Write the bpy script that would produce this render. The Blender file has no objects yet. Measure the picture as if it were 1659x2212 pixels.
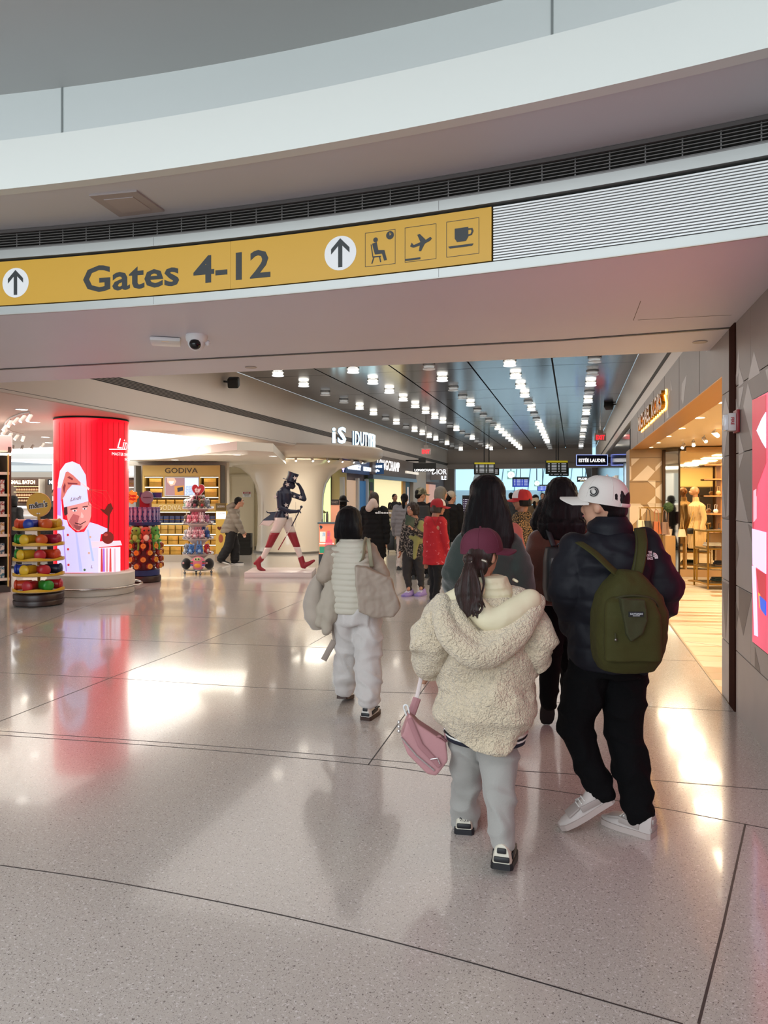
import bpy, bmesh, math, random
from mathutils import Vector, Matrix, noise
from math import sin, cos, pi, radians, atan, atan2, sqrt, hypot
random.seed(7)
C = bpy.context.scene.collection
SC = bpy.context.scene
# ---------------------------------------------------------------- camera
FPX, CX, HZ, EYE = 1600.0, 829.5, 1072.0, 1.6
TH = atan((1238 - CX) / FPX)
cam_d = bpy.data.cameras.new('camera'); cam = bpy.data.objects.new('camera', cam_d); C.objects.link(cam)
cam_d.sensor_fit = 'VERTICAL'; cam_d.sensor_height = 36; cam_d.lens = FPX / 2212 * 36
cam_d.shift_y = -(1106 - HZ) / 2212
cam_d.clip_start = 0.05; cam_d.clip_end = 300
cam.location = (0, 0, EYE); cam.rotation_euler = (pi / 2, 0, TH)
SC.camera = cam
SC.view_settings.view_transform = 'Standard'; SC.view_settings.look = 'None'
SC.view_settings.gamma = 1; SC.view_settings.use_curve_mapping = False
SC.view_settings.exposure = 0.62
SC.cycles.max_bounces = 8; SC.cycles.caustics_reflective = False; SC.cycles.caustics_refractive = False
SC.cycles.sample_clamp_indirect = 4
# ---------------------------------------------------------------- world: soft even daylight of the atrium behind the camera
wd = bpy.data.worlds.new('world'); SC.world = wd; wd.use_nodes = True
bg = wd.node_tree.nodes['Background']; bg.inputs[0].default_value = (0.80, 0.88, 0.93, 1); bg.inputs[1].default_value = 0.42
RV = Vector((cos(TH), sin(TH), 0)); FV = Vector((-sin(TH), cos(TH), 0))
def W(lat, d, z=0): v = RV * lat + FV * d; return Vector((v.x, v.y, z))
def P(px, py, d): return W((px - CX) / FPX * d, d, EYE - (py - HZ) / FPX * d)
def G(px, py, z=0):
    d = (EYE - z) * FPX / (py - HZ); return P(px, py, d)
def onX(px, py, X):
    a = (px - CX) / FPX; return P(px, py, X / (a * cos(TH) - sin(TH)))
def onY(px, py, Y):
    a = (px - CX) / FPX; return P(px, py, Y / (a * sin(TH) + cos(TH)))
def area(name, loc, rot, sx, sy, power, col, spread=180):
    l = bpy.data.lights.new(name, 'AREA'); l.shape = 'RECTANGLE'; l.size = sx; l.size_y = sy; l.energy = power; l.color = col
    l.spread = radians(spread)
    o = bpy.data.objects.new(name, l); C.objects.link(o); o.location = loc; o.rotation_euler = rot; return o
# cool daylight entering the atrium behind the camera
area('atrium_daylight', (-3.5, -7.0, 3.6), (radians(96), 0, 0), 12, 4.5, 500, (0.86, 0.95, 1.0))
area('atrium_skylight', (-3.0, -0.6, 4.5), (0, 0, 0), 6, 3.0, 100, (0.94, 0.97, 1.0))
area('cove_light', (-4.6, 4.35, 3.62), (radians(-60), 0, 0), 4.0, 0.2, 3, (0.8, 0.9, 1.0))
# lit ceilings of the two shops and the hall lamps
area('chocolate_shop_light', (-9.6, 12.6, 2.84), (0, 0, 0), 4.5, 7, 145, (1.0, 0.93, 0.82))
area('cabinet_wall_light', W(-5.2, 15.6, 2.4), (radians(-25), 0, TH), 4.5, 1.0, 55, (1.0, 0.9, 0.74))
for k in range(12): area('accessory_shop_light', (1.85 + 1.5 * (k % 2) , 7.6 + 1.45 * (k // 2), 2.53), (0, 0, 0), .55, .55, 22, (1.0, 0.80, 0.54))
area('hall_light_near', (-3.0, 12.5, 4.0), (0, 0, 0), 6, 7, 108, (1.0, 0.93, 0.86))
area('hall_light_far', (-3.0, 27, 4.0), (0, 0, 0), 6, 18, 190, (1.0, 0.92, 0.84))
area('gate_hall_daylight', (-3.0, 50, 6.0), (0, 0, 0), 16, 12, 1000, (0.72, 0.9, 1.0))
area('canopy_light', W(-2.6, 19.4, 2.5), (0, 0, 0), 2.5, 1.5, 95, (1.0, 0.93, 0.78))
area('currency_light', (-8.3, 27, 2.35), (0, 0, 0), 2, 10, 60, (1.0, 0.86, 0.66))
area('spirits_shop_light', W(-11.2, 21, 2.7), (0, 0, TH), 6, 4, 110, (1.0, 0.92, 0.84))
# ---------------------------------------------------------------- materials
def lin(c):
    if isinstance(c, str): c = tuple(int(c[i:i + 2], 16) for i in (0, 2, 4))
    o = []
    for v in c[:3]:
        v = v / 255; o.append(v / 12.92 if v <= 0.04045 else ((v + 0.055) / 1.055) ** 2.4)
    return (o[0], o[1], o[2], 1)
MATS = {}
def M(col, rough=0.6, metal=0.0, emit=0.0, var=0.0, vscale=8, bump=0.0, bscale=60, coat=0.0, sheen=0.0, spec=0.5, wave=None, alpha=1.0, trans=0.0):
    key = (str(col), rough, metal, emit, var, vscale, bump, bscale, coat, sheen, spec, str(wave), alpha, trans)
    if key in MATS: return MATS[key]
    m = bpy.data.materials.new('m%03d' % len(MATS)); m.use_nodes = True; nt = m.node_tree; N = nt.nodes; L = nt.links
    b = N['Principled BSDF']; c = lin(col); b.inputs['Base Color'].default_value = c
    b.inputs['Roughness'].default_value = rough; b.inputs['Metallic'].default_value = metal
    b.inputs['Coat Weight'].default_value = coat; b.inputs['Coat Roughness'].default_value = 0.08
    b.inputs['Sheen Weight'].default_value = sheen; b.inputs['Specular IOR Level'].default_value = spec
    b.inputs['Alpha'].default_value = alpha; b.inputs['Transmission Weight'].default_value = trans
    if emit: b.inputs['Emission Color'].default_value = c; b.inputs['Emission Strength'].default_value = emit
    tc = N.new('ShaderNodeTexCoord')
    if var:
        n = N.new('ShaderNodeTexNoise'); n.inputs['Scale'].default_value = vscale; n.inputs['Detail'].default_value = 6
        L.new(tc.outputs['Object'], n.inputs['Vector'])
        r = N.new('ShaderNodeMapRange'); r.inputs['From Min'].default_value = .3; r.inputs['From Max'].default_value = .7
        r.inputs['To Min'].default_value = 1 - var; r.inputs['To Max'].default_value = 1 + var; L.new(n.outputs['Fac'], r.inputs['Value'])
        x = N.new('ShaderNodeVectorMath'); x.operation = 'SCALE'; x.inputs[0].default_value = c[:3]; L.new(r.outputs['Result'], x.inputs['Scale'])
        L.new(x.outputs[0], b.inputs['Base Color'])
    if bump:
        n = N.new('ShaderNodeTexNoise'); n.inputs['Scale'].default_value = bscale; n.inputs['Detail'].default_value = 4
        L.new(tc.outputs['Object'], n.inputs['Vector'])
        src = n.outputs['Fac']
        if wave == 'curl':
            v = N.new('ShaderNodeTexVoronoi'); v.inputs['Scale'].default_value = bscale; v.feature = 'F1'
            mx = N.new('ShaderNodeMixRGB'); mx.inputs[0].default_value = .06
            L.new(tc.outputs['Object'], mx.inputs[1]); L.new(n.outputs['Color'], mx.inputs[2]); n.inputs['Scale'].default_value = bscale * .6
            L.new(mx.outputs[0], v.inputs['Vector']); src = v.outputs['Distance']
        elif wave:
            w = N.new('ShaderNodeTexWave'); w.bands_direction = wave; w.inputs['Scale'].default_value = bscale
            w.inputs['Distortion'].default_value = 1.5; L.new(tc.outputs['Object'], w.inputs['Vector']); src = w.outputs['Fac']
        bp = N.new('ShaderNodeBump'); bp.inputs['Strength'].default_value = bump; bp.inputs['Distance'].default_value = .01
        if wave == 'curl': bp.invert = True
        L.new(src, bp.inputs['Height']); L.new(bp.outputs[0], b.inputs['Normal'])
    MATS[key] = m; return m
def nodes_of(m): return m.node_tree.nodes, m.node_tree.links, m.node_tree.nodes['Principled BSDF']
def speckle(base, dark, light, scale, rough, coat, amt=(.30, .64)):
    """terrazzo: aggregate chips of two tones in a pale matrix"""
    m = M(base, rough, coat=coat, var=.001 * (1 + len(MATS))); N, L, b = nodes_of(m)
    for l in list(b.inputs['Base Color'].links): L.remove(l)
    tc = N.new('ShaderNodeTexCoord'); prev = None
    rgb = N.new('ShaderNodeRGB'); rgb.outputs[0].default_value = lin(base); prev = rgb.outputs[0]
    for k, (c, sc, lo, hi) in enumerate(((dark, scale, amt[1], amt[1] + .05), (light, scale * .8, .62, .66), (dark, scale * 2.3, .64, .68))):
        mp = N.new('ShaderNodeMapping'); mp.inputs['Location'].default_value = (k * 3.7, k * 1.3, k * 2.2); L.new(tc.outputs['Object'], mp.inputs[0])
        n = N.new('ShaderNodeTexNoise'); n.inputs['Scale'].default_value = sc; n.inputs['Detail'].default_value = 1.5; n.inputs['Distortion'].default_value = .6
        L.new(mp.outputs[0], n.inputs['Vector'])
        r = N.new('ShaderNodeMapRange'); r.inputs['From Min'].default_value = lo; r.inputs['From Max'].default_value = hi; r.clamp = True
        L.new(n.outputs['Fac'], r.inputs['Value'])
        mx = N.new('ShaderNodeMixRGB'); L.new(r.outputs['Result'], mx.inputs[0]); L.new(prev, mx.inputs[1]); mx.inputs[2].default_value = lin(c); prev = mx.outputs[0]
    n = N.new('ShaderNodeTexNoise'); n.inputs['Scale'].default_value = .8; n.inputs['Detail'].default_value = 5; L.new(tc.outputs['Object'], n.inputs['Vector'])
    r = N.new('ShaderNodeMapRange'); r.inputs['To Min'].default_value = .92; r.inputs['To Max'].default_value = 1.06; L.new(n.outputs['Fac'], r.inputs['Value'])
    x = N.new('ShaderNodeVectorMath'); x.operation = 'SCALE'; L.new(prev, x.inputs[0]); L.new(r.outputs['Result'], x.inputs['Scale']); L.new(x.outputs[0], b.inputs['Base Color'])
    n2 = N.new('ShaderNodeTexNoise'); n2.inputs['Scale'].default_value = 45; n2.inputs['Detail'].default_value = 3; L.new(tc.outputs['Object'], n2.inputs['Vector'])
    bp = N.new('ShaderNodeBump'); bp.inputs['Strength'].default_value = .05; bp.inputs['Distance'].default_value = .002
    L.new(n2.outputs['Fac'], bp.inputs['Height']); L.new(bp.outputs[0], b.inputs['Normal'])
    return m
def two_tone(base, other, scale, lo=.45, hi=.52, rough=.8, kind='noise', stretch=(1, 1, 1)):
    m = M(base, rough, var=.001 * (1 + len(MATS))); N, L, b = nodes_of(m)
    for l in list(b.inputs['Base Color'].links): L.remove(l)
    tc = N.new('ShaderNodeTexCoord'); mp = N.new('ShaderNodeMapping'); mp.inputs['Scale'].default_value = stretch; L.new(tc.outputs['Object'], mp.inputs[0])
    if kind == 'noise': n = N.new('ShaderNodeTexNoise'); n.inputs['Detail'].default_value = 2; out = n.outputs['Fac']
    elif kind == 'voronoi': n = N.new('ShaderNodeTexVoronoi'); out = n.outputs['Distance']
    else: n = N.new('ShaderNodeTexWave'); n.bands_direction = kind; out = n.outputs['Fac']
    n.inputs['Scale'].default_value = scale; L.new(mp.outputs[0], n.inputs['Vector'])
    r = N.new('ShaderNodeMapRange'); r.inputs['From Min'].default_value = lo; r.inputs['From Max'].default_value = hi; L.new(out, r.inputs['Value'])
    mx = N.new('ShaderNodeMixRGB'); L.new(r.outputs['Result'], mx.inputs[0]); mx.inputs[1].default_value = lin(base); mx.inputs[2].default_value = lin(other)
    L.new(mx.outputs[0], b.inputs['Base Color']); return m
# ---------------------------------------------------------------- mesh building
class B:
    """collects shapes and links them as ONE mesh object"""
    def __init__(s): s.v = []; s.f = []; s.T = Matrix.Identity(4)
    def add(s, vs, fs):
        n = len(s.v); s.v += [s.T @ Vector(v) for v in vs]; s.f += [tuple(i + n for i in f) for f in fs]; return s
    def box(s, c, d, rz=0, rx=0, ry=0, bev=0):
        h = [x / 2 for x in d]; R = Matrix.Translation(c) @ Matrix.Rotation(rz, 4, 'Z') @ Matrix.Rotation(ry, 4, 'Y') @ Matrix.Rotation(rx, 4, 'X')
        if bev > 0:
            b = min(bev, min(h) * .9); bm = bmesh.new(); bmesh.ops.create_cube(bm, size=1)
            for v in bm.verts: v.co = Vector((v.co.x * d[0], v.co.y * d[1], v.co.z * d[2]))
            bmesh.ops.bevel(bm, geom=bm.edges[:], offset=b, segments=2, affect='EDGES', profile=.5)
            bm.verts.index_update(); s.add([R @ v.co for v in bm.verts], [[v.index for v in f.verts] for f in bm.faces]); bm.free(); return s
        vs = [R @ Vector((x * h[0], y * h[1], z * h[2])) for x in (-1, 1) for y in (-1, 1) for z in (-1, 1)]
        return s.add(vs, [(0, 1, 3, 2), (4, 6, 7, 5), (0, 4, 5, 1), (2, 3, 7, 6), (0, 2, 6, 4), (1, 5, 7, 3)])
    def rings(s, rs, cap=True):
        n = len(rs[0]); vs = [p for r in rs for p in r]; fs = []
        for i in range(len(rs) - 1):
            for j in range(n): fs.append((i * n + j, i * n + (j + 1) % n, (i + 1) * n + (j + 1) % n, (i + 1) * n + j))
        if cap: fs.append(tuple(range(n - 1, -1, -1))); fs.append(tuple(range((len(rs) - 1) * n, len(rs) * n)))
        return s.add(vs, fs)
    def loft(s, rs, n=20, p=2.0):
        """rs: (centre, half-width vector, half-depth vector)"""
        out = []
        for c, u, v in rs:
            c = Vector(c); u = Vector(u); v = Vector(v); r = []
            for k in range(n):
                a = 2 * pi * k / n; ca, sa = cos(a), sin(a)
                r.append(c + u * (abs(ca) ** (2 / p) * (1 if ca > 0 else -1)) + v * (abs(sa) ** (2 / p) * (1 if sa > 0 else -1)))
            out.append(r)
        return s.rings(out)
    def lathe(s, prof, c=(0, 0, 0), n=32, cap=True):
        return s.rings([[Vector((c[0] + r * cos(2 * pi * k / n), c[1] + r * sin(2 * pi * k / n), c[2] + z)) for k in range(n)] for r, z in prof], cap)
    def ball(s, c, r, n=12, rot=None):
        if not hasattr(r, '__len__'): r = (r, r, r)
        R = rot or Matrix.Identity(3); c = Vector(c); rs = []
        m = max(4, n // 2 + 1)
        for i in range(m + 1):
            t = pi * (i + .001) / (m + .002); rs.append([c + R @ Vector((r[0] * sin(t) * cos(2 * pi * k / n), r[1] * sin(t) * sin(2 * pi * k / n), -r[2] * cos(t))) for k in range(n)])
        return s.rings(rs)
    def tube(s, pts, rad, n=8, ball=False, flat=None):
        pts = [Vector(p) for p in pts]; m = len(pts)
        if not hasattr(rad, '__len__'): rad = [rad] * m
        rs = []; up = None
        for i, p in enumerate(pts):
            d = (pts[min(i + 1, m - 1)] - pts[max(i - 1, 0)]).normalized()
            if up is None: up = Vector((0, 0, 1)) if abs(d.z) < .9 else Vector((0, 1, 0))
            u = d.cross(up); u = u.normalized() if u.length > 1e-5 else Vector((1, 0, 0)); w = u.cross(d).normalized(); up = w
            fu, fw = (flat if flat else (1, 1))
            rs.append([p + (u * cos(2 * pi * k / n) * fu + w * sin(2 * pi * k / n) * fw) * rad[i] for k in range(n)])
        s.rings(rs)
        if ball: s.ball(pts[0], rad[0], n); s.ball(pts[-1], rad[-1], n)
        return s
    def limb(s, pts, rad, n=14):
        for i in range(len(pts) - 1):
            a, b = Vector(pts[i]), Vector(pts[i + 1])
            if (b - a).length > 1e-4: s.tube([a, b], [rad[i], rad[i + 1]], n)
        for p, r in zip(pts, rad): s.ball(p, r, n)
        return s
    def prism(s, poly, h0, h1, axes=None):
        """poly: 2D points; axes: function (x, y, h) -> point"""
        ax = axes or (lambda x, y, h: Vector((x, y, h))); n = len(poly)
        vs = [ax(x, y, h0) for x, y in poly] + [ax(x, y, h1) for x, y in poly]
        return s.add(vs, [tuple(range(n - 1, -1, -1)), tuple(range(n, 2 * n))] + [(i, (i + 1) % n, (i + 1) % n + n, i + n) for i in range(n)])
    def mesh(s, name):
        me = bpy.data.meshes.new(name); me.from_pydata([tuple(v) for v in s.v], [], s.f); me.update(); return me
    def build(s, name, m, parent=None, smooth=None, loc=None, rot=None):
        me = s.mesh(name); bm = bmesh.new(); bm.from_mesh(me); bmesh.ops.recalc_face_normals(bm, faces=bm.faces[:]); bm.to_mesh(me); bm.free()
        return link(me, name, m, parent, smooth, loc, rot)
def link(me, name, m, parent=None, smooth=None, loc=None, rot=None):
    if smooth:
        me.polygons.foreach_set('use_smooth', [True] * len(me.polygons))
        if smooth is not True: me.set_sharp_from_angle(angle=radians(smooth))
    if m is not None and not len(me.materials): me.materials.append(m)
    o = bpy.data.objects.new(name, me); C.objects.link(o)
    if parent is not None: o.parent = parent
    if loc is not None: o.location = loc
    if rot is not None: o.rotation_euler = rot
    return o
def remesh(b, voxel, smooth=6, factor=.5):
    """union of overlapping closed shapes -> one continuous surface"""
    me = b.mesh('tmp'); bm = bmesh.new(); bm.from_mesh(me); bmesh.ops.recalc_face_normals(bm, faces=bm.faces[:]); bm.to_mesh(me); bm.free()
    o = bpy.data.objects.new('tmp', me); C.objects.link(o)
    r = o.modifiers.new('r', 'REMESH'); r.mode = 'VOXEL'; r.voxel_size = voxel; r.adaptivity = 0
    if smooth:
        q = o.modifiers.new('s', 'SMOOTH'); q.factor = factor; q.iterations = smooth
    bpy.context.view_layer.update(); dg = bpy.context.evaluated_depsgraph_get()
    out = bpy.data.meshes.new_from_object(o.evaluated_get(dg)); bpy.data.objects.remove(o); bpy.data.meshes.remove(me); return out
def displace(me, fn):
    """fn(co, normal) -> offset along the normal"""
    vs = me.vertices; ns = [v.normal.copy() for v in vs]
    for v, n in zip(vs, ns): v.co = v.co + n * fn(v.co, n)
    me.update()
def joinmesh(a, b):
    bm = bmesh.new(); bm.from_mesh(a); bm.from_mesh(b); bm.to_mesh(a); bm.free(); return a
def tag(o, label=None, cat=None, group=None, kind=None):
    if label: o['label'] = label
    if cat: o['category'] = cat
    if group: o['group'] = group
    if kind: o['kind'] = kind
    return o
def thing(name, label, cat, loc=(0, 0, 0), rz=0, group=None):
    o = bpy.data.objects.new(name, None); C.objects.link(o); o.empty_display_size = .1; o.location = loc; o.rotation_euler = (0, 0, rz)
    return tag(o, label, cat, group)
def struct(o): o['kind'] = 'structure'; return o
ORD = ['first', 'second', 'third', 'fourth', 'fifth', 'sixth', 'seventh', 'eighth', 'ninth', 'tenth', 'eleventh', 'twelfth', 'thirteenth', 'fourteenth', 'fifteenth', 'sixteenth', 'seventeenth', 'eighteenth', 'nineteenth', 'twentieth']
def copy_tree(o, parent=None, loc=None, rz=None):
    c = o.copy(); C.objects.link(c); c.parent = parent
    if loc is not None: c.location = loc
    if rz is not None: c.rotation_euler = (0, 0, rz)
    for ch in [x for x in SC.objects if x.parent == o]: copy_tree(ch, c)
    return c
_font = {}
def textmesh(s, h, depth=0.004, bold=0.0, align='CENTER', width=None, shear=0, spacing=1.0):
    """lettering in the XY plane, cap height h, centred on the origin"""
    cu = bpy.data.curves.new('t', 'FONT'); cu.body = s; cu.size = 1; cu.extrude = .001; cu.offset = bold; cu.align_x = align; cu.resolution_u = 2; cu.shear = shear; cu.space_character = spacing
    o = bpy.data.objects.new('t', cu); C.objects.link(o); bpy.context.view_layer.update()
    me = bpy.data.meshes.new_from_object(o.evaluated_get(bpy.context.evaluated_depsgraph_get())); bpy.data.objects.remove(o)
    xs = [v.co.x for v in me.vertices]; k = h / .72; mid = (min(xs) + max(xs)) / 2
    kx = k if width is None else width / (max(xs) - min(xs))
    for v in me.vertices: v.co = Vector(((v.co.x - mid) * kx if align == 'CENTER' else (v.co.x - min(xs)) * kx, (v.co.y - .35) * k, (v.co.z + .001) / .002 * depth))
    return me
def text(name, s, h, m, parent, at, rz=0, depth=.004, **kw):
    """upright lettering that faces local -Y; at = centre"""
    me = textmesh(s, h, depth, **kw)
    for v in me.vertices: v.co = Vector((v.co.x, -v.co.z, v.co.y))
    return link(me, name, m, parent, None, at, (0, 0, rz))
def decal(poly, fn, cuts=None, depth=.002):
    """polygon (u,v) filled, sliced along u, then mapped by fn(u,v,h)"""
    bm = bmesh.new(); vs = [bm.verts.new((u, v, 0)) for u, v in poly]
    es = [bm.edges.new((vs[i], vs[(i + 1) % len(vs)])) for i in range(len(vs))]
    bmesh.ops.triangle_fill(bm, edges=es, use_beauty=True)
    if cuts:
        lo = min(p[0] for p in poly); hi = max(p[0] for p in poly); u = math.floor(lo / cuts) * cuts + cuts
        while u < hi:
            bmesh.ops.bisect_plane(bm, geom=bm.verts[:] + bm.edges[:] + bm.faces[:], plane_co=(u, 0, 0), plane_no=(1, 0, 0)); u += cuts
    for v in bm.verts: v.co = fn(v.co.x, v.co.y, depth)
    me = bpy.data.meshes.new('d'); bm.to_mesh(me); bm.free(); return me
def ell(cx, cy, rx, ry, n=20, a0=0, rot=0):
    return [(cx + rx * cos(a0 + 2 * pi * k / n) * cos(rot) - ry * sin(a0 + 2 * pi * k / n) * sin(rot), cy + rx * cos(a0 + 2 * pi * k / n) * sin(rot) + ry * sin(a0 + 2 * pi * k / n) * cos(rot)) for k in range(n)]
# ================================================================ structure
TERR = speckle('bdb5ae', '756d69', 'd4cecb', 120, .17, .35)
_N, _L, _b = nodes_of(TERR)
_b.inputs['Coat Roughness'].default_value = .06
PLASTER = M('cfc8c2', .55, var=.02, vscale=1.2)
PLWHITE = M('e6e8e5', .5)
PLWARM = M('cbc1b7', .5, var=.02, vscale=1.5)
GROOVE = M('3a3634', .5)
STEEL = M('a9acaa', .38, .55, bump=.03, bscale=20)
CHROME = M('b8b8b8', .12, 1)
BLACKM = M('141414', .45)
DARK = M('1d1c1c', .7)
floor = struct(B().box((-16, 22, -.1), (34.34, 84, .2)).build('floor', TERR))
floor['label'] = 'polished pale grey terrazzo concourse floor'
def strip(pts, w, z0, z1, m, name, parent=None):
    b = B(); n = len(pts); L_ = []; R_ = []
    for i, p in enumerate(pts):
        d = (pts[min(i + 1, n - 1)] - pts[max(i - 1, 0)]); d.z = 0; d.normalize(); q = Vector((-d.y, d.x, 0)) * w / 2
        L_.append(p + q); R_.append(p - q)
    b.rings([[Vector((l.x, l.y, z0)), Vector((r.x, r.y, z0)), Vector((r.x, r.y, z1)), Vector((l.x, l.y, z1))] for l, r in zip(L_, R_)])
    return b.build(name, m, parent)
JM = M('332f30', .5)
def smoothpath(p, k=6):
    out = []; q = [p[0] * 2 - p[1]] + p + [p[-1] * 2 - p[-2]]
    for i in range(1, len(q) - 2):
        for j in range(k):
            t = j / k; a, b, c, d = q[i - 1:i + 3]
            out.append(((b * 2) + (c - a) * t + (a * 2 - b * 5 + c * 4 - d) * t * t + (b * 3 - a - c * 3 + d) * t ** 3) * .5)
    return out + [p[-1]]
def joint(pxs, w=.007):
    p = [G(*q) for q in pxs]; return strip(smoothpath(p) if len(p) > 3 else p, w, -.002, .0009, JM, 'floor_joint', floor)
joint([(0, 1869), (200, 1898), (400, 1934), (600, 1975), (800, 2022), (1000, 2075), (1200, 2132), (1475, 2212)], .006)
joint([(1610, 1780), (1562, 2000), (1509, 2212)], .009)
joint([(0, 1579), (400, 1607), (680, 1629), (958, 1654), (1117, 1665), (1246, 1673), (1440, 1688), (1659, 1706)])
joint([(0, 1588), (400, 1616), (795, 1652), (945, 1672), (1033, 1684), (1117, 1697), (1262, 1718), (1440, 1748), (1659, 1790)])
joint([(795, 1653), (943, 1450), (990, 1386)], .008)
joint([(0, 1558), (260, 1456), (430, 1390), (650, 1298), (760, 1250)], .008)
joint([(0, 1453), (260, 1466), (540, 1484), (760, 1493), (1000, 1500)])
joint([(50, 1374), (300, 1384), (700, 1399), (860, 1405), (1560, 1430)])
joint([(215, 1327), (520, 1336), (720, 1341), (1000, 1346)])
joint([(0, 1380), (140, 1326), (330, 1262)])
joint([(1180, 1516), (1395, 1526), (1590, 1537)])
for yy in (11.6, 14.6, 17.6, 20.6, 24, 28): strip([Vector((-6.6, yy, 0)), Vector((1.17, yy, 0))], .008, -.002, .0008, JM, 'floor_joint', floor)
strip([Vector((-2.75, 7.5, 0)), Vector((-2.75, 40, 0))], .008, -.002, .0008, JM, 'floor_joint', floor)
# ---- atrium rings
CC = Vector((-2.9, -12.5, 0))
def A(R, ph, z): return Vector((CC.x + R * sin(ph), CC.y + R * cos(ph), z))
PH0, PH1 = radians(-42), radians(13.9)
def arc(R0, R1, z0, z1, name, m, p0=PH0, p1=PH1, n=64, parent=None, smooth=30):
    rs = []
    for i in range(n + 1):
        p = p0 + (p1 - p0) * i / n; rs.append([A(R0, p, z0), A(R1, p, z0), A(R1, p, z1), A(R0, p, z1)])
    return B().rings(rs).build(name, m, parent, smooth)
def phx(px, R):
    """angle at which the column px of the photograph meets the ring of radius R"""
    a = (px - CX) / FPX; u = (RV * a + FV); k = u.dot(u); h = u.dot(-CC) ; c = CC.dot(CC) - R * R
    t = (-h + sqrt(h * h - k * c)) / k; p = u * t; return atan2(p.x - CC.x, p.y - CC.y)
PINKISH = M('b9aeac', .5, var=.015, vscale=1)
o = struct(arc(16.38, 17.35, 3.5, 3.62, 'ceiling_soffit_upper', M('cdcdd2', .5, var=.015, vscale=1))); o.name = 'ceiling_ring'
struct(arc(16.36, 16.44, 3.497, 3.80, 'trim_1', M('dde1dd', .55))); 
cove = struct(arc(17.2, 17.4, 3.6, 4.6, 'trim_2', M('e4e9e7', .6)))
for px in (133, 1192):
    p = phx(px, 17.19); arc(17.192, 17.202, 3.6, 4.6, 'panel_joint', M('8f9493', .6), p - .0004, p + .0004, 1, cove)
struct(B().prism([(A(17.3, PH0 + (PH1 - PH0) * i / 48, 0).x, A(17.3, PH0 + (PH1 - PH0) * i / 48, 0).y) for i in range(49)] + [(1.3, -1.5), (-14, -1.5)], 4.6, 4.8).build('ceiling_atrium', M('c2c1bf', .45, var=.02, vscale=.6)))
# access hatch
h = [G(px, py, 3.499) if 0 else P(px, py, 1.9 * FPX / (HZ - py)) for px, py in ((192, 420), (295, 410), (355, 453), (258, 465))]
hb = B(); hb.add([v + Vector((0, 0, dz)) for dz in (.0, -.012) for v in h], [(0, 1, 2, 3), (4, 7, 6, 5), (0, 4, 5, 1), (1, 5, 6, 2), (2, 6, 7, 3), (3, 7, 4, 0)])
hc = sum(h, Vector()) / 4; t = thing('access_hatch', 'square access hatch in the upper ceiling ring above the gate sign', 'hatch', hc)
for i in range(len(hb.v)): hb.v[i] -= hc
hb.build('hatch_frame', M('a89d9b', .5), t)
hb2 = B(); q = [hc * 0 + (v - hc) * .62 for v in h]; hb2.add([v + Vector((0, 0, dz)) for dz in (-.010, -.016) for v in q], [(0, 1, 2, 3), (4, 7, 6, 5), (0, 4, 5, 1), (1, 5, 6, 2), (2, 6, 7, 3), (3, 7, 4, 0)]); hb2.build('hatch_door', M('b0a5a3', .5), t)
# grille between upper soffit and fascia
RG = 16.99
gv = struct(arc(RG + .07, RG + .1, 3.33, 3.52, 'wall_grille_back', M('101010', .8))); gv.name = 'wall_vent_shaft'
g = thing('linear_vent', 'long curved dark air grille above the yellow gate sign', 'vent', A(RG, 0, 3.36)); gl = Vector(g.location)
def arcl(R0, R1, z0, z1, name, m, p0, p1, n, parent):
    o = arc(R0, R1, z0, z1, name, m, p0, p1, n, parent); o.data.transform(Matrix.Translation(-Vector(parent.location))); return o
VM = M('6a6765', .5, .3)
for k in range(6): arcl(RG, RG + .03, 3.372 + k * .0185, 3.377 + k * .0185, 'slat', VM, PH0, PH1, 64, g)
for k in range(90):
    p = PH0 + (PH1 - PH0) * (k + .5) / 90; arcl(RG + .005, RG + .03, 3.365, 3.475, 'divider', VM, p - .0002, p + .0002, 1, g)
arcl(RG - .015, RG + .05, 3.475, 3.497, 'vent_rail', M('55504f', .6), PH0, PH1, 64, g)
arcl(RG - .012, RG + .05, 3.346, 3.366, 'vent_rail', M('7c7a78', .45, .4), PH0, PH1, 64, g)
# fascia rails
RF = 16.97
f1 = struct(arc(RF - .02, RF + .004, 2.891, 2.945, 'trim_3', STEEL)); f2 = struct(arc(RF - .02, RF + .2, 3.285, 3.345, 'trim_4', STEEL))
struct(arc(RF + .035, RF + .2, 2.936, 3.29, 'wall_fascia_back', M('0f0f0f', .7)))
arc(RF - .026, RF - .012, 2.885, 2.891, 'metal_edge', M('a9a6a2', .45, .6), parent=f1)
for px in (335, 950):
    p = phx(px, RF)
    for z0, z1, f in ((2.892, 2.944, f1), (3.287, 3.344, f2)): arc(RF - .0208, RF - .018, z0, z1, 'seam', GROOVE, p - .00006, p + .00006, 1, f)
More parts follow.
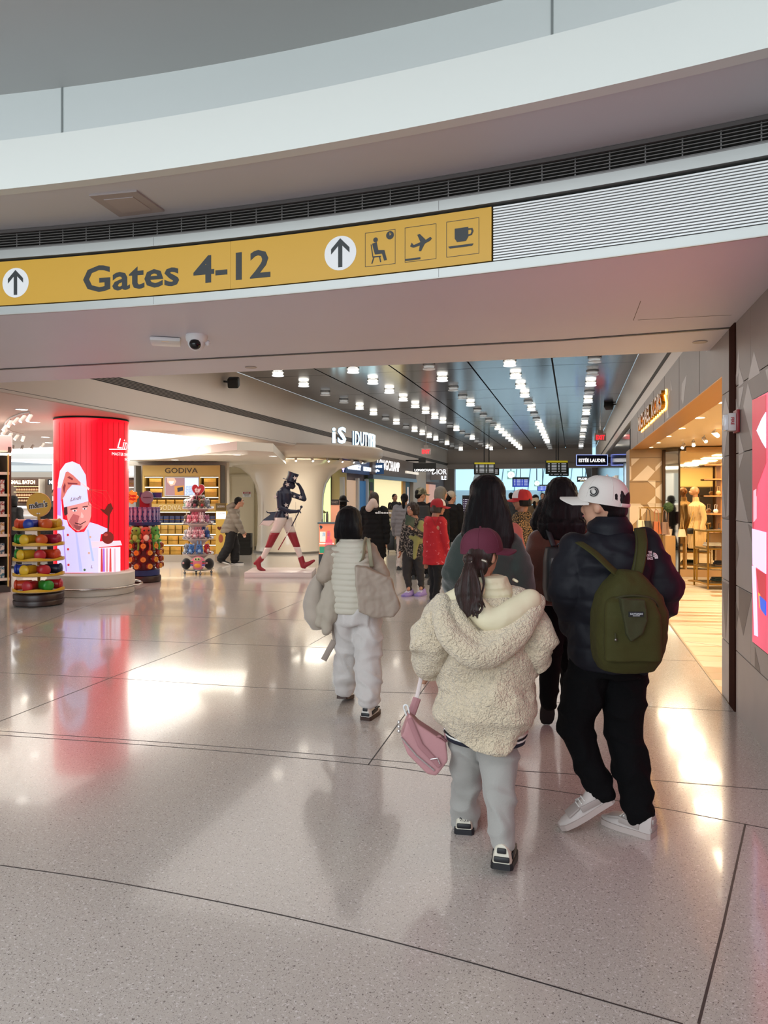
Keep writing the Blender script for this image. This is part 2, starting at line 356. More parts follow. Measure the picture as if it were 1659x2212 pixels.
# ---- gate sign
YEL = M('cf9f2b', .42); INK = M('262b2e', .5); WHT = M('e9eaec', .45)
pe = phx(1062, RF)
sg = thing('gate_sign', 'long curved yellow overhead sign reading Gates 4-12', 'sign', A(RF, -.06, 2.955)); sl = Vector(sg.location)
pj = phx(499, RF)
arcl(RF - .006, RF + .02, 2.957, 3.268, 'sign_panel', YEL, PH0, pj - .00008, 40, sg); arcl(RF - .006, RF + .02, 2.957, 3.268, 'sign_panel', YEL, pj, pe, 40, sg)
def onsign(px, z, h=.0): p = A(RF - .006 - h, phx(px, RF - .006), z); return p - sl
def signmap(pc, zc):
    """map flat artwork (metres, centred) on to the curved sign; pc is the ring angle of its centre"""
    return lambda u, v, h: A(RF - .006 - h, pc + u / RF, zc + v) - sl
def zpx(px, py):
    a = (px - CX) / FPX; p = phx(px, RF); v = A(RF, p, 0); d = v.dot(FV); return EYE - (py - HZ) / FPX * d
ZC = 3.1125
def signtext(s, pxa, pxb, h, zc, m, name, bold=0.02):
    pa, pb = phx(pxa, RF), phx(pxb, RF); me = textmesh(s, h, .002, bold, width=(pb - pa) * RF)
    fn = signmap((pa + pb) / 2, zc)
    for v in me.vertices: v.co = fn(v.co.x, v.co.y, max(v.co.z, 0))
    return link(me, name, m, sg)
signtext('Gates', 181, 388, .178, ZC - .01, INK, 'lettering'); signtext('4-12', 419, 585, .178, ZC - .01, INK, 'lettering')
def sart(polys, pc, zc, m, name, h=.002):
    me = None
    for pl in polys:
        d = decal(pl, signmap(pc, zc), None, h); me = d if me is None else joinmesh(me, d)
    return link(me, name, m, sg)
ARW = [(-.014, -.088), (.014, -.088), (.014, .045), (.062, -.003), (.062, .030), (0, .092), (-.062, .030), (-.062, -.003), (-.014, .045)]
for px, s in ((35, .98), (736, 1.0)):
    pc = phx(px, RF); sart([ell(0, 0, .107 * s, .107 * s, 40)], pc, ZC, WHT, 'arrow_disc', .001); sart([[(x * s, y * s) for x, y in ARW]], pc, ZC, INK, 'arrow', .0025)
def frame(w, h, t): return [[(-w, -h), (w, -h), (w, -h + t), (-w, -h + t)], [(-w, h - t), (w, h - t), (w, h), (-w, h)], [(-w, -h), (-w + t, -h), (-w + t, h), (-w, h)], [(w - t, -h), (w, -h), (w, h), (w - t, h)]]
HS = .103
seat_i = [ell(-.030, .055, .015, .015, 14), [(-.052, .034), (-.022, .040), (-.012, -.010), (.028, -.014), (.044, -.075), (.026, -.078), (.012, -.034), (-.034, -.034), (-.044, .0)], [(-.062, .03), (-.056, .03), (-.045, -.044), (.006, -.046), (.006, -.052), (-.05, -.052)], [(-.045, -.05), (-.037, -.05), (-.05, -.088), (-.058, -.088)], [(-.008, -.05), (0, -.05), (.008, -.085), (0, -.085)]]
clock_i = [ell(.064, .072, .025, .025, 22)]
plane_i = [[(-.065, -.012), (-.055, .010), (-.042, -.006), (.0, .006), (-.020, .052), (-.004, .056), (.034, .016), (.062, .030), (.072, .020), (.062, .008), (.028, -.006), (.004, -.048), (-.010, -.046), (-.004, -.014), (-.045, -.022)]]
cup_i = [[(-.048, .058), (.034, .058), (.034, .0), (.02, -.022), (-.034, -.022), (-.048, 0)], [(-.088, -.042), (.066, -.042), (.058, -.055), (-.078, -.055)], ell(.044, .03, .026, .024, 16)[:9] + [(.03, .018), (.044, .018), (.056, .03), (.044, .042), (.03, .042)] if 0 else [(.034, .050), (.060, .048), (.066, .03), (.056, .008), (.034, .004), (.034, .014), (.048, .016), (.054, .03), (.050, .040), (.034, .040)]]
for px, art, nm in ((822, seat_i, 'waiting_room_symbol'), (909, plane_i, 'airplane_symbol'), (1000, cup_i, 'cup_symbol')):
    pc = phx(px, RF); sart(frame(HS * .96, HS * 1.02, .0028), pc, ZC, INK, 'symbol_frame', .0015); sart(art, pc, ZC, INK, nm, .002)
    if px == 822: sart(clock_i, pc, ZC, INK, 'clock_symbol', .002); sart([[(.062, .070), (.066, .070), (.066, .088), (.062, .088)], [(.064, .070), (.074, .078), (.072, .081), (.062, .074)]], pc, ZC, YEL, 'clock_hands', .003)
    if px == 909: sart([[(-.096, -.096), (.0, -.096), (.0, -.084), (-.096, -.084)]], pc, ZC, INK, 'runway_symbol', .002)
# ribbed white metal infill to the right of the sign
rp = thing('ribbed_panel', 'white horizontally ribbed metal infill beside the yellow gate sign', 'panel', A(RF, pe, 2.95))
RIB = M('e3e6e6', .35, .1); arcl(RF + .012, RF + .03, 2.953, 3.272, 'panel_back', M('6f6a69', .6), pe + .0006, PH1, 24, rp)
for k in range(20):
    z = 2.957 + k * .0158; arcl(RF - .002, RF + .013, z, z + .0092, 'slat', RIB, pe + .0006, PH1, 24, rp)
# ---- lower soffit, groove
sp = [(A(16.97, PH0 + (PH1 - PH0) * i / 48, 0).x, A(16.97, PH0 + (PH1 - PH0) * i / 48, 0).y) for i in range(49)]
sof = struct(B().prism(sp + [(1.17, 7.07), (-14, 7.07)], 2.89, 2.935).build('ceiling_entrance', M('dfdce6', .5, var=.015, vscale=1)))
sp2 = [(A(17.42, PH0 + (PH1 - PH0) * i / 48, 0).x, A(17.42, PH0 + (PH1 - PH0) * i / 48, 0).y) for i in range(49)]
struct(B().prism(sp2 + [(1.17, 7.07), (-14, 7.07)], 2.94, 4.7).build('wall_bulkhead', PINKISH))
strip([Vector((-14, 6.34, 0)), Vector((-4, 6.31, 0)), Vector((-.1, 6.28, 0)), Vector((1.17, 6.14, 0))], .035, 2.884, 2.8895, GROOVE, 'shadow_groove', sof)
strip([Vector((-14, 6.37, 0)), Vector((-4, 6.34, 0)), Vector((-.1, 6.31, 0)), Vector((1.17, 6.17, 0))], .012, 2.883, 2.8897, M('d8cfc8', .4), 'groove_lip', sof)
for px, py in ((1512, 738), (542, 793)):
    c = P(px, py, 1.29 * FPX / (HZ - py)); B().lathe([(.055, 0), (.06, -.004), (.058, -.006), (.0, -.006)], (c.x, c.y, 2.889), 20).build('sensor_ring', M('bdb2aa', .5), sof)
for a_, b_ in (((1384, 650), (1368, 692)), ((1378, 691), (1580, 680))):
    strip([P(*a_, 1.29 * FPX / (HZ - a_[1])), P(*b_, 1.29 * FPX / (HZ - b_[1]))], .004, 2.8885, 2.8895, GROOVE, 'hatch_crack', sof)
# wifi point and dome camera on the soffit
def soff(px, py): return P(px, py, 1.29 * FPX / (HZ - py))
c = soff(358, 733); t = thing('wifi_access_point', 'flat white wireless access point under the entrance soffit', 'access point', (c.x, c.y, 2.89), TH + .25)
B().box((0, 0, -.02), (.24, .24, .035), bev=.014).build('housing', WHT, t, 30); B().box((0, -.09, -.0385), (.06, .006, .002)).build('status_strip', M('c9a26a', .5, emit=.3), t)
c = soff(425, 724); t = thing('dome_camera', 'white dome security camera with black lens under the soffit', 'camera', (c.x, c.y, 2.89), TH)
B().lathe([(.085, 0), (.088, -.02), (.08, -.05), (.07, -.06)], n=28).build('camera_base', WHT, t, 40); B().ball((0, -.01, -.065), (.068, .068, .065), 20).build('camera_ball', WHT, t, True)
B().ball((0, -.045, -.08), (.048, .048, .045), 18).build('lens_window', M('0a0a0c', .08), t, True); B().ball((.08, .02, -.06), .025, 10).build('cable_boss', WHT, t, True)
# ---- hall shell
XL, XR, ZT, YE = -6.83, 1.17, 4.2, 41.3
FAS = M('ddd3ca', .4, var=.02, vscale=1)
wl = struct(B().box((XL - .075, (7.07 + YE) / 2, 3.545), (.15, YE - 7.07, 1.31)).build('wall_left', FAS))
for k in range(5): B().box((XL + .003, (8.6 + YE) / 2, 3.335 + k * .022), (.012, YE - 8.6, .008)).build('slat', M('8a827c', .5), wl)
B().box((XL + .0015, (8.6 + YE) / 2, 3.38), (.006, YE - 8.6, .13)).build('vent_slot', M('2b2928', .7), wl)
strip([Vector((XL + .001, 7.1, 0)), Vector((XL + .001, YE, 0))], .004, 2.925, 2.93, GROOVE, 'shadow_groove', wl)
wr = struct(B().box((XR + .15, (7.0 + YE) / 2, 3.7), (.3, YE - 7.0, 1.02)).build('wall_right_upper', FAS)); wr.name = 'wall_right_fascia'
B().box((XR - .002, (8.0 + YE) / 2, 3.40), (.006, YE - 8.0, .07)).build('vent_slot', M('3a3735', .7), wr)
# metal ceiling of separate panels
mc = struct(B().box(((XL + XR) / 2, (7.1 + YE) / 2, ZT + .12), (XR - XL, YE - 7.1, .1)).build('ceiling_metal', M('1a1a1b', .6)))
MP = M('8d9094', .16, 1.0, bump=.08, bscale=2.2)
X0s = [XL, -5.12, -3.55, -1.98, -.39, XR]; random.seed(3)
pmesh = {}
for i in range(5):
    w = X0s[i + 1] - X0s[i] - .035; b = B().box((0, 0, 0), (w, 1.515, .03)); pmesh[i] = b.mesh('panel')
for j in range(22):
    y = 8.22 + j * 1.53
    for i in range(5):
        o = link(pmesh[i], 'panel', MP, mc, loc=((X0s[i] + X0s[i + 1]) / 2, y, ZT + .02 + random.uniform(-.002, .002)), rot=(random.uniform(-.002, .002), random.uniform(-.0015, .0015), 0))
# downlights: glass ring below a small rim, one per panel
HOT = M('fff4e0', .3, emit=6); COOLD = M('b5b5b2', .2, .2, emit=.35); GL = M('e8e8ea', .1, trans=.6)  # COOLD: faint glow put into switched-off lamps so they read as pale rings
def downlight(lit):
    t = thing('downlight', 'round glass-ring downlight in the metal ceiling, ' + ('switched on' if lit else 'switched off'), 'light', group='lit ring downlights in the metal ceiling' if lit else 'unlit ring downlights in the metal ceiling')
    B().lathe([(.12, 0), (.13, -.005), (.13, -.015), (.115, -.015), (.11, 0)], n=20, cap=False).build('rim', M('a9a9aa', .3, .5), t, 40)
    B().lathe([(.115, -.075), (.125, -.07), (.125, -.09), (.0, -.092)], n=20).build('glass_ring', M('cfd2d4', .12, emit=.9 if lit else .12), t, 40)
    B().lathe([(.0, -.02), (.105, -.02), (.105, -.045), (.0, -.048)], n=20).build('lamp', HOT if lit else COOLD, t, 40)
    B().tube([(0, 0, 0), (0, 0, -.08)], .006, 6).build('stem', CHROME, t)
    return t
dl = {True: downlight(True), False: downlight(False)}; used = {True: 0, False: 0}
dim = {(0, 6), (0, 7), (0, 10), (2, 4), (2, 6), (2, 7), (2, 9), (2, 10), (2, 11), (3, 8), (3, 10), (3, 11), (1, 18), (4, 4)}
for j in range(4, 22):
    for i in range(5):
        lit = (i, j) not in dim and not (i == 4 and j % 2 == 1) and not (j > 11 and random.random() < .35)
        xy = ((X0s[i] + X0s[i + 1]) / 2, 8.22 + j * 1.53 + .1, ZT)
        if used[lit]: o_ = copy_tree(dl[lit], None, xy)
        else: o_ = dl[lit]; o_.location = xy; used[lit] = 1
        o_['label'] = 'ring downlight %s, %s row from the entrance, %s column from the left wall' % ('switched on' if lit else 'switched off', ORD[j - 4], ORD[i])
# end wall beam with the opening to the gate hall
ew = struct(B().box((-9, YE + .3, 3.68), (20, .6, 1.1)).build('wall_back', M('c9c2bc', .6)))
B().box((-3, YE - .15, 3.25), (9, .3, .24)).build('beam_step', M('bdb6b0', .6), ew)
struct(B().box((XL - .2, YE + .3, 1.57), (1.1, .6, 3.14)).build('wall_back_left', M('a39c96', .6)))
struct(B().box((XR + .3, YE + .3, 1.57), (1.0, .6, 3.14)).build('wall_back_right', M('8a8480', .6)))
# right side: near tiled wall, post, pier, header
TAU = M('8d817a', .45, var=.04, vscale=3); LT = M('b9b1ad', .4, var=.04, vscale=4)
nw = struct(B().box((XR + .17, 1.0, 1.45), (.3, 9.94, 2.9)).build('wall_right', M('4c4643', .6)))
rows = [(0, .455), (.462, .937), (.944, 1.417), (1.424, 1.912), (1.919, 2.41), (2.417, 2.888)]
for r, (z0, z1) in enumerate(rows):
    y = 5.965
    while y > 2.2:
        w = .94 if (r % 2 == 0 or y < 5.9) else .47
        B().box((XR + .012, y - w / 2, (z0 + z1) / 2), (.024, w - .004, z1 - z0)).build('tile', LT if r < 3 else TAU, nw); y -= w
def wtile(pxs, m, parent, X=XR):
    b = B(); pts = [onX(px, py, X) for px, py in pxs]; b.prism([(p.y, p.z) for p in pts], X - .0015, X + .01, lambda y, z, h: Vector((h, y, z))); return b.build('tile', m, parent)
for T in ([(1629, 759), (1616, 823), (1642, 806)], [(1616, 827), (1606, 878), (1626, 956), (1626, 868)], [(1596, 789), (1607, 827), (1596, 836)],
          [(1596, 839), (1607, 834), (1597, 886)], [(1596, 753), (1590, 812), (1590, 830), (1597, 800)], [(1590, 862), (1596, 888), (1590, 930)], [(1597, 936), (1607, 976), (1596, 981)],
          [(1596, 983), (1607, 979), (1597, 1012)], [(1597, 1037), (1616, 1128), (1590, 1124)], [(1654, 800), (1659, 822), (1659, 796)]): wtile(T, LT, nw)
for T in ([(1596, 1269), (1624, 1285), (1606, 1373), (1596, 1326)], [(1631, 1398), (1643, 1453), (1631, 1441)], [(1590, 1150), (1597, 1190), (1590, 1230)], [(1590, 1300), (1596, 1325), (1590, 1360)], [(1616, 1132), (1626, 1180), (1626, 1140)]): wtile(T, TAU, nw)
struct(B().box((XR + .1, 6.07, 1.445), (.22, .2, 2.89)).build('trim_5', M('3b211a', .95, spec=.05)))
pier = struct(B().box((XR + .16, 6.325, 1.445), (.31, .31, 2.89)).build('wall_right_jamb', TAU))
for z0, z1 in rows: B().box((XR + .002, 6.325, (z0 + z1) / 2), (.012, .306, z1 - z0)).build('tile', TAU if z0 > 1.3 else LT, pier)
for T in ([(1567, 857), (1576, 892), (1562, 1010), (1560, 905)], [(1575, 1010), (1576, 1112), (1569, 1117)], [(1560, 1040), (1567, 1117), (1560, 1117)]): wtile(T, LT, pier, XR - .004)
for T in ([(1560, 1255), (1574, 1262), (1568, 1378)],): wtile(T, TAU, pier, XR - .004)
hd = struct(B().box((XR + .15, (6.2 + 16.2) / 2 + .15, 2.8825), (.3, 10.0, .615)).build('wall_right_header', TAU)); hd['label'] = 'taupe tiled header over the shop opening'
for T in ([(1484, 808), (1473, 830), (1472, 862), (1476, 874)], [(1449, 820), (1452, 842), (1449, 846)], [(1448, 842), (1444, 868), (1443, 850)], [(1441, 870), (1445, 900), (1440, 905)], [(1529, 750), (1536, 752), (1526, 760)]): wtile(T, LT, hd, XR)
for k in range(7): B().box((XR - .0005, 7.6 + k * 1.4, 2.88), (.003, .006, .61)).build('tile_joint', M('5d544f', .6), hd)
B().box((XR + .15, 11.3, 2.572), (.3, 9.7, .012)).build('brass_soffit_edge', M('c08a45', .35, .6), hd)
# ================================================================ left side: chocolate shop, canopy, statue
def V3(x, y, z=0): return Vector((x, y, z))
class Fr:
    """frame of an object that faces the camera's way, at depth d under column px"""
    def __init__(s, px, d): s.px, s.d = px, d; s.loc = W((px - CX) / FPX * d, d, 0)
    def x(s, px): return (px - s.px) / FPX * s.d
    def z(s, py): return EYE - (py - HZ) / FPX * s.d
def cbox(fr, b, x0, x1, y0, y1, ya, yb, bev=0):
    """box by photo columns x0..x1, rows y0..y1 and local depth ya..yb"""
    return b.box(((fr.x(x0) + fr.x(x1)) / 2, (ya + yb) / 2, (fr.z(y0) + fr.z(y1)) / 2), (abs(fr.x(x1) - fr.x(x0)), abs(yb - ya), abs(fr.z(y0) - fr.z(y1))), bev=bev)
CREAM = M('cfc6b8', .55); CREAM2 = M('c2b49c', .55)
def onZ(px, py, z): return P(px, py, (z - EYE) * FPX / (HZ - py))
pl = [(-6.84, 7.07), (-6.84, 19.5)] + [(onZ(a, b, 2.88).x, onZ(a, b, 2.88).y) for a, b in ((524, 959), (480, 953), (430, 946), (370, 938), (320, 932), (275, 928), (200, 945), (123, 965), (60, 968), (0, 971), (-200, 985))] + [(-27, 7.07)]
cl = struct(B().prism(pl, 2.88, 3.1).build('ceiling_chocolate_shop', M('cdb9ae', .5)))
pl2 = [(onZ(a, b, 2.46).x, onZ(a, b, 2.46).y) for a, b in ((590, 976), (555, 974), (512, 972), (456, 978), (400, 986), (343, 992), (274, 994))]
fc2 = struct(B().prism([tuple(W(-2.8, 22).xy)] + pl2 + [tuple(W(-6.7, 24).xy)], 2.46, 2.62).build('ceiling_back_shop', M('e2dccf', .5)))
struct(B().box((-18, 22, 3.5), (22.3, 30, .1)).build('ceiling_luminous', M('e9f2f8', .6, emit=1.15)))
for k, (z0, z1, d) in enumerate(((2.66, 2.86, 22), (2.50, 2.72, 27))):
    B_ = B().box((0, 0, (z0 + z1) / 2), (9, .3, z1 - z0)); o = struct(B_.build('ceiling_band', M('d9dcda', .5), None, None, W(-12.5, d), (0, 0, TH)))
# back wall of the chocolate shop
bw = Fr(400, 18.7)
w = B(); cbox(bw, w, 255, 490, 985, 1218, 0, .3); struct(w.build('wall_chocolate_shop', CREAM, None, None, bw.loc, (0, 0, TH)))
f = Fr(520, 21.9); w = B(); cbox(f, w, 470, 600, 975, 1190, 0, .2); dw = struct(w.build('wall_service', M('d3c8a8', .5), None, None, f.loc, (0, 0, TH)))
w = B(); cbox(f, w, 499, 547, 1029, 1188, -.035, 0); wd_ = w.build('door_1', M('ddd3b8', .45), dw); 
for a, b_, c_, d_ in ((496, 499, 1025, 1188), (547, 550, 1025, 1188), (496, 550, 1025, 1029)): w = B(); cbox(f, w, a, b_, c_, d_, -.06, 0); w.build('door_frame', M('cfc5aa', .5), dw)
w = B(); cbox(f, w, 480, 590, 1180, 1189, -.04, 0); w.build('baseboard', M('8c8476', .5), dw)
t = thing('danger_sign', 'small red and white danger sign on the cream service door', 'sign', W((533 - CX) / FPX * 21.85, 21.85, f.z(1068)), TH)
B().box((0, 0, 0), (.24, .01, .16)).build('sign_plate', WHT, t); B().box((0, -.006, .045), (.22, .004, .05)).build('red_band', M('9b2a2e', .5), t)
text('lettering', 'DANGER', .03, WHT, t, (0, -.009, .045), width=.15); text('lettering', 'AREA CLOSED', .022, INK, t, (0, -.006, -.005), width=.17); text('lettering', 'KEEP OUT', .022, INK, t, (0, -.006, -.045), width=.13)
# ---- gold chocolate wall cabinet
GOLD = M('c4a860', .4, .15, var=.03); GOLDB = M('c69a42', .3, .4, var=.08, vscale=20); STRIPL = M('fff1cc', .4, emit=3.2)
f = Fr(398, 18.3); t = thing('display_cabinet', 'tall gold chocolate wall cabinet with GODIVA header and lit shelves', 'cabinet', f.loc, TH)
def cb(name, x0, x1, y0, y1, ya, yb, m, parent, fr, bev=0): b = B(); cbox(fr, b, x0, x1, y0, y1, ya, yb, bev); return b.build(name, m, parent)
cb('back_panel', 314, 480, 1029, 1198, .16, .22, M('5a3a24', .6), t, f)
cb('header', 314, 480, 1006, 1029, -.22, .2, GOLD, t, f); cb('side_panel', 480, 482, 1005, 1198, -.23, .22, M('1c1814', .4), t, f)
cb('side_panel', 314, 318, 1029, 1198, -.22, .2, GOLD, t, f); cb('side_panel', 476, 480, 1029, 1198, -.22, .2, GOLD, t, f)
cb('middle_band', 318, 476, 1088, 1103, -.24, .2, GOLD, t, f); cb('plinth', 314, 486, 1197, 1214, -.30, .2, M('a79f93', .4), t, f)
cb('divider', 357, 361, 1029, 1073, -.2, .2, GOLD, t, f); cb('divider', 434, 437, 1029, 1073, -.2, .2, GOLD, t, f)
text('lettering', 'GODIVA', .13, M('3b3226', .4), t, (f.x(397), -.222, f.z(1017)), width=.80, depth=.012)
text('lettering', 'GODIVA', .125, M('e9dcb0', .4), t, (f.x(373), -.242, f.z(1096)), width=.56, depth=.012)
for y in (1029.5, 1051, 1073, 1104, 1129, 1152, 1175): cb('shelf', 318, 476, y, y + 1.6, -.2, .18, M('d8c79a', .4), t, f); cb('shelf_light', 319, 475, y + 1.6, y + 2.6, -.19, -.15, STRIPL, t, f)
lb = cb('lightbox', 361, 434, 1031, 1072, -.21, .0, M('c9d4e6', .4), t, f)
def fart(fr, parent, poly, m, y, name='picture', h=.001):
    return link(decal([(fr.x(a), fr.z(b)) for a, b in poly], lambda u, v, hh: Vector((u, y - hh, v)), None, h), name, m, parent)
fart(f, lb, [(363, 1033), (404, 1033), (404, 1070), (363, 1070)], M('8f6f74', .5, emit=.55), -.211)
fart(f, lb, [(404, 1033), (433, 1033), (433, 1070), (404, 1070)], M('b3c9e8', .5, emit=.8), -.211)
fart(f, lb, [(366, 1033), (382, 1033), (386, 1040), (382, 1048), (374, 1050), (367, 1042)], M('d9a58f', .5, emit=.6), -.212)
fart(f, lb, [(370, 1040), (381, 1040), (378, 1046), (373, 1046)], M('f3e7e2', .5, emit=.6), -.2135); fart(f, lb, [(382, 1050), (403, 1049), (402, 1070), (383, 1070)], M('b5813f', .5, emit=.5), -.213)
fart(f, lb, [(388, 1054), (400, 1052), (401, 1060), (389, 1063)], M('28324a', .5), -.2145)
for k in range(6): text('lettering', 'GOLD CHOCOLATE' if k % 2 == 0 else 'GIFT WRAPPED', .028, M('4b5a86', .5), lb, (f.x(415 - (k % 2)), -.213, f.z(1051 + k * 3.4)), width=.2)
def gbox(w, d, h, m, lab, grp, name='chocolate_box', bow=True):
    t_ = thing(name, lab, 'box', (0, 0, 0), 0, grp)
    B().box((0, 0, h / 2), (w, d, h), bev=.008).build('carton', m, t_, 30); B().box((0, 0, h + .001), (w + .006, d + .006, .012), bev=.003).build('lid', m, t_)
    if bow: B().box((0, -d / 2 - .003, h / 2), (w + .004, .004, .014)).build('ribbon', M('8d6a22', .3, .4), t_)
    return t_
def place_row(proto, fr, xs, y, ylocal, first=[None]):
    for px in xs:
        l = fr.loc + RV * fr.x(px) + FV * ylocal; l = Vector((l.x, l.y, fr.z(y)))
        if proto.get('used'): c = copy_tree(proto, None, l, TH)
        else: c = proto; proto.location = l; proto.rotation_euler = (0, 0, TH); proto['used'] = 1; proto['base'] = proto['label']
        c['label'] = proto['base'] + ', ' + ORD[xs.index(px)] + ' from the left' + ('' if y != 1073 else ', lower row')
p = gbox(.30, .22, .19, GOLDB, 'large gold gift box on the cabinet\'s upper shelves', 'large gold gift boxes on the upper shelves')
place_row(p, f, (339, 456), 1051, -.02); place_row(p, f, (341, 458), 1073, -.02)
p = gbox(.19, .2, .09, GOLDB, 'gold chocolate box in the row above the GODIVA band', 'gold boxes above the middle band'); place_row(p, f, [334 + 19 * k for k in range(8)], 1088, -.06)
p = gbox(.125, .12, .16, M('26355f', .35, var=.3, vscale=30), 'dark blue gift box on the shelf under the GODIVA band', 'dark blue gift boxes', bow=True); place_row(p, f, [325 + 12.5 * k for k in range(12)], 1129, -.08)
p = gbox(.16, .2, .2, M('b59347', .35, .3), 'upright pale gold carton on the third shelf from the floor', 'upright gold cartons'); place_row(p, f, [328 + 15.5 * k for k in range(10)], 1152, -.06)
p = gbox(.24, .24, .2, GOLDB, 'wrapped gold box on the second shelf from the floor', 'wrapped gold boxes on the second lowest shelf'); place_row(p, f, [332 + 23 * k for k in range(7)], 1175, -.05)
p = gbox(.26, .24, .19, GOLDB, 'wrapped gold box on the lowest shelf of the gold cabinet', 'wrapped gold boxes on the lowest shelf'); place_row(p, f, [334 + 25 * k for k in range(6)], 1197, -.06)
# promo stand right of it
f = Fr(478, 17.8); t = thing('promotion_stand', 'slim gold GODIVA display stand beside the gold cabinet', 'stand', f.loc, TH)
cb('body', 467, 490, 1087, 1198, -.05, .1, M('c4a24a', .4, emit=.15), t, f); cb('header', 467, 490, 1087, 1103, -.06, -.05, M('6b5a2c', .5), t, f); cb('white_panel', 468.5, 489, 1105, 1121, -.06, -.05, M('f2f3f5', .5, emit=.7), t, f)
text('lettering', 'GODIVA', .05, WHT, t, (f.x(478.5), -.062, f.z(1094)), width=.18); text('lettering', 'GODIVA', .04, M('666666', .5), t, (f.x(479), -.062, f.z(1109)), width=.17)
heart = lambda cx, cy, s: [(cx + s * (16 * sin(a) ** 3) / 16, cy + s * (13 * cos(a) - 5 * cos(2 * a) - 2 * cos(3 * a) - cos(4 * a)) / 16) for a in [2 * pi * k / 28 for k in range(28)]]
link(decal(heart(f.x(475), f.z(1141), .055), lambda u, v, h: Vector((u, -.052 - h, v)), None, .004), 'chocolate_heart_picture', M('5a2a1c', .3), t)
link(decal(ell(f.x(478), f.z(1163), .055, .10), lambda u, v, h: Vector((u, -.052 - h, v)), None, .004), 'praline_picture', M('a8553a', .4), t)
cb('base', 466, 505, 1196, 1213, -.1, .14, M('9a8d7e', .4), t, f)
# stacked black shopping baskets
f = Fr(529, 20.3); p = None
def basket(lab):
    t_ = thing('shopping_basket', lab, 'basket', (0, 0, 0), TH, 'stacked black shopping baskets')
    BK = M('17181a', .45); b = B()
    for x, y, w_, d_ in ((0, -.14, .34, .008), (0, .14, .34, .008), (-.17, 0, .008, .28), (.17, 0, .008, .28)): b.box((x, y, .11), (w_, d_, .2))
    b.box((0, 0, .012), (.3, .26, .008)); b.build('basket_body', BK, t_); r = B()
    for x, y, w_, d_ in ((0, -.15, .37, .018), (0, .15, .37, .018), (-.18, 0, .018, .3), (.18, 0, .018, .3)): r.box((x, y, .21), (w_, d_, .014))
    r.build('rim', M('2a2b2d', .4), t_); return t_
for k in range(12):
    if k == 0: p = basket('black plastic shopping basket, lowest of the stack by the service door'); p.location = f.loc
    else: copy_tree(p, None, f.loc + Vector((0, 0, k * .0335)))['label'] = 'black plastic shopping basket, %s from the bottom of the stack by the service door' % ORD[k]
# loose boxes of the unit left of the gold cabinet (white sign ending in S)
f = Fr(285, 18.35); t = thing('shop_shelf_unit', 'white lit shelf unit left of the gold cabinet, seen behind the red column', 'shelf', f.loc, TH)
cb('side_panel', 295, 299, 1006, 1211, -.2, .2, M('9a9c9c', .4, .3), t, f); cb('back_panel', 266, 295, 1006, 1198, .1, .2, CREAM, t, f); cb('header', 270, 294, 1010, 1027, -.2, .1, M('dfe9f0', .4, emit=.8), t, f)
for y in (1030, 1052, 1074, 1100, 1126, 1152, 1178): cb('shelf', 268, 295, y, y + 2, -.2, .1, WHT, t, f)
text('lettering', 'S', .1, M('7f97ad', .5), t, (f.x(284), -.202, f.z(1018)))
t2 = gbox(.2, .16, .17, M('7d5138', .4, var=.3, vscale=25), 'brown chocolate carton on the white unit left of the gold cabinet', None); t2['label'] = 'brown chocolate carton on the white unit left of the gold cabinet'; t2.location = f.loc + RV * f.x(284) + Vector((0, 0, f.z(1052))); t2.rotation_euler = (0, 0, TH)
# ---- red LED column
f = Fr(198, 12.35); LC = f.loc; LR = .585
t = thing('screen_column', 'round column wrapped in a glowing red chocolate advertising screen', 'advertising column', LC); RED = M('e0061f', .35, emit=.8)
B().lathe([(LR, .372), (LR, 2.855)], n=72).build('led_screen', RED, t, 60)
B().lathe([(LR + .004, 2.85), (LR + .006, 2.865), (LR - .05, 2.88), (.0, 2.88)], n=64).build('top_ring', BLACKM, t, 40)
B().lathe([(LR + .095, .135), (LR + .1, .14), (LR + .1, .34), (LR + .07, .365), (LR + .002, .372), (LR + .002, .38)], n=72).build('plinth', M('d8cfc4', .4), t, 40)
B().lathe([(LR + .085, 0), (LR + .095, .01), (LR + .095, .12), (LR + .05, .138)], n=72).build('plinth_skirt', M('c9c0b6', .4), t, 40)
rl = B(); n = 72; rr = [[LC * 0 + Vector((cos(2 * pi * k / n) * (.80 + .018 * cos(a)), sin(2 * pi * k / n) * (.80 + .018 * cos(a)), .135 + .018 * sin(a))) for a in [2 * pi * j / 8 for j in range(8)]] for k in range(n)]
rl.rings(rr + [rr[0]], cap=False); rl.build('bumper_rail', M('b5afa8', .2, .95), t, True)
for a in range(6): rl = B(); q = Vector((cos(a * pi / 3), sin(a * pi / 3), 0)); rl.tube([q * .66 + Vector((0, 0, .125)), q * .8 + Vector((0, 0, .13))], .012); rl.build('rail_bracket', CHROME, t)
def cyl(px, py, h=0):
    """photo point -> the near surface of the column (local)"""
    a = (px - CX) / FPX; u = RV * a + FV; c = Vector((LC.x, LC.y, 0)); k = u.dot(u); b_ = -u.dot(c); q = c.dot(c) - (LR + .002 + h) ** 2
    disc = max(b_ * b_ - k * q, 0); s = (-b_ - sqrt(disc)) / k; v = u * s - c; v.z = EYE - (py - HZ) / FPX * s; return v
def cart(pts, col, name, h=.002, em=.6):
    poly = [(a / 4.423, -(850 + b_ / 4.423)) for a, b_ in pts]; poly = [(min(max(a, 123.6), 276), b_) for a, b_ in poly]
    link(decal(poly, lambda u, v, hh: cyl(u, -v, hh), 4, h), name, M(col, .5, emit=em), t)
for k in range(13): cart([(560 + k * 52, 275), (566 + k * 52, 275), (566 + k * 52, 1700), (560 + k * 52, 1700)], '9a0010', 'screen_image', .001)
WH = 'c9c4ee'
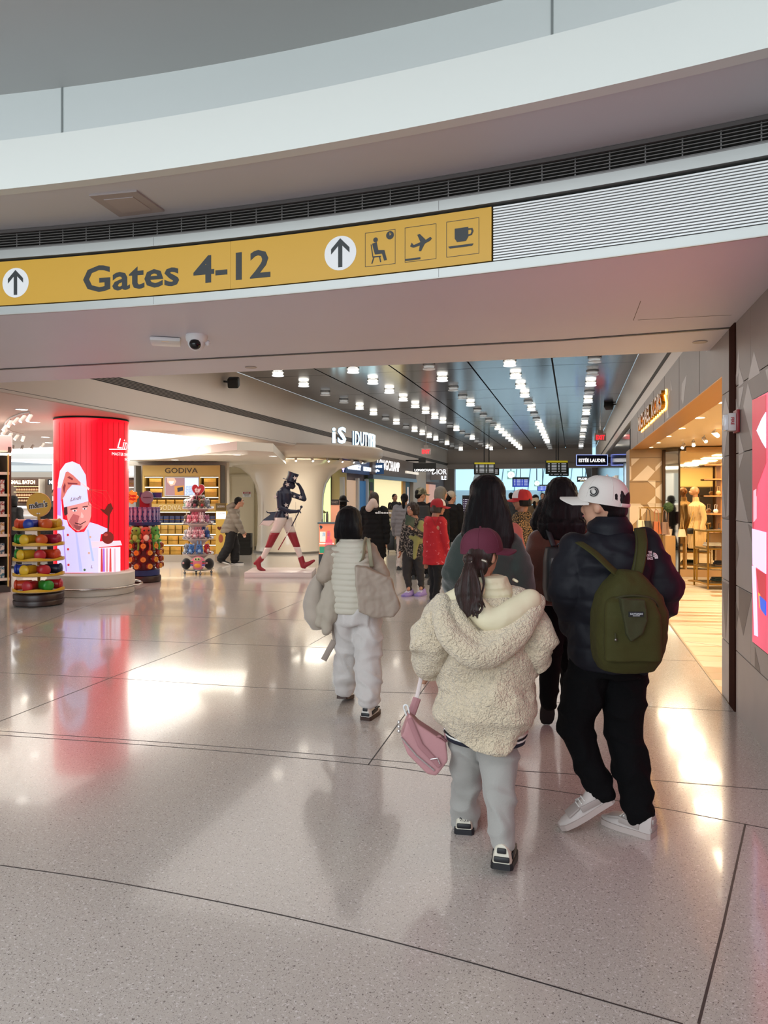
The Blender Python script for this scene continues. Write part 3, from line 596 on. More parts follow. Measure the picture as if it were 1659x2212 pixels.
cart([(548, 900), (575, 760), (600, 900), (585, 1010), (600, 1200), (640, 1212), (655, 1265), (725, 1328), (805, 1322), (858, 1230), (930, 1250), (1025, 1290), (1052, 1335), (965, 1345), (945, 1465), (940, 1712), (546, 1712)], WH, 'screen_image', .003)
cart([(552, 860), (572, 740), (625, 668), (690, 648), (762, 680), (820, 780), (828, 880), (845, 1030), (612, 1092), (600, 1000), (575, 1020)], 'c4c8ee', 'screen_image', .004)
cart([(548, 905), (580, 900), (585, 1010), (580, 1170), (548, 1160)], 'b98be0', 'screen_image', .0045)
cart([(612, 1088), (848, 1032), (873, 1062), (870, 1172), (850, 1242), (800, 1292), (745, 1318), (690, 1282), (650, 1222), (636, 1155), (612, 1148)], 'd58a86', 'screen_image', .005)
cart([(612, 1088), (642, 1080), (646, 1152), (622, 1170), (610, 1140)], '3a1d22', 'screen_image', .006); cart([(700, 1150), (760, 1170), (740, 1240), (760, 1300), (700, 1285), (655, 1222)], 'b05a5c', 'screen_image', .006)
for q in ([(672, 1100), (740, 1088), (742, 1098), (674, 1112)], [(788, 1080), (838, 1072), (840, 1082), (790, 1090)], [(715, 1232), (770, 1246), (818, 1218), (820, 1226), (770, 1256), (716, 1242)]): cart(q, '4a1b20', 'screen_image', .0075)
for q in (ell(712, 1120, 22, 9, 12), ell(808, 1102, 20, 8, 12)): cart(q, 'e9dfe6', 'screen_image', .007)
for q in (ell(714, 1120, 9, 9, 12), ell(808, 1102, 8, 8, 12)): cart(q, '2a2a3a', 'screen_image', .008)
cart([(778, 1130), (800, 1170), (795, 1190), (768, 1186)], 'e8aaa6', 'screen_image', .0072); cart([(700, 1250), (748, 1262), (790, 1262), (760, 1305), (725, 1300)], '8a4448', 'screen_image', .0065)
cart([(580, 1030), (588, 890), (628, 752), (648, 745), (700, 782), (770, 850), (770, 880), (690, 872), (642, 925), (612, 985)], 'c0685f', 'screen_image', .0085)
for q in ([(640, 800), (662, 790), (700, 815), (690, 830)], [(645, 850), (740, 858), (740, 868), (650, 868)], [(600, 900), (620, 850), (628, 880), (612, 960)]): cart(q, '7a2630', 'screen_image', .0095)
cart([(768, 862), (780, 850), (855, 905), (848, 925)], 'd8c0c4', 'screen_image', .009)
for k in range(6):
    a0 = (850, 915); a1 = (950 + k * 24, 1105 - k * 12); m_ = ((a0[0] + a1[0]) / 2 + (k - 2.5) * 22, (a0[1] + a1[1]) / 2 - (k - 2.5) * 22)
    pts = [(a0[0], a0[1]), m_, a1]; cart(pts + [(x + 5, y + 5) for x, y in pts[::-1]], '9a4038', 'screen_image', .009)
cart([(950, 1100), (1000, 1110), (1030, 1060), (1060, 1045), (1082, 1098), (1050, 1160), (1042, 1322), (1026, 1322), (1028, 1170), (990, 1140)], '5a1712', 'screen_image', .01)
cart([(868, 1415), (1150, 1405), (1166, 1450), (880, 1475)], 'e5c6d4', 'screen_image', .005); cart([(940, 1475), (1150, 1465), (1150, 1702), (940, 1712)], 'e2d3e4', 'screen_image', .004)
for x, c in ((965, 'c03a3c'), (985, 'a060c8'), (1015, 'c58a92'), (1048, 'c8484a'), (1090, 'd0a8b8')): cart([(x, 1480), (x + 14, 1480), (x + 18, 1704), (x - 4, 1704)], c, 'screen_image', .006)
cart(ell(1031, 1378, 58, 60, 26), '6e1a18', 'screen_image', .011); cart(ell(1010, 1350, 20, 14, 14), 'a83a36', 'screen_image', .012)
for x, y, c in ((648, 1352, 'c03038'), (650, 1488, 'c03038'), (654, 1638, 'c03038'), (862, 1372, 'c8a08a'), (850, 1524, 'c8a08a'), (808, 1685, '46603c')): cart(ell(x, y, 11, 12, 12), c, 'screen_image', .008)
cart([(590, 1208), (600, 1208), (640, 1700), (628, 1700)], 'a58ad8', 'screen_image', .0042); cart([(720, 1330), (735, 1330), (790, 1700), (760, 1700)], 'b2b6ea', 'screen_image', .0042); cart([(830, 1300), (845, 1300), (900, 1600), (880, 1600)], 'a9b6ea', 'screen_image', .0042)
def ctext(s, h, px, py, m, name='lettering', shear=0, bold=.0, rot=0, width=None):
    me = textmesh(s, h, .001, bold, align='LEFT', shear=shear, width=width); p0 = cyl(px, py); a0 = atan2(p0.y, p0.x)
    for v in me.vertices:
        a = a0 + v.co.x / LR; zz = v.co.y + v.co.x * rot; r = LR + .014 + v.co.z; v.co = Vector((r * cos(a), r * sin(a), p0.z + zz))
    return link(me, name, m, t)
LTX = M('f3e6e6', .5, emit=.9)
ctext('Lindt', .17, 252, 957, LTX, shear=.35); ctext('MASTER SWISS CHOCOLATIER', .05, 241, 980, LTX); ctext('SINCE 1845', .04, 268, 992, LTX); ctext('Lindt', .06, 153, 1079, M('a8683c', .5), shear=.35, rot=.22); ctext('L', .05, 196, 1224, M('a8683c', .5), shear=.3)
me = textmesh('________', .01); bpy.data.meshes.remove(me)
p0 = cyl(236, 970); p1 = cyl(273, 970); cart([(1043, 528), (1208, 528), (1208, 538), (1043, 538)], 'f3e6e6', 'underline', .012)
# ---- candy tube stand
f = Fr(84, 10.95); t = thing('candy_stand', 'round tiered yellow candy stand on a dark brown base, topped by a round sign', 'stand', f.loc, TH)
BR = M('35231f', .35); YT = M('d9a51e', .4); POST = M('b98a3a', .4)
B().lathe([(.30, 0), (.345, .02), (.35, .075), (.345, .085), (.33, .09), (.33, .10), (.345, .105), (.35, .165), (.34, .18), (0, .18)], n=40).build('base', BR, t, 40)
B().tube([(0, 0, .17), (0, 0, 1.36)], .022).build('post', POST, t, True)
tz = [.205, .435, .655, .875, 1.10]
for z in tz:
    B().lathe([(.0, z), (.34, z), (.352, z + .008), (.352, z + .016), (.0, z + .016)], n=40).build('tray_underside', M('c9a878', .5), t, 40)
    n = 40; rs = []
    tr = B(); ring = []
    for k in range(n + 1):
        a = 2 * pi * k / n; h_ = .03 + .012 * cos(5 * a); ring.append([Vector((r * cos(a), r * sin(a), zz)) for r, zz in ((.352, z + .012), (.352, z + h_ + .016), (.340, z + h_ + .016), (.340, z + .012))])
    tr.rings(ring, cap=False); tr.build('tray_lip', YT, t, 40)
sd = B(); me = decal(ell(0, 0, .178, .178, 40), lambda u, v, h: Vector((u, -h, v)), None, 0); bpy.data.meshes.remove(me)
o = B().prism(ell(0, 0, .178, .178, 40), -.014, .014, lambda x, y, h: Vector((x, h, y + 1.475))).build('sign_disc', M('d39b22', .4), t, 40)
B().prism(ell(0, 0, .165, .165, 40), .0141, .016, lambda x, y, h: Vector((x, -h, y + 1.475))).build('disc_face', M('dba527', .45), t)
for dp, bo, m_ in ((.003, .045, WHT), (.006, .0, M('3d2417', .5))):
    me = textmesh("m&m's", .085, dp, bo + .03, width=.27)
    for v in me.vertices: v.co = Vector((v.co.x, -.0165 - v.co.z, v.co.y + 1.475 + v.co.x * .12))
    link(me, 'lettering', m_, t)
B().box((0, -.018, 1.345), (.05, .003, .016)).build('price_label', WHT, t)
def tube_box(col, lab):
    t_ = thing('candy_tube', lab, 'candy tube'); m_ = M(col, .35)
    B().lathe([(0, 0), (.066, 0), (.07, .01), (.07, .20), (.066, .21), (0, .21)], n=22).build('tube_body', m_, t_, 40)
    B().ball((0, 0, 0), (.082, .082, .035), 20).build('domed_cap', m_, t_, True); return t_
rows_ = [[('c9421f', -158), ('b5202c', -96), ('2d8a2e', -40), ('b5202c', 10)], [('1f3a9c', -165), ('e0b52a', -105), ('b5202c', -50), ('1c2340', 8)], [('2f8f34', -170), ('e0b52a', -118), ('b5202c', -62), ('c9421f', -12)], [('2f8f34', -160), ('e0b52a', -105), ('c9541f', -58), ('a81c3c', -5)], [('c9421f', -140), ('1f3a9c', -92), ('c9541f', -45), ('d39b22', 0)]]
cn = {'c9421f': 'orange', 'b5202c': 'red', '2d8a2e': 'green', '2f8f34': 'green', '1f3a9c': 'blue', 'e0b52a': 'yellow', '1c2340': 'navy', 'c9541f': 'pale orange', 'a81c3c': 'crimson', 'd39b22': 'amber'}
tn = ['lowest', 'second lowest', 'middle', 'second highest', 'top']; seen_ = {}
for r, row in enumerate(rows_):
    for col, ang in row:
        nm = cn[col]; extra = ''
        if (r, nm) in seen_: extra = ', further round to the right'
        seen_[(r, nm)] = 1
        tb = tube_box(col, '%s candy tube on the %s tray of the candy stand%s' % (nm, tn[r], extra)); tb['group'] = 'candy tubes on the tiered stand'
        a = radians(ang); wv = RV * cos(a) + FV * sin(a); tb.location = f.loc + wv * .30 + Vector((0, 0, tz[r] + .094)); tb.rotation_mode = 'QUATERNION'; tb.rotation_quaternion = (-wv).to_track_quat('Z', 'Y')
# ---- lollipop and plush stand
f = Fr(311, 13.9); t = thing('lollipop_stand', 'round dark red lollipop stand with blue rings beside the red column', 'stand', f.loc, TH)
NAVY = M('1d2f6b', .4); DRED = M('6b1420', .45)
B().lathe([(.29, 0), (.31, .02), (.31, .10), (.30, .12), (0, .12)], n=36).build('base', BR, t, 40); B().lathe([(.27, .12), (.285, .13), (.285, .23), (0, .23)], n=36).build('blue_ring', NAVY, t, 40)
B().lathe([(.20, .22), (.20, 1.1), (0, 1.1)], n=30).build('drum', DRED, t, 40); B().lathe([(0, 1.06), (.30, 1.06), (.31, 1.09), (.31, 1.12), (0, 1.12)], n=36).build('blue_tray', NAVY, t, 40)
B().box((.03, 0, 1.48), (.19, .12, .2)).build('sign_post', M('8a2430', .4), t); B().box((.13, .0, 1.62), (.4, .05, .1)).build('sign_bar', NAVY, t)
nf = 8; fl = [((.118 + .012 * cos(nf * a)) * cos(a), (.118 + .012 * cos(nf * a)) * sin(a)) for a in [2 * pi * k / 64 for k in range(64)]]
B().prism(fl, -.01, .01, lambda x, y, h: Vector((x - .20, h - .08, y + 1.585))).build('flower_sign', M('f0a81e', .45), t)
B().prism([(x * .86, y * .86) for x, y in fl], .0101, .013, lambda x, y, h: Vector((x - .20, -h - .08, y + 1.585))).build('flower_sign_face', M('f6c65a', .45), t)
text('lettering', 'Chupa', .05, M('c22030', .4), t, (-.20, -.094, 1.615), width=.16, bold=.03); text('lettering', 'Chups', .05, M('c22030', .4), t, (-.20, -.094, 1.555), width=.15, bold=.03)
B().prism(ell(0, 0, .118, .118, 32), -.01, .01, lambda x, y, h: Vector((x + .09, h - .09, y + 1.58))).build('grey_disc_sign', M('6f7c8c', .4), t, 40); text('lettering', 'mentos', .03, M('40485a', .4), t, (.09, -.102, 1.585), width=.15)
t_ = thing('candy_pack', 'tall blue and pink candy pack ringing the top of the lollipop stand', 'candy pack', (0, 0, 0), 0, 'tall candy packs on the lollipop stand')
B().box((0, 0, .14), (.07, .035, .275), bev=.004).build('pack', two_tone('2a3a78', '8a6a94', 14, .48, .52), t_); B().box((0, -.019, .14), (.03, .002, .2)).build('printed_band', M('a9a0c4', .5), t_)
for k in range(20):
    a = 2 * pi * k / 20; lc = f.loc + Vector((.27 * cos(a), .27 * sin(a), 1.12))
    if k == 0: t_.location = lc; t_.rotation_euler = (0, 0, a + pi / 2)
    else: copy_tree(t_, None, lc, a + pi / 2)
t_ = thing('giant_lollipop', 'giant wrapped lollipop with round gold label plugged into the dark red stand', 'lollipop', (0, 0, 0), 0, 'giant lollipops on the dark red stand')
B().ball((0, -.1, 0), (.062, .05, .062), 16).build('wrapper', M('8a2a22', .25), t_, True); B().prism(ell(0, 0, .047, .047, 20), 0, .006, lambda x, y, h: Vector((x, -.147 - h, y))).build('gold_label', M('d9932c', .4), t_); B().tube([(0, .0, 0), (0, -.07, 0)], .01).build('stick', WHT, t_)
text('lettering', 'C', .03, M('b52a20', .5), t_, (0, -.155, 0)); k2 = 0
for r in range(4):
    for k in range(9):
        a = 2 * pi * (k + .5 * (r % 2)) / 9; lc = f.loc + Vector((.205 * cos(a), .205 * sin(a), .31 + r * .125)); rz_ = a + pi / 2
        if k2 == 0: t_.location = lc; t_.rotation_euler = (0, 0, rz_); o_ = t_
        else: o_ = copy_tree(t_, None, lc, rz_)
        o_['label'] = 'giant gold-labelled lollipop in the %s ring from the bottom of its stand' % ORD[r]; o_['group'] = 'giant lollipops, %s ring' % ORD[r]
        k2 += 1
# plush toys
def plush(name, lab, c1, c2, s=1.0, ears='round', grp=None, eye=True):
    t_ = thing(name, lab, 'soft toy', (0, 0, 0), 0, grp); m1 = M(c1, .9, sheen=.4, bump=.4, bscale=120); m2 = M(c2, .9, sheen=.4)
    b = B(); b.ball((0, 0, .06 * s), (.055 * s, .05 * s, .06 * s), 12); b.ball((0, -.012 * s, .145 * s), (.062 * s, .055 * s, .055 * s), 14)
    for x in (-1, 1): b.ball((x * .045 * s, -.045 * s, .025 * s), (.022 * s, .035 * s, .02 * s), 8); b.ball((x * .058 * s, -.02 * s, .08 * s), (.018 * s, .02 * s, .035 * s), 8)
    b.build('body', m1, t_, True); e = B()
    for x in (-1, 1):
        if ears == 'long': e.ball((x * .03 * s, .0, .225 * s), (.016 * s, .01 * s, .05 * s), 8)
        else: e.ball((x * .048 * s, 0, .19 * s), (.022 * s, .012 * s, .022 * s), 8)
    e.build('ears', m2, t_, True); B().ball((0, -.045 * s, .065 * s), (.035 * s, .02 * s, .04 * s), 10).build('belly', m2, t_, True)
    if eye:
        for x in (-1, 1): B().ball((x * .026 * s, -.06 * s, .155 * s), .011 * s, 8).build('eye', M('0d0d10', .1), t_, True)
    return t_
def put(t_, base, a, r, z, first=[0]):
    t_.location = base + Vector((r * cos(a), r * sin(a), z)); t_.rotation_euler = (0, 0, a + pi / 2)
for k, (px, c1, c2, nm) in enumerate(((296, 'e56a52', 'f0a08a', 'coral'), (317, '6fae3c', '9fd060', 'green'), (336, 'b0442e', 'e8dcc8', 'orange tiger-striped'), (346, '4aa03a', '8fd060', 'small green'))):
    fp = plush('plush_toy', nm + ' soft toy with long legs hanging on the lollipop stand', c1, c2, 1.5, 'round', 'soft toys hanging on the lollipop stand'); a = -pi / 2 + TH + (k - 1.3) * .62; put(fp, f.loc, a, .26, .74)
    for x in (-1, 1): B().tube([(x * .05, -.04, .05), (x * .07, -.07, -.06), (x * .06, -.07, -.12)], .018, ball=True).build('leg', M(c1, .9, sheen=.4), fp, True)
# ---- soft toy tower with heart sign
f = Fr(428, 15.3); t = thing('soft_toy_tower', 'white tiered soft toy tower on casters with a red heart sign', 'stand', f.loc, TH); WP = M('d9c8c6', .4)
tzs = [f.z(1229), f.z(1197), f.z(1164), f.z(1131), f.z(1099)]
for k, z in enumerate(tzs):
    r = .31; B().lathe([(0, z - .012), (r - .02, z - .012), (r, z), (r, z + .01), (0, z + .01)], n=36).build('tray', WP if k else M('a8a5a0', .3, .6), t, 40)
    if k < 4: B().lathe([(.10, z), (.10, z + .2), (.22, tzs[k + 1] - .012), (0, tzs[k + 1] - .01)], n=24).build('core', M('b98e8c' if k == 3 else 'cdbdb8', .5), t, 30)
    if k: B().lathe([(.312, z + .008), (.316, z + .008), (.316, z + .05), (.312, z + .05)], n=36, cap=False).build('clear_guard', M('e6e6ea', .15, trans=.9), t, 30)
for a in range(4): b = B(); a_ = a * pi / 2 + .4; b.ball((.27 * cos(a_), .27 * sin(a_), .028), (.028, .014, .028), 10); b.tube([(.27 * cos(a_), .27 * sin(a_), .03), (.27 * cos(a_), .27 * sin(a_), .085)], .01); b.build('caster', M('7d7d7d', .3, .6), t, True)
hp = heart(0, 0, .135); B().prism(hp, -.012, .012, lambda x, y, h: Vector((x + .03, h - .1, y * 1.2 + f.z(1059)))).build('heart_edge', M('d9b8b8', .5), t)
B().prism([(x * .93, y * .93) for x, y in hp], .0121, .015, lambda x, y, h: Vector((x + .03, -h - .1, y * 1.2 + f.z(1059)))).build('heart_sign', M('b3202c', .4), t)
text('lettering', 'ty', .10, M('f0d8d6', .5), t, (.025, -.118, f.z(1058)), bold=.07)
B().tube([(.03, -.09, f.z(1080)), (.03, 0, f.z(1100))], .012).build('sign_stem', WP, t)
tiers = [(1, [('8d98a5', 'c9ced4', 'grey'), ('3f73b5', '8fb5e0', 'blue'), ('3f73b5', '8fb5e0', 'blue'), ('b8202a', 'e0c8c0', 'red')], 'second lowest', 1.05), (2, [('b9b6b8', 'e6dce0', 'pale grey'), ('e6c8cc', 'f2e6e6', 'blush'), ('e29aa8', 'f6dce0', 'pink'), ('e29aa8', 'f6dce0', 'pink'), ('2c4a86', '6a8ad0', 'navy')], 'middle', .9), (3, [('6b5a4a', 'd8c8a8', 'brown spotted'), ('e5788c', 'f6c0ca', 'rose'), ('e5788c', 'f6c0ca', 'rose'), ('f0c0c8', 'fae6e8', 'pale pink'), ('a86a8a', 'e0b8d0', 'mauve')], 'second highest', .85), (4, [('dfe0da', '7fae90', 'white'), ('e8d0d4', 'c99aa8', 'pearl'), ('2b2022', '8a3a4a', 'black'), ('7c6a50', 'b03a3a', 'tan'), ('8b9198', 'b9bec4', 'slate grey')], 'top', .95)]
for k, cols, nm, s in tiers:
    for j, (c1, c2, cn_) in enumerate(cols):
        twice = [c[2] for c in cols].count(cn_) > 1; n_ = len(cols)
        p = plush('plush_toy', '%s big-eyed soft toy on the %s tray of the tower' % (cn_, nm) + ('' if not twice else ', one of a pair'), c1, c2, s, 'long' if (j + k) % 3 == 0 else 'round', 'soft toys on the %s tray' % nm)
        put(p, f.loc, -pi / 2 + TH + (j - (n_ - 1) / 2) * (2.7 / n_), .235, tzs[k] + .012)
        for q in range(2 if k > 1 else 1):
            if q: c = copy_tree(p); c['label'] = '%s soft toy in the second row of the %s tray' % (cn_, nm) + (', one of a pair' if twice else ''); c.location = f.loc + Vector((.12 * cos(-pi / 2 + TH + (j - (n_ - 1) / 2) * .5), .12 * sin(-pi / 2 + TH + (j - (n_ - 1) / 2) * .5), tzs[k] + .09))
# bottom: round rainbow cushion between two black ones
for px, c, nm, r in ((402, '121212', 'left', .14), (452, '141414', 'right', .15)):
    fr_ = Fr(px, 15.15); cu = thing('plush_cushion', 'round black soft toy at the %s foot of the soft toy tower' % ('left' if nm == 'left' else 'right'), 'soft toy', fr_.loc + Vector((0, 0, tzs[0] + .012 + .11)), TH)
    B().ball((0, 0, 0), (.10, .10, .115), 16).build('body', M(c, .95, sheen=.5), cu, True); B().ball((-.03, -.095, .02), (.022, .01, .02), 8).build('tag', M('d8a0a0', .5), cu, True)
fr_ = Fr(428, 15.02); cu = thing('plush_cushion', 'round rainbow striped soft toy leaning on the foot of the soft toy tower', 'soft toy', fr_.loc + Vector((0, 0, tzs[0] + .012 + .135)), TH)
B().ball((0, 0, 0), (.15, .07, .14), 24).build('body', M('d8788a', .9, sheen=.4), cu, True); B().ball((0, -.045, -.045), (.075, .04, .05), 14).build('belly', M('e6a23a', .9, sheen=.4), cu, True)
B().ball((0, -.035, .075), (.075, .045, .042), 14).build('face', M('b9c48a', .9, sheen=.4), cu, True)
for x in (-1, 1):
    B().ball((x * .03, -.075, .085), .015, 10).build('eye', M('0c0c0c', .1), cu, True)
    for q, c in enumerate(('2f6a48', 'c23a4a', '3a6ac0', 'e0c8d0')): B().ball((x * .115, -.035, .03 - q * .033), (.035, .035, .013), 10).build('stripe', M(c, .9), cu, True)
# ---- left edge gondola with shelves of perfume boxes
p0 = W((23 - CX) / FPX * 12.4, 12.4); GA = TH + radians(38); R2 = V3(cos(GA), sin(GA)); F2 = V3(-sin(GA), cos(GA))
t = thing('shop_gondola', 'dark shelving unit of boxed goods at the left edge of the hall', 'shelf', p0, GA)
g_ = lambda py: EYE - (py - HZ) / FPX * 12.4
B().box((-.02, .35, 1.25), (.05, .75, 2.35)).build('end_panel', M('4d3a2e', .5), t); B().box((-.9, .7, 1.2), (1.8, .05, 2.2)).build('back_panel', M('3a2d26', .6), t)
B().box((-.9, .35, 2.48), (1.85, .75, .28), bev=.03).build('canopy', M('d5d2d0', .4), t, 30); B().box((-.9, .35, .06), (1.8, .72, .12)).build('kick_plinth', M('3d3834', .5), t); B().box((-.9, -.03, 2.30), (1.8, .02, .04)).build('canopy_light', STRIPL, t)
for i, z in enumerate((.22, .62, .95, 1.28, 1.62, 1.98)):
    B().box((-.9, .32, z), (1.75, .7, .03)).build('shelf', M('a8906a', .4), t); B().box((-.9, -.035, z), (1.75, .012, .045)).build('price_rail', M('cfc6b4', .4), t)
B().tube([(-.28, -.06, 1.12), (-.28, -.06, 1.98)], .012).build('frame_bar', GOLD, t); B().tube([(-.05, -.06, .1), (-.05, -.06, 2.3)], .012).build('frame_bar', GOLD, t)
kinds = [('3f6f7d', 'teal', .20), ('4c6470', 'slate', .18), ('b08a4a', 'gold', .2), ('8f3a34', 'red', .22), ('a33a30', 'crimson', .24), ('6f4a3a', 'brown', .2)]
for i, z in enumerate((.22, .62, .95, 1.28, 1.62)):
    c, nm, h_ = kinds[i]; t_ = thing('boxed_bottle', '%s boxed bottle on the %s shelf at the left edge' % (nm, ['lowest', 'second', 'third', 'fourth', 'fifth'][i]), 'box', (0, 0, 0), TH, '%s boxed bottles on the left edge unit' % nm); t_.rotation_euler = (0, 0, GA)
    B().box((0, 0, h_ / 2), (.062, .07, h_), bev=.004).build('carton', two_tone(c, 'd8d2c8', 26, .5, .53), t_); B().box((0, -.036, h_ * .55), (.04, .002, h_ * .3)).build('label', M('ddd6c4', .5), t_)
    for k in range(11):
        l = p0 + R2 * (-.12 - k * .085) + F2 * .06 + Vector((0, 0, z + .016))
        if k == 0: t_.location = l; o_ = t_; bs = t_['label']
        else: o_ = copy_tree(t_, None, l)
        o_['label'] = bs + ', %s from its end panel' % ORD[k]
# ---- far spirits shop behind
f = Fr(66, 25); t = thing('spirits_bar', 'far bar counter with back shelves and lit lettering behind the candy stand', 'counter', f.loc, TH)
cb('back_wall', -40, 130, 1030, 1160, .6, .8, M('7a6454', .6), t, f); cb('header_panel', 20, 78, 1034, 1048, .3, .6, M('5c4030', .6), t, f); text('lettering', 'SMALL BATCH', .12, M('ffe2b8', .5, emit=2), t, (f.x(40), .28, f.z(1041)), width=.85, bold=.03)
cb('header_panel', 94, 123, 1035, 1047, .3, .6, M('15161c', .5), t, f); text('lettering', 'MARKET', .12, M('ffffff', .5, emit=1.6), t, (f.x(118), .28, f.z(1041)), width=.62, bold=.03)
for y in (1050, 1062, 1074): cb('shelf', 20, 78, y, y + 1.5, .3, .6, M('e6c08a', .5, emit=.6), t, f)
cb('light_column', 77, 80, 1034, 1090, .2, .6, M('d8c4ac', .4), t, f); cb('picture_panel', 105, 123, 1050, 1072, .4, .6, M('c4b7a8', .5), t, f); cb('screen', 103, 113, 1053, 1070, .35, .4, M('5f80b8', .5, emit=.6), t, f)
cb('counter_top', 0, 125, 1093, 1097, -1.2, .2, WHT, t, f); cb('counter_front', 0, 125, 1097, 1170, -1.1, .1, M('cfc4bc', .5), t, f); cb('counter_display', 0, 125, 1118, 1135, -1.15, -1.1, M('e6ecf0', .5, emit=1.0), t, f)
cb('till_screen', 47, 62, 1086, 1104, -1.5, -1.45, M('dfe9ec', .5, emit=.8), t, f)
bt = thing('spirit_bottle', 'small dark spirit bottle on the far lit bar shelves', 'bottle', (0, 0, 0), 0, 'bottles on the far bar shelves')
B().lathe([(.0, 0), (.04, 0), (.04, .13), (.014, .17), (.014, .22), (0, .22)], n=12).build('glass', M('5a2a18', .2), bt, True); B().lathe([(.041, .04), (.041, .1)], n=12, cap=False).build('label', M('d8b890', .5), bt)
k2 = 0
for y in (1062, 1074, 1086):
    for k in range(10):
        l = f.loc + RV * f.x(24 + k * 5.4) + FV * .42 + Vector((0, 0, f.z(y)))
        if k2 == 0: bt.location = l
        else: copy_tree(bt, None, l)
        k2 += 1
# floor-level stuff behind the stand: low white display with glowing front
f = Fr(60, 18.6); t = thing('low_display', 'low white lit display counter behind the candy stand', 'counter', f.loc, TH)
cb('top', 18, 128, 1113, 1117, -.3, .4, WHT, t, f); cb('front', 18, 128, 1117, 1185, -.28, .35, M('bfb4ae', .5), t, f); cb('lit_front', 22, 126, 1122, 1134, -.29, -.28, M('e6f2f6', .5, emit=1.2), t, f); cb('kick', 18, 128, 1185, 1210, -.2, .35, M('2a2726', .5), t, f)
# shop wall pieces far left
f = Fr(60, 29); w = B(); cbox(f, w, -160, 260, 1020, 1165, 0, .3); struct(w.build('wall_far_shop', M('b5a798', .6), None, None, f.loc, (0, 0, TH)))
f = Fr(118, 23); w = B(); cbox(f, w, 113, 121, 1000, 1185, 0, .3); struct(w.build('pillar', M('d9dadb', .5), None, None, f.loc, (0, 0, TH)))
# downlights and track spots of the shop ceiling
t_ = thing('recessed_downlight', 'round recessed downlight in the chocolate shop ceiling', 'light', (0, 0, 0), 0, 'recessed downlights of the chocolate shop')
B().lathe([(.0, -.004), (.085, -.004), (.085, 0), (0, 0)], n=24).build('lamp', M('fffaf0', .4, emit=5), t_); B().lathe([(.085, -.007), (.098, -.006), (.1, 0), (.085, 0)], n=24, cap=False).build('rim', WHT, t_, 40)
k2 = 0
for px, py, z in ((47, 884, 2.88), (75, 912, 2.88), (98, 944, 2.88), (105, 956, 2.88), (378, 993, 2.46), (512, 982, 2.46), (590, 985, 2.46)):
    l = onZ(px, py, z)
    if k2: copy_tree(t_, None, l)
    else: t_.location = l
    k2 += 1
def spot(lab, grp, at, yaw, tilt=.7):
    t_ = thing('track_spotlight', lab, 'spotlight', at, yaw, grp); b = B(); b.tube([(0, 0, 0), (0, 0, -.07)], .008); b.build('stem', WHT, t_)
    d_ = Vector((0, -sin(tilt), -cos(tilt))); B().tube([Vector((0, 0, -.07)) - d_ * .05, Vector((0, 0, -.07)) + d_ * .07], .032, 14).build('barrel', M('c9c2bc', .4), t_, 40)
    B().tube([Vector((0, 0, -.07)) + d_ * .07, Vector((0, 0, -.07)) + d_ * .073], .026, 14).build('lens', M('fff6e0', .4, emit=4), t_); return t_
pts = [(64, 889), (50, 891), (36, 896), (22, 902), (12, 912), (10, 922), (22, 930), (36, 934), (50, 937)]
l = [onZ(a, b_, 2.88) for a, b_ in pts]; tr = thing('lighting_track', 'curved white lighting track in the chocolate shop ceiling', 'track', l[0]); b = B(); b.tube([q - l[0] - Vector((0, 0, .01)) for q in smoothpath(l)], .014, 6); b.build('rail', WHT, tr)
s0 = spot('white spotlight on the curved ceiling track', 'spotlights on the curved ceiling track', l[0] - Vector((0, 0, .02)), 0)
for q in l[1:]: copy_tree(s0, None, q - Vector((0, 0, .02)), random.uniform(-.6, .6))
for q, r in enumerate(((28, 960), (48, 960), (70, 959), (92, 955))): s1 = spot('white spotlight in the row beyond the curved track', 'spotlights in the far row', onZ(*r, 2.85), .6 - q * .3) 
# ---- trumpet column, canopy, big letters
f = Fr(628, 21.4); GLOSS = M('e0d4c2', .16, coat=.4)
t = struct(B().lathe([(1.02, 0), (1.0, .05), (.955, .3), (.94, 1.3), (.96, 1.65), (1.03, 1.95), (1.18, 2.2), (1.42, 2.38), (1.8, 2.5), (2.2, 2.56)], n=72, cap=False).build('pillar', GLOSS, None, 60, f.loc)); t['label'] = 'glossy cream trumpet-shaped pillar under the round canopy'
B().lathe([(1.06, 0), (1.06, .05), (1.02, .06), (1.0, .06)], n=64).build('bumper_base', M('6f6a62', .4), t, 40)
for a in (-2.15, -1.05): b = B(); b.box((.945 * cos(a), .945 * sin(a), .9), (.006, .01, 1.4), rz=a); b.build('panel_joint', M('a89c8a', .5), t)
CANR = 2.72; CN = W((625 - CX) / FPX * 21.5, 21.5)
CN_ = thing('round_canopy', 'round cream canopy over the striding statue carrying the shop letters', 'canopy', CN, 0)
B().lathe([(0, 2.60), (2.2, 2.60), (2.5, 2.63), (CANR - .03, 2.72), (CANR, 2.78), (CANR, 2.92), (CANR - .04, 2.96), (0, 2.96)], n=96).build('disc', M('d6c8b8', .35), CN_, 40)
B().lathe([(1.95, 2.597), (1.97, 2.597), (1.97, 2.603), (1.95, 2.603)], n=96, cap=False).build('track_slot', GROOVE, CN_)
sp0 = None
for k in range(11):
    a = -pi / 2 + TH - .75 + k * .19; l = CN + Vector((2.3 * cos(a), 2.3 * sin(a), 2.63))
    if sp0 is None: sp0 = spot('white spotlight under the rim of the round canopy', 'spotlights under the round canopy', l, a + pi / 2, .9)
    else: copy_tree(sp0, None, l, a + pi / 2)
SGN = M('c8eef5', .4, emit=1.4); SGNB = M('3c4a78', .4)
def cansign(s, h, px, m, name, bold, z, depth, rad, sc=None, lab=None):
    pass
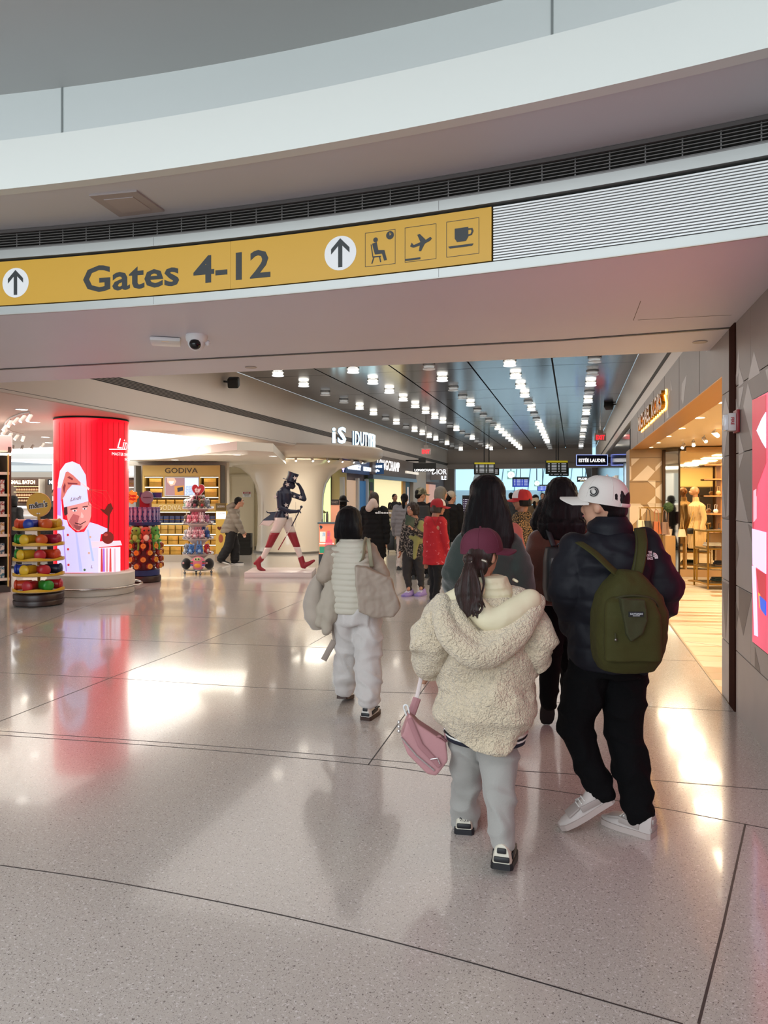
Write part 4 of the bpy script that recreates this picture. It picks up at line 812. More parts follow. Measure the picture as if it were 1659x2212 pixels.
lt = thing('illuminated_letters', 'glowing white iS DUTY FREE letters standing on the round canopy rim', 'sign', CN, 0)
def canmap(px0, me, rad, zc, m, name):
    a = (px0 - CX) / FPX; u = RV * a + FV; k = u.dot(u); b_ = -u.dot(CN); q = CN.dot(CN) - rad * rad; s = (-b_ - sqrt(max(b_ * b_ - k * q, 0))) / k; v = u * s - CN; a0 = atan2(v.y, v.x)
    for w_ in me.vertices:
        aa = a0 + w_.co.x / rad; r = rad + w_.co.z; w_.co = Vector((r * cos(aa), r * sin(aa), zc + w_.co.y))
    return link(me, name, m, lt)
for dz, dp, m_, bo in ((0, .03, SGNB, .035), (.031, .02, SGN, .02)):
    me = textmesh('iS', .42, dp, .015 + bo * .6, 'LEFT', width=.44, spacing=1.15)
    for v in me.vertices: v.co.z += dz
    canmap(716, me, 2.45, 3.22, m_, 'letters')
    me = textmesh('|DUTY|FREE', .40, dp, bo * .15, 'LEFT', width=1.66, spacing=1.12)
    for v in me.vertices: v.co.z += dz
    canmap(760, me, 2.45, 3.17, m_, 'letters')
# ---- wall with the green lit niche, right of the trumpet pillar
f = Fr(700, 23.2); w = B(); cbox(f, w, 655, 748, 985, 1190, .1, .3); nw2 = struct(w.build('wall_niche', M('cdbf95', .5), None, None, f.loc, (0, 0, TH)))
cb('niche_frame', 660, 716, 1001, 1180, .04, .1, M('3d3a30', .5), nw2, f); cb('lit_panel', 661, 714, 1003, 1178, .02, .05, M('cfe6a0', .5, emit=.85), nw2, f)
f = Fr(686, 22.6)
def hanger(x, y, s, lab):
    t_ = thing('sculpted_display', lab, 'ornament', W((x - CX) / FPX * 22.9, 22.9, EYE - (y - HZ) / FPX * 22.9), TH)
    B().prism([(-.29 * s, 0), (.29 * s, 0), (.27 * s, .03), (.06 * s, .17), (0, .19), (-.06 * s, .17), (-.27 * s, .03)], -.05, .05, lambda x, y, h: Vector((x, h, y))).build('slope', M('8d7a58', .5), t_)
    b = B(); 
    for q in range(5): b.ball((-.06 + q * .03, -.03, .17 + .02 * sin(q * 2)), .022, 8)
    b.build('flower_cluster', M('a5906a', .5), t_, True)
    B().box((0, 0, -.01), (.58 * s, .12, .02)).build('ledge', M('55523f', .5), t_); return t_
hanger(684, 1107, 1, 'upper brown hanger-shaped ornament in the green lit niche'); hanger(665, 1126, .8, 'lower tan hanger-shaped ornament in the green lit niche')
# drinks promo stand with orange beach picture
f = Fr(706, 17.2); t = thing('drinks_promotion_stand', 'orange and blue beach-picture promotion counter with a pink bottle print', 'counter', f.loc, TH)
cb('counter_body', 690, 722, 1131, 1196, -.1, .3, M('e58a66', .5, emit=.35), t, f); cb('counter_top', 687, 724, 1128, 1131, -.14, .34, M('3f6272', .4), t, f); cb('counter_base', 689, 722, 1196, 1221, -.08, .3, M('2a3a44', .5), t, f)
cb('back_board', 713, 732, 1080, 1128, .2, .26, M('e7a07c', .5, emit=.3), t, f); cb('board_header', 713, 732, 1079, 1091, .18, .2, M('3a3432', .5), t, f); text('lettering', 'SUNSET', .05, M('c9b9a8', .5), t, (f.x(722), .178, f.z(1085)), width=.15)
for poly, c in (([(692, 1148), (704, 1148), (704, 1170), (692, 1170)], 'e9e3d8'), ([(697, 1150), (703, 1150), (703, 1158), (697, 1158)], '4a90b8'), ([(708, 1150), (714, 1150), (714, 1158), (708, 1158)], '4a90b8'), ([(691, 1180), (722, 1180), (722, 1194), (691, 1194)], '2f8a6a'), ([(704, 1165), (718, 1165), (720, 1182), (702, 1182)], 'e8586a'), ([(708, 1146), (713, 1146), (714, 1166), (707, 1166)], 'e8586a'), ([(691, 1136), (694, 1134), (698, 1138), (694, 1144)], '1f3a44'), ([(691, 1172), (722, 1172), (722, 1175), (691, 1175)], 'f0ece2')):
    fart(f, t, poly, M(c, .5, emit=.4), -.1, 'picture', .002 + .001 * len(c))
for px, r, h_, c in ((695, .016, .06, '8a8f86'), (700, .008, .2, '26332c'), (706, .03, .23, '5d5a58')):
    q = thing('sample_bottle', {695: 'small grey jar', 700: 'slim black bottle', 706: 'grey cylinder'}[px] + ' on the orange promotion counter', 'bottle', f.loc + RV * f.x(px) + FV * .1 + Vector((0, 0, f.z(1128))), TH)
    B().lathe([(0, 0), (r, 0), (r, h_ * .8), (r * .7, h_ * .9), (r * .7, h_), (0, h_)], n=16).build('glass', M(c, .3), q, 40); B().lathe([(0, h_), (r * .75, h_), (r * .75, h_ * 1.06), (0, h_ * 1.06)], n=14).build('cap', M('2c2c2c', .4), q, 40)
# storefronts along the left wall: currency exchange, fashion shop, beauty shop
def lw(py, px): v = onX(px, py, XL); return v
def wallbox(name, px0, px1, y0, z0, z1, m, dx=0, th=.1, parent=None):
    a, b_ = onX(px0, 1072, XL).y, onX(px1, 1072, XL).y; return B().box((XL + dx - th / 2, (a + b_) / 2, (z0 + z1) / 2), (th, abs(b_ - a), z1 - z0)).build(name, m, parent)
sf = struct(B().box((XL - .35, (22.4 + YE) / 2, 1.45), (.3, YE - 22.4, 2.9)).build('wall_storefront', M('8d8488', .6)))
o = wallbox('glass_pane', 747, 776, 0, .1, 2.12, M('d9b89a', .4, emit=.25), -.12, .06, sf); wallbox('blue_panel', 780, 797, 0, .1, 2.12, M('2f6fa8', .4, emit=.15), -.12, .06, sf)
for a in (745, 777, 797): wallbox('door_frame', a, a + 3, 0, 0, 2.2, M('c9c9c9', .4), -.05, .12, sf)
t = thing('currency_sign', 'dark blue lit currency exchange sign along the left wall', 'sign', (XL, onX(770, 1072, XL).y, 2.55)); y0, y1 = onX(744, 1072, XL).y, onX(796, 1072, XL).y
B().box((0, 0, 0), (.12, y1 - y0, .44)).build('lightbox', M('17305a', .4, emit=.25), t)
def walltext(s, h, m, parent, yc, zc, width, bold=0, dx=.065, dp=.01):
    me = textmesh(s, h, dp, bold, width=width)
    for v in me.vertices: v.co = Vector((dx + v.co.z, yc + v.co.x, zc + v.co.y))
    return link(me, 'lettering', m, parent)
walltext('CURRENCY', .15, M('e8f4ff', .4, emit=1.8), t, -.45, -.02, 1.5, .05); walltext('EXCHANGE', .13, M('e8f4ff', .4, emit=1.2), t, 1.2, -.03, 1.2, .04); walltext('$', .3, M('b8a8ff', .4, emit=1.5), t, -1.65, 0, .22, .05)
f = Fr(813, 26.0); t = thing('change_sign', 'blue hanging CHANGE sign with coin symbols by the fashion shop', 'sign', W((813 - CX) / FPX * 26, 26, f.z(1012)), TH)
B().box((0, 0, 0), (.53, .1, .40)).build('lightbox', M('123c66', .4, emit=.35), t); text('lettering', 'CHANGE', .085, M('e8f4ff', .4, emit=2), t, (0, -.052, .07), width=.40, bold=.04)
for x, z, r in ((-.05, -.07, .04), (.03, -.06, .04), (.08, -.09, .035), (-.01, -.11, .035)): link(decal(ell(x, z, r, r * .8, 16), lambda u, v, h: Vector((u, -.05 - h, v)), None, .003), 'coin_symbol', M('e8f4ff', .4, emit=1.5), t)
B().box((-.2, 0, .35), (.02, .02, .35)).build('hanger', BLACKM, t)
t = thing('fashion_shop_fascia', 'taupe shop fascia with white LONGCHAMP letters on the left wall', 'sign', (XL, onX(845, 1072, XL).y, 2.7)); y0, y1 = onX(797, 1072, XL).y, onX(893, 1072, XL).y; yc = t.location.y
B().box((-.02, (y0 + y1) / 2 - yc, .0), (.3, y1 - y0, .72)).build('fascia_board', M('6a5d55', .5), t); B().box((.06, (y0 + y1) / 2 - yc, -.42), (.2, y1 - y0, .14)).build('metal_trim', M('6d7076', .3, .6), t)
me = textmesh('LONGCHAMP', .38, .01, .0, width=3.4, spacing=1.15)
for v in me.vertices: v.co = Vector((.14 + v.co.z, v.co.x - .9, v.co.y + .05))
link(me, 'lettering', M('ffffff', .4, emit=1.1), t); B().box((.15, 3.1, -.1), (.1, 2.4, .1)).build('downlight_bar', M('fff6e6', .4, emit=.35), t)
sw = wallbox('shop_window', 816, 874, 0, .25, 2.22, M('efe0ae', .5, emit=.6), -.14, .08, sf); B_ = wallbox('window_pillar', 874, 880, 0, 0, 2.3, M('b5893f', .5, emit=.1), -.08, .12, sf)
wallbox('poster', 799, 814, 0, .5, 2.22, M('3f5a2c', .5, emit=.3), -.10, .04, sf); wallbox('poster', 881, 890, 0, .5, 2.22, M('24404a', .5, emit=.3), -.10, .04, sf); wallbox('poster_figure', 884, 887, 0, .9, 2.0, M('d9c9c0', .5, emit=.3), -.085, .01, sf)
wallbox('poster_figure', 803, 810, 0, .5, 1.5, M('2fa06a', .5, emit=.35), -.088, .01, sf); wallbox('poster_figure', 805, 810, 0, 1.5, 1.85, M('6b4634', .5, emit=.3), -.087, .01, sf); wallbox('poster_figure', 804, 811, 0, 1.8, 2.1, M('1c1412', .5), -.086, .01, sf)
wallbox('cream_pillar', 893, 920, 0, 0, 2.9, M('cfc5b6', .5), .0, .2, sf); wallbox('lit_shelf', 921, 930, 0, .3, 2.2, M('c98a5a', .5, emit=.5), -.1, .1, sf); wallbox('beauty_window', 932, 945, 0, .3, 2.2, M('d9a898', .5, emit=.4), -.1, .1, sf); wallbox('beauty_fascia', 920, 948, 0, 2.3, 2.88, M('8f8b8c', .5), .02, .2, sf)
t = thing('blade_sign', 'black double-sided LONGCHAMP sign projecting from the left wall', 'sign', W((917 - CX) / FPX * 31, 31, EYE + 62 * 31 / FPX), TH)
B().box((0, 0, 0), (.96, .12, .38)).build('box', BLACKM, t); text('lettering', 'LONGCHAMP', .1, M('ffffff', .4, emit=1.1), t, (.0, -.062, -.11), width=.84, bold=.03); B().box((-.1, 0, .3), (.3, .1, .2)).build('bracket', BLACKM, t); B().tube([(0, 0, .3), (-1.1, .28, .3)], .03).build('wall_arm', BLACKM, t)
t = thing('beauty_letters', 'outlined white DIOR letters above the beauty shop window', 'sign', W((949 - CX) / FPX * 36.5, 36.5, EYE + 53 * 36.5 / FPX), TH); text('lettering', 'DIOR', .26, M('e9eef4', .4, emit=1.2), t, (0, 0, 0), width=.72); text('lettering', 'ILE', .2, M('e9f4ff', .4, emit=1.4), t, (.22, 0, -.3), width=.25)
B().box((0, .03, -.1), (.85, .04, .6)).build('backing', M('8f8b8c', .5), t)
def exitsign(px, py, d, lab, arrow=''):
    t = thing('exit_sign', lab, 'sign', P(px, py, d), TH); B().box((0, .02, 0), (.34, .04, .22)).build('plate', M('b5a7a3', .5), t); text('lettering', 'EXIT', .13, M('e0202a', .4, emit=1.6), t, (0, -.004, -.01), width=.26, bold=.03)
    B().box((0, .02, .16), (.16, .05, .1)).build('housing', M('9a908a', .5), t); B().tube([(0, .02, .2), (0, .02, 4.2 - t.location.z)], .012).build('hanger', CHROME, t); return t
exitsign(920, 975, 25.2, 'red EXIT sign near the left wall under the metal ceiling'); exitsign(1297, 944, 22, 'red EXIT sign near the right wall under the metal ceiling')
def speaker(lab, at, rz):
    t = thing('wall_speaker', lab, 'speaker', at, rz); B().box((0, 0, 0), (.22, .24, .2), rx=.35, bev=.03).build('cabinet', BLACKM, t, 30); B().tube([(0, 0, 0), (-.2, 0, .02)], .02).build('bracket', BLACKM, t); B().box((.0, -.125, -.04), (.17, .01, .15), rx=.35).build('speaker_cloth', DARK, t); return t
speaker('black wall speaker on the left fascia above the vent line', onX(485, 827, XL) + Vector((.2, 0, 0)), .3); speaker('black wall speaker on the right fascia above the brass letters', onX(1331, 875, XR) + Vector((-.2, 0, 0)), pi - .3)
# ---- far hall
gh = struct(B().box((-3, 62, 4.5), (24, .3, 9)).build('wall_gate_hall', M('c9dfe8', .6))); struct(B().box((-3, 52, 8.9), (24, 21, .2)).build('ceiling_gate_hall', M('dfeaf0', .5)))
struct(B().box((-15, 52, 4.5), (.3, 21, 9)).build('wall_gate_hall_left', M('d5e2e8', .6))); struct(B().box((9, 52, 4.5), (.3, 21, 9)).build('wall_gate_hall_right', M('d5e2e8', .6)))
for k in range(9):
    x = -6.6 + k * 1.1; b = B(); b.box((0, 0, 0), (.06, .3, 7), ry=.12); b.build('mullion', M('6f8790', .5), gh, None, (x, 61.7, 4.5))
B().box((-3, 61.8, 4.6), (14, .1, 5)).build('daylight_window', M('a9cfe0', .5, emit=.75), gh)
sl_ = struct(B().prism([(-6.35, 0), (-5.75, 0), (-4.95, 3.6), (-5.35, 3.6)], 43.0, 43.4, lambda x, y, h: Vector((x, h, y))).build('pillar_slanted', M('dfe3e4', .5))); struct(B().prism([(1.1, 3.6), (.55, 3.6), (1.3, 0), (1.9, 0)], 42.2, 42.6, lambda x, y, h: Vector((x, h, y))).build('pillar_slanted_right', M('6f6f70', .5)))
def fids(px0, px1, y0, y1, d, lab, col='10130f', head='a89a1a'):
    f = Fr((px0 + px1) / 2, d); t = thing('flight_display', lab, 'display', f.loc + Vector((0, 0, f.z((y0 + y1) / 2))), TH); w_ = (px1 - px0) / FPX * d; h_ = (y1 - y0) / FPX * d
    B().box((0, 0, 0), (w_, .15, h_)).build('case', BLACKM, t)
    if head: B().box((0, -.077, h_ * .42), (w_ * .98, .01, h_ * .14)).build('header_strip', M(head, .4, emit=.4), t)
    B().box((0, -.077, -.06), (w_ * .94, .01, h_ * .78)).build('screen', M(col, .4, emit=.4), t)
    for k in range(6):
        for x0, x1 in ((-.42, -.33), (-.25, -.02), (.05, .12), (.2, .42)): B().box(((x0 + x1) / 2 * w_, -.083, h_ * (.27 - k * .115)), ((x1 - x0) * w_, .003, h_ * .035)).build('text_row', M('c8ccd2', .4, emit=.5), t)
    if y1 < 1100: B().tube([(0, .1, h_ / 2), (0, .1, (4.2 if d < 40 else 8.8) - t.location.z)], .025).build('hanger', BLACKM, t)
    else: B().box((0, 0, -t.location.z / 2), (.08, .1, t.location.z)).build('foot_post', BLACKM, t)
    return t
fids(1024, 1069, 999, 1025, 36, 'hanging black flight information display on the left of the gate opening'); fids(1179, 1226, 995, 1024, 36, 'hanging black flight information display on the right of the gate opening'); fids(1036, 1078, 1011, 1026, 37.5, 'second dark display hanging behind the left flight display', head=None); fids(1186, 1228, 1010, 1028, 37.5, 'second dark display hanging behind the right flight display', head=None)
fids(1107, 1142, 1031, 1052, 46, 'large blue flight display in the bright gate hall', '2a3a9c', None); fids(1161, 1184, 1047, 1060, 52, 'small blue flight display in the bright gate hall', '2a3a9c', None); fids(999, 1018, 1070, 1110, 30, 'standing dark purple information screen at the gate hall entrance', '2a1a3a', None)
for px, py, r, lab in ((1104, 1026, 7, 'large round clock in the gate hall'), (1160, 1044, 5, 'small round clock in the gate hall')):
    f = Fr(px, 47); t = thing('hall_clock', lab, 'clock', f.loc + Vector((0, 0, f.z(py))), TH); rr_ = r / FPX * 47
    B().prism(ell(0, 0, rr_, rr_, 28), -.05, .05, lambda x, y, h: Vector((x, h, y))).build('face', M('f3f6f0', .4, emit=.9), t); B().box((0, -.056, rr_ * .3), (.02, .01, rr_ * .6)).build('hand', INK, t); B().box((rr_ * .2, -.056, 0), (rr_ * .4, .01, .02)).build('hand', INK, t); B().tube([(0, .08, 0), (0, .08, 8.8 - t.location.z)], .03).build('hanger', BLACKM, t); B().box((0, .06, 0), (rr_ * 2.3, .03, rr_ * 2.6)).build('backing', M('9fc0b4', .4), t)
f = Fr(1258, 44); t = thing('shop_blade_sign', 'black BVLGARI shop sign in the gate hall', 'sign', f.loc + Vector((0, 0, f.z(1035))), TH); B().box((0, 0, 0), (.62, .1, .32)).build('box', BLACKM, t); text('lettering', 'BVLGARI', .13, M('ffffff', .4, emit=1.5), t, (0, -.052, .02), width=.5); text('lettering', 'BRASIL', .05, M('f0d8a8', .4, emit=1), t, (0, -.052, -.1), width=.3); B().tube([(0, 0, .1), (0, 0, 8.8 - t.location.z)], .02).build('hanger', BLACKM, t)
f = Fr(1278, 25.6); t = thing('cosmetics_blade_sign', 'dark blue ESTEE LAUDER sign with glowing edge projecting from the right wall', 'sign', f.loc + Vector((0, 0, f.z(994))), TH)
B().box((0, 0, 0), (1.08, .1, .37)).build('box', M('070a24', .3), t); text('lettering', 'ESTÉE LAUDER', .115, M('ffffff', .4, emit=.9), t, (0, -.052, -.01), width=.92, bold=.02)
for x, z, w_, h_ in ((0, .18, 1.08, .012), (0, -.18, 1.08, .012), (-.535, 0, .012, .37), (.535, 0, .012, .37)): B().box((x, -.052, z), (w_, .006, h_)).build('edge_light', M('8a9cff', .4, emit=2), t)
# right storefront beyond the pier
cf = struct(B().box((XR + .2, (17.3 + YE) / 2, 1.55), (.3, YE - 17.3, 3.1)).build('wall_cosmetics_front', M('14141a', .12))); B().box((XR + .03, 19.5, 1.3), (.06, 1.6, 2.2)).build('mirror_panel', M('9aa4ac', .06, 1), cf); B().box((XR + .03, 24, 1.2), (.06, 3.5, 2.0)).build('lit_window', M('c9b8a8', .4, emit=.4), cf)
B().box((XR - .35, 27.9, 2.9), (.8, .4, .22)).build('dark_canopy', M('2a1d18', .5), cf)
# ================================================================ right side accessory shop
sfl = struct(B().box((XR + 4.5, 11.6, -.1), (9.0, 10.9, .2)).build('floor_shop', M('b5a288', .4))); sfl['label'] = 'cream tiled floor of the accessory shop'
TL = [M('d8c6a8', .25, var=.05, vscale=2), M('cbb594', .25, var=.05, vscale=2), M('dccdb2', .25, var=.05, vscale=2), M('a98962', .3)]
random.seed(11); y = 6.22
while y < 16.0:
    x = XR + .012 - .3 * random.random()
    while x < 5.2:
        w_ = 1.25; x0 = max(x, XR + .012); x1 = x + w_
        if x1 > x0 + .1:
            for up in (0, 1):
                poly = [(x0, y), (x1, y + (.0 if up else .245)), (x0, y + .245)] if not up else [(x0 + .008, y), (x1, y), (x1, y + .24)]
                m_ = TL[3] if random.random() < .13 else TL[random.randrange(3)]
                B().prism(poly, -.002, .0035, None).build('tile', m_, sfl)
        x += w_
    y += .25
strip([Vector((XR, 6.2, 0)), Vector((XR, 16.3, 0))], .022, -.002, .005, M('8a7350', .3, .6), 'threshold_strip', sfl)
for a in ((2.2, 2.9), (3.4, 4.4)): strip([Vector((XR + .02, 6.5 + a[0], 0)), Vector((XR + 3.4, 6.5 + a[0] - 1.6, 0))], .006, -.002, .0042, JM, 'tile_joint', sfl)
SHW = M('e2c48e', .5)
sc = struct(B().box((XR + 4.3, 11.3, 2.64), (8.2, 10.4, .1)).build('ceiling_shop', M('ecd0a0', .5)))
struct(B().box((XR + 8.3, 11.3, 1.3), (.1, 10.4, 2.6)).build('wall_shop_side', SHW))
struct(B().box((XR + 4.6, 6.3, 1.3), (8.0, .1, 2.6)).build('wall_shop_front', M('2a211c', .5)))
yb = 16.22
bk = struct(B().box((XR + 4.3, yb + .35, 1.3), (8.2, .3, 2.6)).build('wall_shop_back', SHW))
# tiled pier
TA2 = M('a8824f', .4, var=.04, vscale=3); LT2 = M('dcc3a0', .4, var=.04, vscale=3)
x0, x1 = XR - .03, onY(1437, 1100, yb).x
pr = struct(B().box(((x0 + x1) / 2, yb + .5, 1.29), (x1 - x0, .98, 2.58)).build('wall_pier', TA2)); struct_ = pr
pr['label'] = 'patterned tile pier between shop opening and mirrors'
def pt(pxs, m_):
    q = [(1360 + a / 6.32, 940 + b_ / 6.32) for a, b_ in pxs]; pts = [onY(a, b_, yb) for a, b_ in q]
    B().prism([(min(max(p.x, x0), x1), p.z) for p in pts], 0, .006, lambda x, z, h: Vector((x, yb - .001 - h, z))).build('tile', m_, pr)
for q in ([(20, 318), (138, 318), (25, 425)], [(35, 622), (250, 412), (348, 495), (240, 622)], [(352, 435), (450, 335), (450, 395), (352, 495)], [(240, 622), (352, 622), (352, 725)], [(0, 425), (22, 430), (22, 600), (0, 625)],
          [(352, 735), (450, 650), (450, 905), (352, 825)], [(240, 930), (352, 828), (352, 930)], [(352, 932), (450, 932), (450, 1060), (352, 1060)], [(0, 935), (145, 935), (240, 1020), (180, 1090), (20, 1240), (0, 1240)], [(240, 935), (345, 932), (345, 1060), (300, 1020)]): pt(q, LT2)
for z in (.46, .94, 1.42, 1.9, 2.4): B().box(((x0 + x1) / 2, yb - .004, z), (x1 - x0, .01, .005)).build('tile_joint', M('7a603c', .6), pr)
# mirrors
MIR = M('e8dcc4', .03, 1); 
def panelY(px0, px1, Y0, Y1, z0, z1, name, m_, parent=None, th=.04):
    a = onY(px0, 1072, Y0); b_ = onY(px1, 1072, Y1); d_ = (b_ - a); L_ = hypot(d_.x, d_.y); return B().box(((a.x + b_.x) / 2, (a.y + b_.y) / 2, (z0 + z1) / 2), (L_, th, z1 - z0), rz=atan2(d_.y, d_.x)).build(name, m_, parent)
mt = thing('mirror_panel', 'narrow angled floor-length mirror beside the patterned pier', 'mirror', (0, 0, 0)); panelY(1434, 1467, 16.1, 15.75, .03, 2.50, 'glass', MIR, mt); panelY(1433, 1435, 16.09, 16.05, 0, 2.55, 'edge', M('4a3420', .4, .5), mt, .06)
mt2 = thing('mirror_panel', 'wide floor-length mirror behind the mannequin', 'mirror', (0, 0, 0)); panelY(1468, 1640, 15.75, 15.75, .16, 2.50, 'glass', MIR, mt2); panelY(1468, 1640, 15.75, 15.75, 0, .15, 'base_board', M('c69c68', .4), mt2, .06); panelY(1467, 1469, 15.73, 15.72, 0, 2.55, 'edge', M('3d2b1c', .4, .5), mt2, .06)
mb = struct(B().box((XR + 4.6, 15.85, 2.52), (7.2, .3, .1)).build('trim_6', M('c9a060', .4)))
# things the mirror reflects: dark opposite wall with curved cream band
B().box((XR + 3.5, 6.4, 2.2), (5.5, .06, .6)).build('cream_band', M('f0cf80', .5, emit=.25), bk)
# brass etagere
BRS = M('b88a35', .28, .85)
f = Fr(1545, 12.9)
t = thing('brass_display_rack', 'tall brass and glass display rack near the shop opening', 'rack', f.loc, TH)
def bar(a, b_, r=.011): B().box(((a[0] + b_[0]) / 2, (a[1] + b_[1]) / 2, (a[2] + b_[2]) / 2), (abs(a[0] - b_[0]) + 2 * r, abs(a[1] - b_[1]) + 2 * r, abs(a[2] - b_[2]) + 2 * r)).build('bar', BRS, t)
HX, HY, HT = .25, .28, 1.0
for x in (-HX, 0, HX, HX + .25):
    for y in (-HY, HY): bar((x, y, .03), (x, y, HT))
for z in (.10, .38, .70, 1.0):
    for y in (-HY, HY): bar((-HX, y, z), (HX + .25, y, z))
    for x in (-HX, HX + .25): bar((x, -HY, z), (x, HY, z))
    B().box((.12, 0, z + .012), (.72, .54, .008)).build('glass_shelf', M('c9b48a', .1, trans=.7), t)
for x, y, z, c, nm in ((.05, -.05, .12, '1b2a22', 'black'), (.12, .0, .40, '221c1c', 'black'), (-.05, .02, .72, 'e6d6b8', 'cream'), (.25, -.02, .72, 'f0e8da', 'white')):
    q = thing('folded_scarf', {'black': 'folded black leather pouch', 'cream': 'folded cream scarf', 'white': 'folded white scarf'}[nm] + ' on the %s shelf of the brass rack' % {.12: 'lowest', .40: 'middle', .72: 'upper'}[z], 'scarf', f.loc + RV * x + FV * y + Vector((0, 0, z)), TH)
    B().box((0, 0, .03), (.26, .18, .035), bev=.014).build('fold', M(c, .8), q, 30); B().box((.01, 0, .062), (.24, .17, .03), bev=.012).build('upper_fold', M(c, .8), q, 30)
q = thing('shopping_box', 'tan leather box bag standing on top tier of the brass rack', 'bag', f.loc + RV * .08 + Vector((0, 0, .725)), TH); B().box((0, .1, .12), (.3, .14, .22), bev=.01).build('body', M('c69a63', .5), q, 30); B().tube([(-.06, .1, .23), (-.05, .1, .29), (.05, .1, .29), (.06, .1, .23)], .006).build('handle', M('8a5a2a', .5), q)
# second lower brass table, further in
f2 = Fr(1478, 15.0); t = thing('brass_side_table', 'low two-tier brass table in front of the mirrors', 'table', f2.loc, TH)
for x in (-.14, .14, .32):
    for y in (-.2, .2): bar((x, y, .0), (x, y, .78), .009)
for z in (.12, .42, .78):
    for y in (-.2, .2): bar((-.14, y, z), (.32, y, z), .009)
    B().box((.09, 0, z), (.46, .4, .012)).build('shelf', M('b98a52', .4), t)
for x, y_, c, nm in ((-.02, .79, 'f0e8d8', 'white'), (.2, .79, 'eadcc0', 'cream')):
    q = thing('small_handbag', nm + ' structured handbag on the low brass table', 'handbag', f2.loc + RV * x + Vector((0, 0, y_)), TH); B().loft([((0, 0, 0), (.08, 0, 0), (0, .05, 0)), ((0, 0, .12), (.065, 0, 0), (0, .035, 0)), ((0, 0, .15), (.06, 0, 0), (0, .02, 0))], 16, 4).build('body', M(c, .5), q, 40); B().tube([(-.03, 0, .14), (-.03, 0, .22), (.03, 0, .22), (.03, 0, .14)], .006).build('handle', M(c, .5), q)
q = thing('brown_tote', 'brown tote on the lower tier of the low brass table', 'handbag', f2.loc + RV * .05 + Vector((0, 0, .13)), TH); B().box((0, 0, .12), (.26, .12, .22), bev=.02).build('body', M('a9763f', .5), q, 30); B().tube([(-.05, 0, .22), (-.04, 0, .28), (.04, 0, .28), (.05, 0, .22)], .007).build('handle', M('8a5a2a', .5), q)
# mannequin bust in knit dress
f = Fr(1505, 13.95); t = thing('mannequin', 'headed mannequin in a beige ribbed turtleneck knit dress facing left', 'mannequin', f.loc, TH)
b = B(); b.loft([((0, 0, .62), (.15, 0, 0), (0, .12, 0)), ((0, 0, .8), (.17, 0, 0), (0, .14, 0)), ((.01, 0, .98), (.165, 0, 0), (0, .13, 0)), ((.02, 0, 1.14), (.118, 0, 0), (0, .10, 0)), ((.0, 0, 1.3), (.15, 0, 0), (0, .13, 0)), ((.0, 0, 1.42), (.155, 0, 0), (0, .15, 0)), ((0, 0, 1.47), (.10, 0, 0), (0, .10, 0)), ((-.015, 0, 1.5), (.058, 0, 0), (0, .058, 0)), ((-.02, 0, 1.585), (.056, 0, 0), (0, .056, 0))], 28)
b.limb([(.02, -.16, 1.41), (.06, -.19, 1.18), (.0, -.2, .96)], [.058, .048, .04]); b.limb([(.02, .16, 1.41), (.06, .19, 1.18), (.0, .2, .96)], [.058, .048, .04])
me = remesh(b, .012, 4); displace(me, lambda c, n: .004 * sin(atan2(c.y, c.x) * 26)); link(me, 'knit_dress', two_tone('dcb679', 'c99f62', 18, .3, .7, .9, 'X'), t, True)
b = B(); b.tube([(-.02, 0, 1.5), (-.03, 0, 1.64)], [.048, .045], 14); b.ball((-.04, 0, 1.70), (.088, .07, .085), 18); b.ball((-.09, 0, 1.665), (.05, .045, .045), 14); b.ball((-.135, 0, 1.68), (.018, .012, .018), 8)
for y in (-1, 1): b.ball((-.02, y * .07, 1.685), (.018, .01, .03), 8)
link(remesh(b, .006, 3), 'head', M('b07a4a', .45), t, True)
B().tube([(0, 0, .02), (0, 0, .65)], .018).build('stand_pole', BRS, t); B().lathe([(0, 0), (.16, 0), (.16, .012), (.02, .02), (0, .02)], n=24).build('stand_base', BRS, t, 40)
q = thing('shoulder_bag', 'small black shoulder bag hanging from the mannequin', 'handbag', f.loc + RV * -.17 + FV * -.12 + Vector((0, 0, .95)), TH); B().box((0, 0, 0), (.12, .06, .11), bev=.02).build('body', M('15120f', .4), q, 30); B().tube([(-.04, 0, .05), (.05, .02, .32), (.12, .04, .5), (.11, .04, .3), (.04, 0, .05)], .005).build('strap', BRS, q)
q = thing('shoulder_bag', 'cream triangular shoulder bag beside the mannequin', 'handbag', f.loc + RV * -.3 + FV * -.05 + Vector((0, 0, .84)), TH); B().loft([((0, 0, 0), (.08, 0, 0), (0, .04, 0)), ((0, 0, .14), (.05, 0, 0), (0, .03, 0))], 16, 5).build('body', M('e0cda4', .5), q, 30); B().tube([(-.04, 0, .13), (0, 0, .42), (.04, 0, .13)], .006).build('strap', M('c9a060', .4), q)
